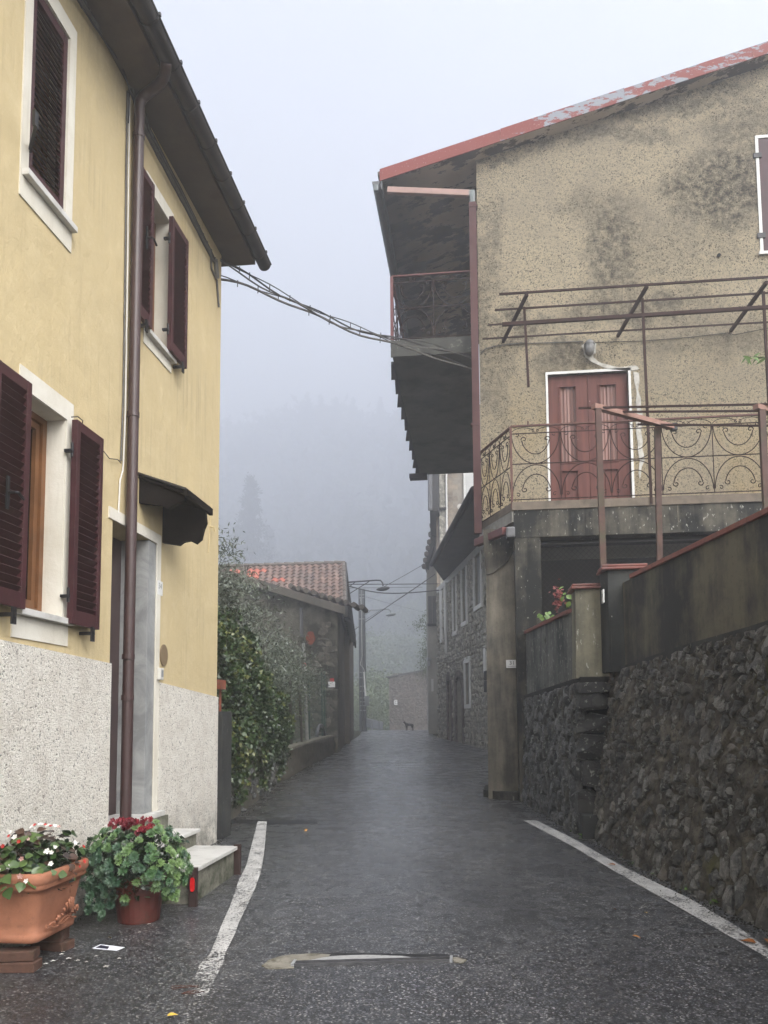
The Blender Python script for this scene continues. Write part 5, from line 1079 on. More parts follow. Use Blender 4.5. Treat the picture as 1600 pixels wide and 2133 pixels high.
q=MB(); q.box(k[0]-.12,k[0]+.12,YR-.2,YR-.17,k[2]-.19,k[2]+.19); q.build('panel',M['tile_w'],sn2); q=MB(); q.box(k[0]-.06,k[0]+.06,YR-.203,YR-.2005,k[2]-.1,k[2]-.03); q.box(k[0]-.05,k[0]+.05,YR-.203,YR-.2005,k[2]+.04,k[2]+.11); q.build('printing',M['lampgrey'],sn2,kind='stuff'); q=MB(); q.box(k[0]-.03,k[0]+.03,YR-.17,YR,k[2]-.03,k[2]+.03); q.build('bracket',M['galv'],sn2)
# ================================================================== left: shed and tiled house
YH=23.4
hh=thing('stone_shed','grey rendered stone shed with a sloping roof edge, beside the wire fence on the left','shed',(-6,24,gz(24)))
PHs=lambda s,z,n:(s,YH-n,z)
xs1=xY(703,1400,YH); xs0=-11.
r0=onY(520,1213,YH);r1=onY(705,1268,YH); msl=(r1[2]-r0[2])/(r1[0]-r0[0]); zr_=lambda s:r1[2]+msl*(s-r1[0])
facade('front_wall',M['shed'],hh,PHs,xs0,xs1,0,lambda s:zr_(s)-.06,[],.4,ss=[-8,-6,-5])
sd0=np.array([xs1,YH]); sd1=np.array([xY(722,1400,31.),31.])
q=MB(); zt0,zt1=zr_(xs1)-.05,zr_(xs1)-.05
q.hexa([(sd0[0],YH+.401,0),(sd1[0],31,0),(sd1[0]-.4,31,0),(sd0[0]-.4,YH+.401,0)],[(sd0[0],YH+.401,zt0),(sd1[0],31,zt1),(sd1[0]-.4,31,zt1),(sd0[0]-.4,YH+.401,zt0)]); q.build('side_wall',M['shed_side'],hh)
stuff_stones(hh,PHs,xs0+3,xs1-.35,.4,zr_(xs1)-.5,[(-5.9,-4.9,3.4,9)],.38,.24,.035,M['shed_st'],31)
q=MB(); xo=xs1+.42
q.hexa([(xs0,YH-.25,zr_(xs0)),(xo-.15,YH-.25,zr_(xo)-.05),(sd1[0]+.2,31.2,zr_(xo)-.05),(xs0,31.2,zr_(xs0))],[(xs0,YH-.25,zr_(xs0)+.16),(xo-.15,YH-.25,zr_(xo)+.10),(sd1[0]+.2,31.2,zr_(xo)+.10),(xs0,31.2,zr_(xs0)+.16)]); q.build('roof',M['eave_g'],hh)
q=MB(); q.hexa([(xs0,YH-.3,zr_(xs0)-.03),(xo-.13,YH-.3,zr_(xo)-.10),(xo-.13,YH-.24,zr_(xo)-.10),(xs0,YH-.24,zr_(xs0)-.03)],[(xs0,YH-.3,zr_(xs0)+.21),(xo-.13,YH-.3,zr_(xo)+.14),(xo-.13,YH-.24,zr_(xo)+.14),(xs0,YH-.24,zr_(xs0)+.21)]); q.build('rake_board',M['shed_side'],hh)
for i in range(12):
    t=i/12; y0=YH-.28+t*7.8; xx=xo-.1+(sd1[0]+.25-xo+.1)*t; q=MB(); q.box(xx-.1,xx+.06,y0,y0+.62,zr_(xo)-.16,zr_(xo)+.15); q.build('eave_tile',M['eave_d'],hh)
for i in range(10):
    s=r0[0]+.3+i*.24; 
    if s>r1[0]: break
    q=MB(); q.tube([(s+1.05,YH-.28,zr_(s+1.05)+.24),(s+1.05,YH+.6,zr_(s+1.05)+.24)],.085,6); q.build('ridge_tile',M['tile_g'],hh)
k=onY(627,1283,YH-.15); q=MB(); q.tube([(k[0],YH-.12,k[2]+.25),(k[0]+.02,YH-.12,k[2]-.62)],.05,8); q.build('rain_pipe',M['gut_g'],hh)
# painted trail blaze on the corner
k=onY(692,1422,YH-.06); tb=thing('trail_blaze','red over white painted trail mark on the corner of the stone shed','trail mark',(k[0],YH-.06,k[2]))
q=MB(); q.box(k[0]-.06,k[0]+.06,YH-.09,YH-.07,k[2]+.03,k[2]+.13); q.build('red_stripe',M['red_p'],tb); q=MB(); q.box(k[0]-.11,k[0]+.09,YH-.09,YH-.07,k[2]-.14,k[2]+.028); q.build('white_stripe',M['white_p'],tb)
# tiled house
ht=thing('tiled_house','house with faded red clay tile roof rising behind the stone shed on the left','house',(-8,31,gz(31)))
YA,YBk=28.2,31.5
R0=onY(722,1268,YA); R1=onY(719,1174,YBk)       # eave right, ridge right
xL=-17.
q=MB(); q.hexa([(xL,YA,R0[2]-.14),(R0[0],YA,R0[2]-.14),(R1[0],YBk,R1[2]-.14),(xL,YBk,R1[2]-.14)],[(xL,YA,R0[2]-.03),(R0[0],YA,R0[2]-.03),(R1[0],YBk,R1[2]-.03),(xL,YBk,R1[2]-.03)])
bk=onY(740,1345,34.6); q.hexa([(xL,YBk+.002,R1[2]-.14),(R1[0],YBk+.002,R1[2]-.14),(bk[0],34.6,bk[2]),(xL,34.6,bk[2])],[(xL,YBk+.002,R1[2]-.03),(R1[0],YBk+.002,R1[2]-.03),(bk[0],34.6,bk[2]+.12),(xL,34.6,bk[2]+.12)]); q.build('roof',M['eave_g'],ht)
q=MB(); q.prism([(R0[0]-.02,YA,R0[2]-.2),(R1[0]-.02,YBk,R1[2]-.2),(bk[0]-.02,34.6,bk[2]-.1),(bk[0]-.02,34.6,bk[2]+.16),(R1[0]-.02,YBk,R1[2]+.06),(R0[0]-.02,YA,R0[2]+.05)],(.07,0,0)); q.build('verge_board',M['eave_d'],ht)
xw=xY(728,1400,YA+.4); q=MB(); q.hexa([(xL+.5,YA+.4,0),(xw,YA+.4,0),(xY(737,1500,36.2),36.2,0),(xL+.5,36.2,0)],[(xL+.5,YA+.4,R0[2]-.14),(xw,YA+.4,R0[2]-.14),(xY(737,1500,36.2),36.2,R0[2]-.6),(xL+.5,36.2,R0[2]-.6)]); q.build('wall',M['shed_side'],ht)
# clay tiles, each a part
tw=.272; rows=13; q=MB(); n=7; tl_=.42; sl=Vector((0,YBk-YA,R1[2]-R0[2])); SL=sl.length; sl.normalize(); nr=Vector((0,-sl.z,sl.y))
step=SL/rows
pr=[]
for k in range(n): t=k/(n-1); pr.append((-.5*tw+t*tw*1.02, .055*math.sin(math.pi*min(1,t/.62)) if t<.62 else -.018*math.sin(math.pi*(t-.62)/.38)))
vv=[];ff=[]
for a_ in (0,1):
    for x,zz in pr: vv.append(Vector((x,0,0))+sl*(a_*(step*1.12))+nr*(zz+(.045 if a_==0 else .005)))
for x,zz in pr: vv.append(Vector((x,0,0))+nr*(zz+.012))
for k in range(n-1): ff.append((k,k+1,n+k+1,n+k)); ff.append((2*n+k,2*n+k+1,k+1,k))
tm=bpy.data.meshes.new('clay_tile'); tm.from_pydata(vv,[],ff); tm.update(); tm.materials.append(M['tile'])
tmo=tm.copy(); tmo.materials.clear(); tmo.materials.append(M['tile_o'])
cnt=0; rest=MB()
for r_ in range(rows):
    for c_ in range(60):
        x=R0[0]-.12-c_*tw+(R1[0]-R0[0])*(r_/rows); 
        if x<xL+.2: break
        base=Vector((x,YA,R0[2]-.02))+sl*(step*r_)
        uu=800; col=c_; hidden=False
        org=(c_ in range(13,20) and rows-4<=r_<rows-1 and (c_*3+r_*5)%5!=0) or (c_ in(9,10) and r_==rows-5) or (c_ in(12,13) and r_==rows-2)
        if c_<22 and (r_>=rows-4 or c_<22-0*(rows-r_)) and cnt<299 and (r_+2>rows*(c_/24.)*.75):
            link('roof_tile',tmo if org else tm,None,ht,tuple(base+Vector((random.uniform(-.012,.012),0,random.uniform(-.006,.006))))); cnt+=1
        elif org: link('roof_tile',tmo,None,ht,tuple(base)); cnt+=1
        else: rest.add([base+v for v in vv],ff)
wp=WP[ht.name]; m=bpy.data.meshes.new('more_tiles'); m.from_pydata([tuple(Vector(v)-wp) for v in rest.v],[],rest.f); link('more_tiles',m,M['tile'],ht,tuple(wp),kind='stuff')
x=R1[0]
while x>xL:
    q=MB(); q.tube([(x,YBk,R1[2]+.03),(x-.44,YBk,R1[2]+.045)],.085,7,True,.10); q.build('ridge_tile',M['tile_g'],ht); x-=.42
for r_ in range(9):
    b0=Vector(R0)+(Vector(R1)-Vector(R0))*(r_/9); b1=Vector(R0)+(Vector(R1)-Vector(R0))*((r_+1.05)/9); q=MB(); q.tube([b0+Vector((-.06,0,.05)),b1+Vector((-.06,0,.02))],.075,6); q.build('verge_tile',M['tile_g'],ht)
# ================================================================== street lamps, pole, wires, rail
def lamp(root,bx,tipu,tipv,Y,arm_v,sc,mat):
    a=onY(bx,arm_v,Y); t=onY(tipu,tipv,Y)
    q=MB(); h=t[2]+.22*sc
    q.tube([tuple(a),(t[0]-.28*sc,Y,a[2]+.05),(t[0]-.1*sc,Y,a[2]+.04),(t[0]-.02,Y,a[2]-.06),(t[0],Y,t[2]+.1*sc)],.03*sc,6); q.build('arm',M[mat],root)
    for f in (.2,.5):
        q=MB(); x=a[0]+(t[0]-a[0])*f*1.25; q.tube([(x,Y,a[2]+.01),(a[0]-.02,Y,a[2]-.62*f*1.4-.1)],.018*sc,5); q.build('brace',M[mat],root)
    q=MB(); L=.27*sc; vv=[]
    prof=[(-1,.0),(-.9,.28),(-.5,.62),(0,.75),(.5,.68),(.9,.35),(1,0)]
    nn=10; 
    for x,rz in prof:
        for k in range(nn): an=2*math.pi*k/nn; vv.append((t[0]+x*L,Y+.13*sc*rz*1.25*math.cos(an),t[2]+x*.03+(.10*sc*rz*math.sin(an) if math.sin(an)>0 else .13*sc*rz*math.sin(an))))
    q.add(vv,[(i*nn+k,i*nn+(k+1)%nn,(i+1)*nn+(k+1)%nn,(i+1)*nn+k) for i in range(len(prof)-1) for k in range(nn)]); q.build('lantern',M[mat],root,smooth=True)
l1=thing('street_lamp','nearer oval street lamp on a braced arm reaching out from behind the tiled house','street lamp',tuple(onY(722,1214,30.5))); lamp(l1,722,798,1226,30.5,1213,1.0,'lampd')
YPp=42.5
po=thing('utility_pole','tapered concrete utility pole with rungs and a white cable tube in the fog','utility pole',(xY(757,1500,YPp),YPp,gz(YPp)))
zt_=zY(753,1228,YPp); zb_=gz(YPp)
def px_(u,v): return (xY(u,v,YPp),zY(u,v,YPp))
for (u0,u1,u2,u3,nm,mt,y0,y1) in ((747.5,752,749.5,755.5,'left_leg','pole',-.15,.15),(755,759.5,757.5,763.5,'right_leg','pole',-.15,.15),(751.8,755.2,755.2,757.7,'web','pole_l',-.03,.03)):
    q=MB(); a0,a1=xY(u0,1228,YPp),xY(u1,1228,YPp); b0,b1=xY(u2,1510,YPp),xY(u3,1510,YPp)
    q.hexa([(b0,YPp+y0,zb_-.2),(b1,YPp+y0,zb_-.2),(b1,YPp+y1,zb_-.2),(b0,YPp+y1,zb_-.2)],[(a0,YPp+y0,zt_),(a1,YPp+y0,zt_),(a1,YPp+y1,zt_),(a0,YPp+y1,zt_)]); q.build(nm,M[mt],po)
for v in (1240,1246,1272,1290,1401,1412,1430,1440,1454,1462,1470,1480): 
    q=MB(); z=zY(756,v,YPp); q.box(xY(749+(v-1228)*.01,v,YPp),xY(760+(v-1228)*.012,v,YPp),YPp-.2,YPp-.155,z-.025,z+.025); q.build('rung',M['galv'],po)
q=MB(); q.tube([(*[px_(760,1400)[0]],YPp-.25,px_(760,1400)[1]),(px_(764,1468)[0],YPp-.25,px_(764,1468)[1])],.055,7); q.build('cable_tube',M['frame_w'],po)
q=MB(); a=onY(761,1450,YPp-.3); c_=onY(769,1470,YPp-.3); q.box(a[0],c_[0],YPp-.42,YPp-.2,c_[2],a[2]); q.build('meter_box',M['boxgrey'],po)
q=MB(); q.tube([(*[px_(u,v)[0]],YPp-.22,px_(u,v)[1]) for u,v in ((752,1245),(755,1275),(754,1320),(756,1365),(752,1385),(758,1392),(761,1400))],.014,5); q.build('loose_cable',M['frame_w'],po)
l2=thing('street_lamp','farther smaller oval street lamp on the concrete pole, paler in the fog','street lamp',tuple(onY(761,1272,YPp))); lamp(l2,760,814,1280,YPp-.2,1272,1.05,'galv')
def wire(pxs,Y0,Y1,r,label,mt='lampd'):
    u0,u1=pxs[0][0],pxs[-1][0]; P=[]
    for u in np.linspace(u0,u1,14):
        o=sorted(pxs); v=np.interp(u,[a[0] for a in o],[a[1] for a in o]); t=(u-u0)/(u1-u0); P.append(Vector(onY(u,v,1/((1-t)/Y0+t/Y1))))
    for _ in range(2): P=[P[0]]+[(P[i-1]+P[i]*2+P[i+1])/4 for i in range(1,len(P)-1)]+[P[-1]]
    q=MB(); q.tube(P,r,5); o=q.build('wire',M[mt],at=tuple(P[0])); tag(o,label,'wire')
wire([(724,1217),(800,1217),(916,1216)],30,33,.018,'straight upper wire crossing the road at the nearer street lamp')
wire([(724,1225),(800,1224),(880,1223)],30.2,36,.009,'faint thin wire just under the straight upper one')
wire([(728,1221),(745,1226),(770,1232),(800,1236),(830,1236),(870,1234),(918,1229)],30,33,.024,'thick sagging wire below the nearer street lamp')
wire([(800,1222),(835,1203),(882,1176)],32,37.5,.014,'short wire rising to the roof edge of the grey house')
wire([(738,1312),(760,1297),(820,1255),(890,1208),(906,1196)],44,33,.022,'diagonal wire rising from the concrete pole to the grey eave')
wire([(762,1243),(800,1254),(840,1264),(890,1277)],42.5,52,.012,'faint wire sloping right from the top of the concrete pole','galv')
wire([(730,1236),(745,1226),(747,1225)],31,41,.012,'short wire between the tiled house and the concrete pole')
YGr=46.
gr=thing('guard_rail','galvanised road guard rail at the outside of the bend in the fog','guard rail',tuple(onY(775,1515,YGr)))
for v0,v1 in ((1499,1508),(1509,1516)):
    a=onY(757,v0,YGr); b=onY(798,v1,YGr+2); q=MB(); 
    prof=[(0,-.13),(-.05,-.09),(-.05,-.03),(.0,0),(-.05,.03),(-.05,.09),(0,.13)]
    V=[(p[0],p[1]+dy,p[2]+dz) for p in (a,b) for dy,dz in prof]; m_=len(prof); q.add(V,[(k,k+1,m_+k+1,m_+k) for k in range(m_-1)]); q.build('beam',M['galv'],gr)
for u in (762,775,790): a=onY(u,1505,YGr+.6); q=MB(); q.box(a[0]-.04,a[0]+.04,a[1],a[1]+.08,.2,a[2]+.1); q.build('post',M['galv'],gr)
# ================================================================== low wall and fence on the left
LW=[(-3.10,9.0),(-3.13,9.75),(-3.36,12),(-3.58,13.9),(-3.9,18),(-4.12,23.3)]
lw=thing('low_wall','low rough roadside wall with flat cap under the wire fence and ivy on the left','wall',(-3.5,14,gz(14)))
lx=lambda y: float(np.interp(y,[b for a,b in LW],[a for a,b in LW]))
topz=lambda y: float(np.interp(y,[9,13,14.3,22],[.80,.88,zY(580,1568,14.3),zY(694,1534,22.)]))
yy=list(np.arange(9,23.31,.35)); V=[];nz_=8
for j in range(nz_+1):
    for y in yy:
        f=mn.fractal(Vector((0,y*2.2,j*.35)),1,2,4)*.05; V.append((lx(y)+f,y,gz(y)-.05+(topz(y)-gz(y)+.05)*j/nz_))
n=len(yy); Fq=[(j*n+i,j*n+i+1,(j+1)*n+i+1,(j+1)*n+i) for j in range(nz_) for i in range(n-1)]
wp=WP[lw.name]; link('face',fastmesh('face',[tuple(Vector(v)-wp) for v in V],Fq),M['lowwall'],lw,tuple(wp))
q=MB()
for i in range(n-1):
    y0,y1=yy[i],yy[i+1]; o=.02*math.sin(i*1.7); o2=.02*math.sin((i+1)*1.7)
    q.hexa([(lx(y0)+.03+o,y0,topz(y0)-.03),(lx(y1)+.03+o2,y1,topz(y1)-.03),(lx(y1)-.45,y1,topz(y1)-.03),(lx(y0)-.45,y0,topz(y0)-.03)],[(lx(y0)+.02+o,y0,topz(y0)+.02),(lx(y1)+.02+o2,y1,topz(y1)+.02),(lx(y1)-.45,y1,topz(y1)+.02),(lx(y0)-.45,y0,topz(y0)+.02)])
q.build('cap',M['wallcap'],lw)
hl=hulls(M['st_a'],6,800)
for i in range(46):
    y=random.uniform(9.1,14); link('stone',random.choice(hl),None,lw,(lx(y)+.01,y,gz(y)+random.uniform(.03,.5)),rot=(random.random(),random.random(),random.random()),scale=(.12,random.uniform(.12,.26),random.uniform(.08,.16)))
q=MB(); q.prism([(-3.5,9,.0),(-4.0,18,.0),(-4.3,23.3,.0),(-14,23.3,0),(-14,8.6,0),(-3.5,8.6,0)],(0,0,.75)); q.build('garden_ground',M['earth'],kind='structure')
gp=thing('gate_post','mossy dark concrete post against the far corner of the yellow house','post',(-2.95,8.8,gz(8.8)))
zz=zY(465,1482,8.8); q=MB(); q.box(xY(456,1600,8.8)-.05,xY(475,1600,8.8)-.005,8.62,8.95,0,zz); q.build('post',M['pier_d'],gp,bevel=.01)
q=MB(); a=onY(458,1417,8.75); b=onY(468,1436,8.75); q.box(a[0],b[0],8.6,8.8,b[2],a[2]); q.box(a[0]+.01,a[0]+.03,8.7,8.72,zz,b[2]); q.build('rusty_box',M['rust'],gp)
fe=thing('wire_fence','green wire mesh fence with slim posts standing on the low roadside wall','fence',(-3.8,16,.8))
def fx(u,off=.22):
    for y in np.arange(9,24,.02):
        if U0+F*((np.array([lx(y)-off,y,1.5])-CC)@cr)/((np.array([lx(y)-off,y,1.5])-CC)@cf)>=u: return y
    return 23.
for u,vt,vb,w,mt,un in ((550,1340,1590,.09,'treebark',548),(577,1380,1580,.05,'green_i',577),(603,1392,1570,.07,'treebark',606),(622,1402,1560,.05,'treebark',629),(643,1395,1550,.035,'green_i',645),(670,1400,1542,.035,'green_i',672),(676,1398,1540,.035,'green_i',676)):
    y=fx(u); q=MB(); q.tube([(xY(un,vb,y),y,topz(y)),(xY(u,vt,y),y,zY(u,vt,y))],w*.6,8); q.build('post',M[mt],fe)
q=MB(); y0,y1=fx(560),22.9; ys_=np.arange(y0,y1,.12)
hz=lambda y: 1.75
for y in ys_: q.tube([(lx(y)-.22,y,topz(y)),(lx(y)-.22,y,topz(y)+hz(y))],.0035,3,False)
for k in range(14):
    P=[(lx(y)-.22,y,topz(y)+.04+k*.13) for y in np.arange(y0,y1,.6)]; q.tube(P,.0035,3,False)
q.build('mesh',M['green_i'],fe,kind='stuff')
ys_=fx(637); pp_=thing('marker_pole','pale leaning pole with red and white band and rusty disc by the wire fence','pole',(xY(640,1545,ys_),ys_,topz(ys_)))
q=MB(); q.tube([(xY(640,1545,ys_),ys_,topz(ys_)),(xY(634,1400,ys_),ys_,zY(634,1400,ys_)),(xY(632,1340,ys_),ys_,zY(632,1340,ys_))],.045,8); q.build('pole',M['pvc'],pp_)
for v0,v1,mt in ((1381,1388,'red_p'),(1389,1399,'white_p')):
    q=MB(); q.tube([(xY(634,v1,ys_),ys_,zY(634,v1,ys_)),(xY(634,v0,ys_),ys_,zY(634,v0,ys_))],.055,8); q.build('painted_band',M[mt],pp_)
c_=onY(647,1328,ys_-.1); q=MB(); q.prism([(c_[0]+.12*math.cos(t)*(1 if math.sin(t)<.3 else .8),ys_-.1,c_[2]+.17*math.sin(t)*(1+.1*math.sin(3*t))) for t in np.linspace(0,6.28,18,endpoint=False)],(0,.02,0)); q.build('rusty_plate',M['rust'],pp_)
q=MB(); P=[]; yt=21.6
for t in np.linspace(0,math.pi,14): P.append((lx(yt)-.2,yt+.55*math.cos(t),topz(yt)+.02+.30*math.sin(t)))
q.tube(P,.05,7); tag(q.build('hose_loop',M['gut_g'],smooth=True,at=P[0]),'grey half hoop of pipe lying on the far end of the low wall','hoop')
# ================================================================== vegetation
def leaves(name,C,L,Wd,mat,parent,shape='narrow',up=.0,rndv=None,kind=None,seed=1,droop=0,attrf=None):
    r=np.random.RandomState(seed); n=len(C); C=np.asarray(C)
    a=r.normal(size=(n,3)); a[:,2]+=up; a/=np.linalg.norm(a,axis=1)[:,None]
    b=r.normal(size=(n,3)); b-=(b*a).sum(1)[:,None]*a; b/=np.linalg.norm(b,axis=1)[:,None]; c=np.cross(a,b)
    Ls=L*r.uniform(.6,1.25,(n,1)); Ws=Wd*r.uniform(.7,1.2,(n,1))
    if shape=='narrow': pts=[C,C+a*Ls*.45+b*Ws*.5+c*Ws*.15,C+a*Ls,C+a*Ls*.45-b*Ws*.5+c*Ws*.15]; k=4
    else: pts=[C,C+a*Ls*.25+b*Ws*.5+c*Ws*.1,C+a*Ls,C+a*Ls*.25-b*Ws*.5+c*Ws*.1]; k=4
    V=np.stack(pts,1).reshape(-1,3); idx=np.arange(n)[:,None]*4
    Fq=np.concatenate([idx+np.array([[0,1,2]]),idx+np.array([[0,2,3]])])
    rv=r.random(n) if rndv is None else rndv; wp=WP[parent.name] if parent is not None else Vector(C.mean(0))
    V=V-np.array(wp); m=fastmesh(name,V,Fq,np.repeat(rv,4)); return link(name,m,M[mat],parent,tuple(wp),kind=kind)
def clumps(center,rad,nc,per,cr_,seed,ell=True,shell=.5):
    r=np.random.RandomState(seed); d=r.normal(size=(nc,3)); d/=np.linalg.norm(d,axis=1)[:,None]; rr_=r.uniform(shell,1,(nc,1))**.6
    cc=np.array(center)+d*rr_*np.array(rad); P=cc[:,None,:]+r.normal(size=(nc,per,3))*cr_*r.uniform(.6,1.3,(nc,1,1)); 
    rnd=np.clip(r.random((nc,1))*.7+r.random((nc,per))*.45-.05,0,1); return P.reshape(-1,3),rnd.reshape(-1)
def twig(root,a,b,r,name='branch',n=6,seed=0,r2=None,mat='treebark'):
    rr_=random.Random(seed); a=Vector(a);b=Vector(b); P=[a.lerp(b,i/n)+Vector([rr_.uniform(-1,1)*(b-a).length*.04 if 0<i<n else 0 for _ in range(3)]) for i in range(n+1)]
    q=MB(); q.tube(P,r,7,True,r2 if r2 is not None else r*.4); return q.build(name,M[mat],root,smooth=True)
ol=thing('olive_tree','grey green olive tree growing behind the ivy beside the yellow house','tree',(-4.7,12.2,.75))
twig(ol,(-4.5,12.4,.7),(-4.4,12.2,2.4),.14,'trunk',r2=.09)
for k,(x,y,z) in enumerate(((-3.4,11.2,3.4),(-5.5,12.5,4.0),(-4.2,13.5,3.6),(-3.6,12.6,2.8),(-4.7,11.2,4.3),(-3.9,14.5,2.9),(-4.3,16,3.1))): twig(ol,(-4.4,12.2,2.3),(x,y,z),.05,'limb',seed=k)
P1,r1_=clumps((-4.4,11.6,2.95),(1.35,1.5,1.35),260,50,.16,3,shell=.2)
P2,r2_=clumps((-4.1,14.4,2.45),(.85,2.4,.9),290,36,.17,4,shell=.2)
P4,r4_=clumps((-4.25,18.3,2.5),(.5,2.6,.85),150,30,.20,14,shell=.1)
P3,r3_=clumps((-3.35,10.4,3.35),(.35,.5,.75),26,40,.13,5,shell=.1)
P=np.concatenate([P1,P2,P3,P4]); rv=np.concatenate([r1_,r2_,r3_,r4_]); k=(P[:,0]>-7)&((P[:,0]<-3.02)|(P[:,1]>10.2)); leaves('crown',P[k],.085,.022,'olive',ol,rndv=rv[k],up=.3)
iv=thing('ivy','thick glossy ivy spilling over the low wall beside the yellow house corner','ivy',(-3.2,11,gz(11)))
r=np.random.RandomState(9); N=30000; yv=9.0+r.random(N)**1.15*5.2; tt=r.random(N)
hmax=np.interp(yv,[9,9.6,11,12.5,13.6,14.4],[2.75,2.8,2.45,1.95,1.35,.8]); zv=gz(11)+.15+tt*hmax
bul=np.interp(zv-gz(11),[.15,.5,1.0,1.6,2.3,2.9],[-.02,.10,.30,.30,.10,-.15])+.12*np.sin(yv*3.1+zv*2)+.08*np.sin(yv*7-zv*5)
xv=np.array([lx(y) for y in yv])+bul*.8-np.abs(r.normal(size=N))*.10-.02
keep=(np.sin(yv*5.3+zv*4.1)+np.sin(zv*9.7-yv*3.3)+r.normal(size=N)*.6>-1.25)&((zv>.75)|(r.random(N)<.38))&(xv<-2.92+.12*(yv-9)); Pv=np.stack([xv,yv,zv],1)[keep]
cl_=.5+.3*np.sin(Pv[:,1]*4+Pv[:,2]*6)+.25*r.normal(size=len(Pv)); leaves('foliage',Pv,.062,.052,'ivy',iv,'wide',rndv=np.clip(cl_,0,.99),up=-.5)
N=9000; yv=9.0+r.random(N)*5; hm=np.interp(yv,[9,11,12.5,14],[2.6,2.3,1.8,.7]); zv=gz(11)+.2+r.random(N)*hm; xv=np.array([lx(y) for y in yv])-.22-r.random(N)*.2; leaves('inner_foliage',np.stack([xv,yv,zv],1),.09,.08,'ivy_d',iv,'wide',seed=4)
for k in range(14):
    y=random.uniform(9.2,13.5); z=random.uniform(.9,2.2); a=(lx(y)+.12,y,z); twig(iv,a,(a[0]+random.uniform(.05,.22),y+random.uniform(-.3,.5),z-random.uniform(.1,.5)),.006,'stem',seed=k)
# dead twigs and plants behind the fence
bs=thing('garden_shrub','thin brownish garden shrub behind the wire fence in front of the shed','shrub',(-5.2,18,.75))
P1,r1_=clumps((-5.1,17.5,1.8),(1.0,3.6,.95),150,40,.22,21,shell=.1); leaves('foliage',P1,.07,.04,'foliage',bs,'wide',rndv=r1_)
for k in range(10): twig(bs,(-5+random.uniform(-.6,.6),17.5+random.uniform(-2.5,2.5),.75),(-5+random.uniform(-.8,.8),17.5+random.uniform(-3,3),2.6),.03,'stem',seed=k)
def conifer(name,base,H,R,label,grp,seed,mat='conifer',lab='spruce'):
    t=thing(name,label,lab,base,grp); twig(t,base,(base[0],base[1],base[2]+H*.98),H*.018,'trunk',r2=.05)
    r=np.random.RandomState(seed); P=[];
    nl=26
    for i in range(nl):
        f=i/nl; z=base[2]+H*(.10+.9*f); rad=R*(1-f)**.85*(.85+.3*r.random())
        nb=max(4,int(11*(1-f)+3))
        for k in range(nb):
            an=r.random()*6.28; L=rad*r.uniform(.65,1.1); tt=r.random((60,1))
            q=np.concatenate([np.cos(an)*L*tt,np.sin(an)*L*tt,-.22*L*tt+.05*L*np.sin(tt*3)],1)+r.normal(size=(60,3))*H*.012
            P.append(q+np.array([base[0],base[1],z]))
    P=np.concatenate(P); leaves('crown',P,H*.028,H*.010,mat,t,'narrow',seed=seed,up=-.2)
YS=200.; xs_=xY(521,1100,YS); zs=zY(521,990,YS); conifer('spruce_tree',(xs_,YS,zs-42),42,11.5,'tall pale spruce fading into the fog above the tiled roof',None,5)
def broad(name,base,H,R,label,seed,grp=None,dens=1.):
    t=thing(name,label,'tree',base,grp); top=(base[0],base[1],base[2]+H*.6); twig(t,base,top,.045*R+.06,'trunk',seed=seed)
    for k in range(5): twig(t,(base[0],base[1],base[2]+H*.35),(base[0]+random.uniform(-.7,.7)*R,base[1]+random.uniform(-.5,.5)*R,base[2]+H*random.uniform(.6,.9)),.04*R,'limb',seed=seed*7+k)
    P,rv=clumps((base[0],base[1],base[2]+H*.62),(R,R,H*.38),int(150*dens),55,R*.13,seed,shell=.25); leaves('crown',P,R*.075,R*.05,'foliage',t,'wide',rndv=rv,seed=seed)
tl=[(745,1330,140,7.5,'round crowned tree just right of the shed, half hidden by the concrete pole'),(782,1262,230,14.,'large pale tree in the fog behind the farther street lamp'),(812,1330,170,8.5,'bushy tree left of the ruined building'),(842,1275,250,16.,'broad tree rising behind the ruined building'),(872,1262,205,10.,'upright tree beside the grey house'),(772,1400,80,3.8,'low bush beside the concrete pole'),(800,1420,84,3.8,'low bush behind the guard rail'),(860,1335,150,7.5,'tree crown directly above the ruined building'),(748,1430,72,3.,'low bush at the foot of the shed, behind the guard rail')]
for i,(u,v,Y,R,lb) in enumerate(tl):
    x=xY(u,v,Y); zt_=zY(u,v,Y); zb_=gz(Y)-.3; broad('foggy_tree',(x,Y,zb_),zt_-zb_,R,lb,40+i,'trees in the fog at the end of the road')
a=onY(884,1290,46); broad('foggy_tree',(a[0]+.75,46,gz(46)),a[2]-gz(46)+1.8,1.35,'leafy tree branches peeking out past the left edge of the grey house',77,'trees in the fog at the end of the road',.5)
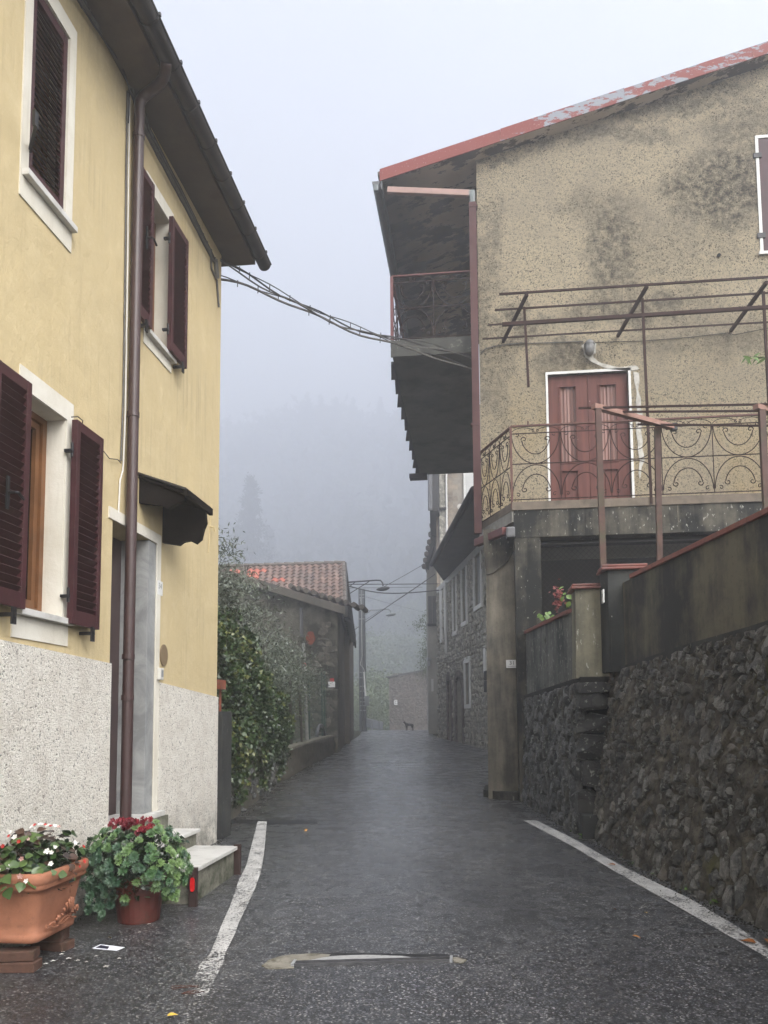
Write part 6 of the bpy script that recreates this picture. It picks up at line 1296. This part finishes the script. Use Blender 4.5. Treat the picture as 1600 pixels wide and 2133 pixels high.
# forest on the hillside : one canopy mass of many crowns
r=np.random.RandomState(12); P=[];rv=[]
N=2600; X=r.uniform(-300,170,N); Y=r.uniform(205,450,N)
k=0
cl2=[]
for x,y in zip(X,Y):
    z=terr(x,y); H=r.uniform(9,17); n=26; t=r.random(n); rad=(1-t)**.7*H*.28*r.uniform(.7,1.2); an=r.random(n)*6.28
    cl2.append(np.stack([x+rad*np.cos(an),y+rad*np.sin(an),z+t*H],1)); rv.append(np.full(n,r.random()))
P=np.concatenate(cl2); leaves('forest',P,4.2,2.8,'forest',None,'wide',rndv=np.concatenate(rv)*.8+.1,kind='stuff')
conifer('spruce_tree',(xY(562,1120,240),240,zY(562,1100,240)-36),36,9.,'shorter spruce faintly visible right of the tall one',None,8)
for i,(u,v) in enumerate(((668,782),(700,792),(735,775),(792,822),(640,800),(818,860))):
    Y=375; x=xY(u,v,Y); zt_=zY(u,v,Y); zb_=terr(x,Y); conifer('ridge_tree',(x,Y,zb_-1),min(26,max(12,zt_-zb_)),7+i%3,'%s tree on the misty ridge line'%{640:'leftmost',668:'second from left',700:'third from left',735:'fourth from left',792:'second from right',818:'lowest and rightmost'}[u],'trees on the misty ridge',90+i,'forest','tree')
# ================================================================== planter, pots and plants
def rrect(x0,x1,y0,y1,r,k=6):
    out=[]
    for cx,cy,a0 in ((x1-r,y1-r,0),(x0+r,y1-r,90),(x0+r,y0+r,180),(x1-r,y0+r,270)):
        for i in range(k): a=math.radians(a0+90*i/(k-1)); out.append((cx+r*math.cos(a),cy+r*math.sin(a)))
    return out
PX0,PX1,PY0,PY1=-2.81,-2.44,4.28,4.84
def loft(prof,box,r,cap=True):
    q=MB(); rings=[]; x0,x1,y0,y1=box
    for ins,z in prof: rings.append([(x,y,z) for x,y in rrect(x0+ins,x1-ins,y0+ins,y1-ins,max(.02,r-ins*.4))])
    n=len(rings[0]); v=[p for rg in rings for p in rg]; f=[(i*n+k,i*n+(k+1)%n,(i+1)*n+(k+1)%n,(i+1)*n+k) for i in range(len(rings)-1) for k in range(n)]
    if cap: f.append(tuple(range(n))[::-1])
    return q.add(v,f)
bz_=.245
pt_=thing('terracotta_planter','large rectangular terracotta planter with shell relief standing on bricks against the white roughcast','planter',((PX0+PX1)/2,(PY0+PY1)/2,bz_))
prof=[(.055,0),(.045,.006),(.042,.03),(.048,.045),(.056,.052),(.050,.10),(.036,.18),(.022,.26),(.014,.292),(.0,.298),(-.012,.312),(-.008,.325),(-.014,.335),(-.022,.352),(-.020,.385),(-.010,.398),(.006,.398),(.014,.385),(.02,.34)]
loft([(a,bz_+z) for a,z in prof],(PX0,PX1,PY0,PY1),.07).build('body',M['terracotta'],pt_,smooth=True)
q=MB(); q.prism([(x,y,bz_+.345) for x,y in rrect(PX0+.02,PX1-.02,PY0+.02,PY1-.02,.05)],(0,0,.005)); q.build('soil',M['soil'],pt_)
# shell relief: fans of small lobes on the street side
def fan(cy,cz,R,n,nm='shell_relief'):
    q=MB()
    for i in range(n):
        a=math.pi*(i+.5)/n; y=cy+R*.62*math.cos(a); z=cz+R*math.sin(a); xx=PX1-.040+.075*(z-bz_)/.3
        q.tube([(xx-.001,cy+R*.15*math.cos(a),cz+R*.2*math.sin(a)),(xx+.007,cy+R*.5*math.cos(a),cz+R*.7*math.sin(a)),(xx+.004,y,z)],.004,5,True,.0085)
    q.build(nm,M['terracotta'],pt_,smooth=True)
fan(4.60,bz_+.10,.105,9); fan(4.50,bz_+.075,.05,6); fan(4.70,bz_+.09,.05,6)
q=MB()
for s_ in (0,1):
    P=[(PX1-.040+.075*(.07+.01*math.sin(t*5))/.3,4.40+.34*t,bz_+.072+.016*math.sin(t*9+s_*2)) for t in np.linspace(0,1,16)]; q.tube(P,.006,5)
q.build('scroll_relief',M['terracotta'],pt_,kind='stuff')
for (x,y,z,rz,lb) in ((-2.61,4.36,.10,.12,'old brick lying flat under the near corner of the planter, bottom of the pair'),(-2.63,4.37,.158,.22,'old brick under the near corner of the planter, top of the pair'),(-2.62,4.76,.10,-.2,'old brick lying flat under the far corner of the planter, below another'),(-2.60,4.75,.158,.05,'small upright brick piece wedged under the far corner of the planter'),(-2.72,4.5,.10,1.4,'mossy brick half hidden in shade beneath the planter')):
    q=MB(); k_=.55 if 'piece' in lb else 1; q.box(-.12*k_,.12*k_,-.058,.058,0,.056 if 'upright' not in lb else .088); m=q.mesh('brick'); bb_=bmesh.new(); bb_.from_mesh(m); bmesh.ops.bevel(bb_,geom=list(bb_.edges),offset=.005,segments=1,affect='EDGES'); bb_.to_mesh(m); bb_.free()
    o=link('brick',m,M['brick'],at=(x,y,z+gz(y)-.1),rot=(0,0,rz)); tag(o,lb,'brick','bricks propping up the planter')
def leafmesh(name,mat,L,Wd,k=5,fold=.25,curl=.2):
    V=[];Fc=[]
    for i in range(k+1):
        t=i/k; w=Wd/2*math.sin(math.pi*min(.98,max(.06,t**.8))) ; z=-curl*L*t*t
        V+=[(t*L,0,z),(t*L,w,z+w*fold),(t*L,-w,z+w*fold)]
    for i in range(k):
        a=i*3; b=a+3; Fc+=[(a,b,b+1,a+1),(a,a+2,b+2,b)]
    m=bpy.data.meshes.new(name); m.from_pydata(V,[],Fc); m.update(); m.polygons.foreach_set('use_smooth',[True]*len(m.polygons)); m.materials.append(M[mat]); return m
def rosette(name,mat,R,n=9,tiers=2,seed=0,Wf=.42,lift=.35):
    V=[];Fc=[]; r=random.Random(seed)
    for t in range(tiers):
        for i in range(n-2*t):
            a=2*math.pi*(i+.5*t)/(n-2*t)+r.uniform(-.1,.1); L=R*(1-.35*t)*r.uniform(.85,1.1); w=L*Wf; up=lift+.5*t
            d=Vector((math.cos(a)*math.cos(up),math.sin(a)*math.cos(up),math.sin(up))); s=Vector((-math.sin(a),math.cos(a),0)); nn=d.cross(s)
            b=len(V); base=Vector((0,0,.004*t))
            V+= [tuple(base),tuple(base+d*L*.65+s*w*.5),tuple(base+d*L),tuple(base+d*L*.65-s*w*.5),tuple(base+d*L*.6-nn*w*.18)]
            Fc+=[(b,b+1,b+4),(b+1,b+2,b+4),(b+2,b+3,b+4),(b+3,b,b+4)]
    m=bpy.data.meshes.new(name); m.from_pydata(V,[],Fc); m.update(); m.materials.append(M[mat]); return m
R_=random.Random(5)
def put(name,meshes,parent,p,out,sc=(.8,1.2)):
    d=Vector(out).normalized(); qd=d.to_track_quat('Z','Y') @ Euler((0,0,R_.uniform(0,6.28))).to_quaternion()
    s=R_.uniform(*sc); link(name,R_.choice(meshes),None,parent,tuple(p),rot=qd.to_euler(),scale=(s,s,s))
bp=thing('begonia_plant','bushy bronze and green leaved begonias with white, pink and red flowers in the planter','plant',(-2.62,4.56,bz_+.35))
lg=[leafmesh('leaf','beg_g',.075,.065),leafmesh('leaf','beg_g',.06,.055)]; lb_=[leafmesh('leaf','beg_b',.065,.058),leafmesh('leaf','beg_b',.05,.046)]
cen=Vector((-2.63,4.56,bz_+.33))
def mound(c,rx,ry,rz,lo=-.15):
    while 1:
        d=Vector((R_.gauss(0,1),R_.gauss(0,1),R_.gauss(0,1))).normalized()
        if d.z>lo: return Vector((c.x+d.x*rx,c.y+d.y*ry,c.z+d.z*rz)),d
for i in range(290):
    p,d=mound(cen,.25,.36,.29,.02); f=R_.uniform(.55,1.0)**.7; p=cen+(p-cen)*f; p.z+=.05*math.sin(p.y*14)*math.cos(p.x*11)
    tilt=Vector((d.x*.6+R_.uniform(-.5,.5),d.y*.6+R_.uniform(-.6,.4),.8+R_.uniform(-.3,.3)))
    green=(math.sin(p.y*9+1)+math.sin(p.x*12)+R_.uniform(-.8,.8))>.35
    put('leaf',lg if green else lb_,bp,p,tilt,(.7,1.15))
fw=[rosette('flower','pet_w',.022,5,1,k,.75,.3) for k in range(2)]; fpk=[rosette('flower','pet_p',.02,5,1,k+4,.7,.3) for k in range(2)]; frd=[rosette('flower','pet_r',.018,5,1,k+7,.75,.4) for k in range(2)]
for i in range(46):
    p,d=mound(cen,.26,.37,.30,.08); m=R_.choice([fw,fpk,fw,frd]); 
    for k in range(1): put('flower',m,bp,p+Vector((R_.uniform(-.015,.015),R_.uniform(-.015,.015),R_.uniform(0,.015))),(d.x,d.y-.7,d.z*.5+.2),(.5,.95))
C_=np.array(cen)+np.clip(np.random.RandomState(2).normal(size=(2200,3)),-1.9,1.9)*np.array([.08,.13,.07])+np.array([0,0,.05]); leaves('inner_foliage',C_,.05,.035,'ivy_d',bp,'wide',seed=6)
for i in range(26):
    p,d=mound(cen,.2,.3,.24,.1); twig(bp,(cen.x+d.x*.05,cen.y+d.y*.1,cen.z-.05),tuple(p),.004,'stem',seed=i,mat='beg_b')
# second pot with rosettes
pc=Vector((-2.36,5.43,gz(5.4))); pp2=thing('plant_pot','round red brown plastic pot on the asphalt between the planter and the steps','pot',tuple(pc))
q=MB(); q.lathe([(0,.0),(.138,.0),(.142,.01),(.175,.27),(.187,.275),(.19,.32),(.18,.325),(.172,.27),(0,.26)],tuple(pc),28); q.build('body',M['plasticpot'],pp2,smooth=False)
q=MB(); q.lathe([(0,.275),(.171,.272)],tuple(pc),20); q.build('soil',M['soil'],pp2)
sp=thing('succulent_plant','large mound of blue green rosette succulents with crimson blooms spilling over its round pot','plant',(pc.x,pc.y,pc.z+.3))
rg=[rosette('rosette','sed_g',.040,13,3,k,.30,.25) for k in range(3)]; rd=[rosette('rosette','sed_d',.042,13,3,k+5,.30,.25) for k in range(3)]; rr3=[rosette('bloom','sed_r',.026,7,3,k+9,.6,.6) for k in range(3)]
c2=Vector((pc.x-.02,pc.y-.02,pc.z+.40))
for i in range(300):
    p,d=mound(c2,.37,.36,.26,-.75)
    if p.z<pc.z+.26 and (d.x>.25 or R_.random()<.45): continue
    p.z+=.025*math.sin(p.x*22)+.02*math.sin(p.y*19); f=R_.uniform(.86,1.03); p=c2+(p-c2)*f
    right=p.x>c2.x+.02 or p.z>c2.z+.12
    put('rosette',rg if (right and R_.random()<.75) else rd,sp,p,(d.x,d.y-.35,d.z+.25),(.75,1.15))
for i in range(34):   # trailing part on the left
    t=R_.random(); p=Vector((pc.x-.20+.10*R_.uniform(-1,1),pc.y-.22+.08*R_.uniform(-1,1),pc.z+.33-.26*t)); put('rosette',rd,sp,p,(R_.uniform(-.4,.4),-1,.3),(.75,1.05))
for i in range(12): p=Vector((pc.x+.20+.12*R_.random(),pc.y-.12+.1*R_.random(),pc.z+.30+R_.uniform(-.14,.06))); put('rosette',rg,sp,p,(.6,-.6,.5),(.6,.95))
for i in range(56): p=Vector((pc.x-.05+max(-.17,min(.16,R_.gauss(0,.085))),pc.y-.03+R_.gauss(0,.06),pc.z+.66+max(-.05,min(.035,R_.gauss(0,.025))))); put('bloom',rr3,sp,p,(R_.uniform(-.6,.6),-.7,.7),(.8,1.3))
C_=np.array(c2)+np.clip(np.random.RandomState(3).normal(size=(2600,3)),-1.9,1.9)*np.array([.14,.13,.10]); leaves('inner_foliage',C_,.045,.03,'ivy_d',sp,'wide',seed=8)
for i in range(24):
    p,d=mound(c2,.33,.32,.24,-.3); twig(sp,(pc.x,pc.y,pc.z+.3),tuple(p),.006,'stem',seed=i+50,mat='sed_d')
k=onG(329,1882); q=MB(); q.lathe([(0,0),(.028,0),(.036,.02),(.038,.05),(.032,.055),(.028,.03),(0,.03)],(k[0],k[1]+.05,k[2]),14); tag(q.build('saucer',M['ink'],smooth=True,at=tuple(k)),'tiny black pot on the ground between the succulent and the steps','pot')
# ---- plants behind the parapet
def bouquet(name,label,cat,u,v,Y,n,mesh,spread,parent_sc=(.8,1.2),extra=None):
    c=Vector(onY(u,v,Y)); t=thing(name,label,cat,(c.x,c.y,c.z-.5)); twig(t,(c.x,c.y,c.z-.5),tuple(c),.012,'stem')
    for i in range(n): p=c+Vector((R_.gauss(0,spread[0]),R_.gauss(0,.06),R_.gauss(0,spread[1]))); d=p-c+Vector((0,-.12,.06)); put(mesh[0].name.split('.')[0],mesh,t,p,d,parent_sc)
    return t
hy=[rosette('bloom','hyd',.028,6,2,3,.6,.5)]; sg=[leafmesh('leaf','sprig',.075,.055),leafmesh('leaf','sprig',.055,.04)]
t=bouquet('dried_hydrangea','dried reddish hydrangea head rising behind the red coping, left of the pale pier','plant',1163,1250,10.3,60,hy,(.035,.075))
t=bouquet('leafy_plant','bright green broad leaves against the left side of the pale pier','plant',1184,1240,9.95,16,sg,(.05,.06))
t=bouquet('leafy_plant','low green leaves peeking over the red coping near the dark column','plant',1136,1283,10.9,12,sg,(.09,.025))
a=onY(1597,745,11.9); sprg=thing('climbing_shoot','single leafy green shoot reaching in from the right edge below the pergola bars','plant',(a[0]+.4,11.9,ZT)); twig(sprg,(a[0]+.45,11.9,ZT),(a[0]+.1,11.9,a[2]),.01,'stem'); b=onY(1548,742,11.9); twig(sprg,tuple(a),tuple(b),.006,'stem')
nl=[leafmesh('leaf','sprig',.14,.035)]
for i in range(12):
    t_=i/11; p=Vector(a).lerp(Vector(b),t_); put('leaf',nl,sprg,p,(R_.uniform(-.6,.2),-.9,R_.uniform(-.2,.9)),(.8,1.2))
# weeds along the right wall foot
wl_=[leafmesh('leaf','sprig',.065,.035),leafmesh('leaf','beg_g',.08,.022)]
for u,v,n,lb in ((1226,1746,26,'bright green weed tuft by the concrete block at the wall foot'),(1199,1733,10,'small weed left of the concrete block'),(1301,1783,10,'thin weed below the first big boulders of the rubble wall'),(1322,1801,14,'dry weed tuft in the middle of the wall foot'),(1375,1826,12,'pale green weed next to the white line halfway along the wall'),(1436,1858,12,'yellowish weed at the wall foot near its dark corner'),(1490,1884,12,'flat weed close to the nearest part of the wall')):
    c=Vector(onG(u,v)); t=thing('weed',lb,'weed',tuple(c),'weeds along the foot of the stone wall')
    for i in range(n): put('leaf',wl_,t,c+Vector((R_.gauss(0,.03),R_.gauss(0,.03),.01+.02*R_.random())),(R_.uniform(-1,1),R_.uniform(-1,1),R_.uniform(.3,1.2)),(.6,1.2))
# litter
o=flat_px('leaflet',[(192,1977),(209,1969),(260,1975),(243,1982)],M['paper'],.006,thick=.002); tag(o,'white printed card lying on the asphalt in front of the planter','paper'); flat_px('printing',[(199,1976),(210,1971),(228,1974),(224,1979)],M['paper_d'],.0072,o,thick=.001)
dl=[leafmesh('fallen_leaf','dryleaf',.07,.035,4,.3,.3),leafmesh('fallen_leaf','yleaf',.05,.03,4,.3,.3)]
for u,v,k,s,lb in ((1282,1806,0,1.1,'brown dry leaf lying on the right white line'),(349,2124,1,1.0,'small yellow leaf at the bottom edge left of centre'),(1574,1970,0,1.3,'reddish leaf on the near end of the right white line'),(1596,1962,0,1.2,'reddish leaf at the right edge beside the wall foot'),(1348,1907,1,.7,'pale tiny leaf on the asphalt right of centre'),(1318,1955,0,.7,'thin brown leaf on the asphalt right of centre'),(1277,1897,0,.6,'dark tiny leaf on the asphalt, left of the pale tiny leaf'),(225,1958,1,.5,'tiny yellowish leaf just behind the white card'),(625,1648,1,1.1,'pale leaf on the road near the ivy'),(640,1730,0,.9,'brown leaf on the road beside the trench strip')):
    c=onG(u,v); oo=link('fallen_leaf',dl[k],None,at=(c[0],c[1],c[2]+.018),rot=(R_.uniform(-.3,.3),R_.uniform(-.3,.3),R_.uniform(0,6.28)),scale=(s,s,s)); tag(oo,lb,'leaf','fallen leaves on the road')
q=MB()
for i in range(16):
    c=onG(R_.uniform(362,412),R_.uniform(2058,2076)); a_=R_.gauss(0.2,.35); L=R_.uniform(.04,.09); q.tube([(c[0]-L*math.cos(a_)/2,c[1]-L*math.sin(a_)/2,c[2]+.012),(c[0]+L*math.cos(a_)/2,c[1]+L*math.sin(a_)/2,c[2]+.014)],.0012,3,False)
tag(q.build('pine_needles',M['rail'],kind='stuff',at=tuple(onG(385,2067))),'small drift of reddish pine needles at the worn end of the white line','pine needles')
pm=rosette('petal','pet_w',.014,3,1,2,.9,.1); V=[];Fc=[]
q=MB()
for u,v in ((128,1990),(143,1999),(162,2003),(110,2004),(180,2006),(131,1985),(248,1999),(310,1927),(220,2016),(95,2010),(156,1978),(70,2014),(200,1994),(290,1944)):
    c=Vector(onG(u,v)); s=R_.uniform(.7,1.3); q.add([c+Vector((x*s,y*s,.008+z*s)) for x,y,z in [tuple(vv.co) for vv in pm.vertices]],[tuple(f.vertices) for f in pm.polygons])
tag(q.build('fallen_petals',M['pet_w'],kind='stuff',at=tuple(onG(143,1999))),'scattered small white petals on the asphalt in front of the planter','petals')
# grit and small debris at the road edges
q=MB(); rg_=random.Random(4); hm_=[hull(900+i,7) for i in range(4)]
def grit(n,f):
    for i in range(n):
        x,y=f(); m=rg_.choice(hm_); s=rg_.uniform(.006,.022); z=gz(y)+.004
        q.add([Vector((x,y,z))+v.co*s for v in m.vertices],[tuple(f_.vertices) for f_ in m.polygons])
grit(700,lambda:((lambda y:(float(np.interp(-y,[-q_ for q_ in bY],bX))-abs(rg_.gauss(0,.07)),y))(rg_.uniform(4,9.2))))
grit(260,lambda:((lambda t:(A0[0]+(A1[0]-A0[0])*t-abs(rg_.gauss(0,.06)),A0[1]+(A1[1]-A0[1])*t))(rg_.random())))
grit(500,lambda:((lambda y:(lx(y)+.03+abs(rg_.gauss(0,.12)),y))(rg_.uniform(9,20))))
grit(260,lambda:(XL+.03+abs(rg_.gauss(0,.05)),rg_.uniform(5,8.6)))
tag(q.build('road_grit',M['gravel'],kind='stuff'),'loose grit and tiny stones gathered along the road edges','grit')
# ================================================================== dog on the crest
Yd=43.2; dc=Vector(onY(852,1520,Yd)); dc.z=gz(Yd)
dg=thing('dog','small dark dog standing on the road crest in the fog, facing left','dog',tuple(dc))
def skin(name,pts,edges,rad,mat,parent,root=0,sub=1):
    m=bpy.data.meshes.new(name); m.from_pydata([tuple(p) for p in pts],edges,[]); o=link(name,m,mat,parent,tuple(WP[parent.name]))
    md=o.modifiers.new('skin','SKIN'); 
    for i,r_ in enumerate(rad): m.skin_vertices[0].data[i].radius=(r_,r_) if not isinstance(r_,tuple) else r_
    m.skin_vertices[0].data[root].use_root=True; s=o.modifiers.new('sub','SUBSURF'); s.levels=s.render_levels=sub; return o
try:
    tm_=bpy.data.meshes.new('x')
    pts=[(.16,0,.33),(.02,0,.33),(-.14,0,.34),(-.20,0,.40),(-.24,0,.47),(-.33,0,.46),
      (-.14,-.06,.28),(-.15,-.06,.15),(-.15,-.06,.02),(-.18,-.06,.01),(-.13,.06,.28),(-.10,.06,.15),(-.11,.06,.02),(-.14,.06,.01),
      (.18,-.06,.27),(.15,-.06,.19),(.21,-.06,.10),(.19,-.06,.02),(.16,-.06,.01),(.19,.06,.27),(.18,.06,.19),(.24,.06,.10),(.23,.06,.02),(.20,.06,.01),(.22,0,.34),(.26,0,.24),(.28,0,.14)]
    ed=[(0,1),(1,2),(2,3),(3,4),(4,5),(2,6),(6,7),(7,8),(8,9),(2,10),(10,11),(11,12),(12,13),(0,14),(14,15),(15,16),(16,17),(17,18),(0,19),(19,20),(20,21),(21,22),(22,23),(0,24),(24,25),(25,26)]
    rad=[.075,.07,.09,.055,.05,.025,.04,.026,.02,.02,.04,.026,.02,.02,.05,.036,.022,.018,.02,.05,.036,.022,.018,.02,.03,.018,.01]
    m=bpy.data.meshes.new('body'); m.from_pydata(pts,ed,[]); o=link('body',m,M['dog_d'],dg,tuple(WP[dg.name])); bpy.context.view_layer.objects.active=o
    md=o.modifiers.new('skin','SKIN')
    if not m.skin_vertices: 
        with bpy.context.temp_override(object=o,active_object=o): bpy.ops.mesh.customdata_skin_add()
    for i,r_ in enumerate(rad): m.skin_vertices[0].data[i].radius=(r_,r_)
    m.skin_vertices[0].data[1].use_root=True; s=o.modifiers.new('sub','SUBSURF'); s.levels=s.render_levels=2
    dgp=bpy.context.evaluated_depsgraph_get(); me=bpy.data.meshes.new_from_object(o.evaluated_get(dgp)); o.modifiers.clear(); o.data=me
    if not me.materials: me.materials.append(M['dog_d'])
except Exception as e: print('dog',e)
for sy in (-1,1):
    q=MB(); b0=Vector((dc.x-.235,dc.y+sy*.03,dc.z+.50)); q.add([b0+Vector((-.015,0,0)),b0+Vector((.025,0,-.005)),b0+Vector((.0,sy*.018,0)),b0+Vector((.012,sy*.01,.06))],[(0,1,3),(1,2,3),(2,0,3),(0,2,1)]); q.build('ear',M['dog_d'],dg)
# ================================================================== fog
q=MB(); q.box(-610,610,-36,610,-6,222)
m=q.mesh('haze'); hz_=link('haze',m,None,kind='stuff')
mt=bpy.data.materials.new('haze_air'); mt.use_nodes=True; nn=mt.node_tree.nodes; nn.clear(); ou=nn.new('ShaderNodeOutputMaterial'); pv=nn.new('ShaderNodeVolumePrincipled')
pv.inputs['Color'].default_value=(.93,.95,1,1); pv.inputs['Density'].default_value=.0074; pv.inputs['Anisotropy'].default_value=.6
mt.node_tree.links.new(pv.outputs[0],ou.inputs['Volume']); m.materials.append(mt)
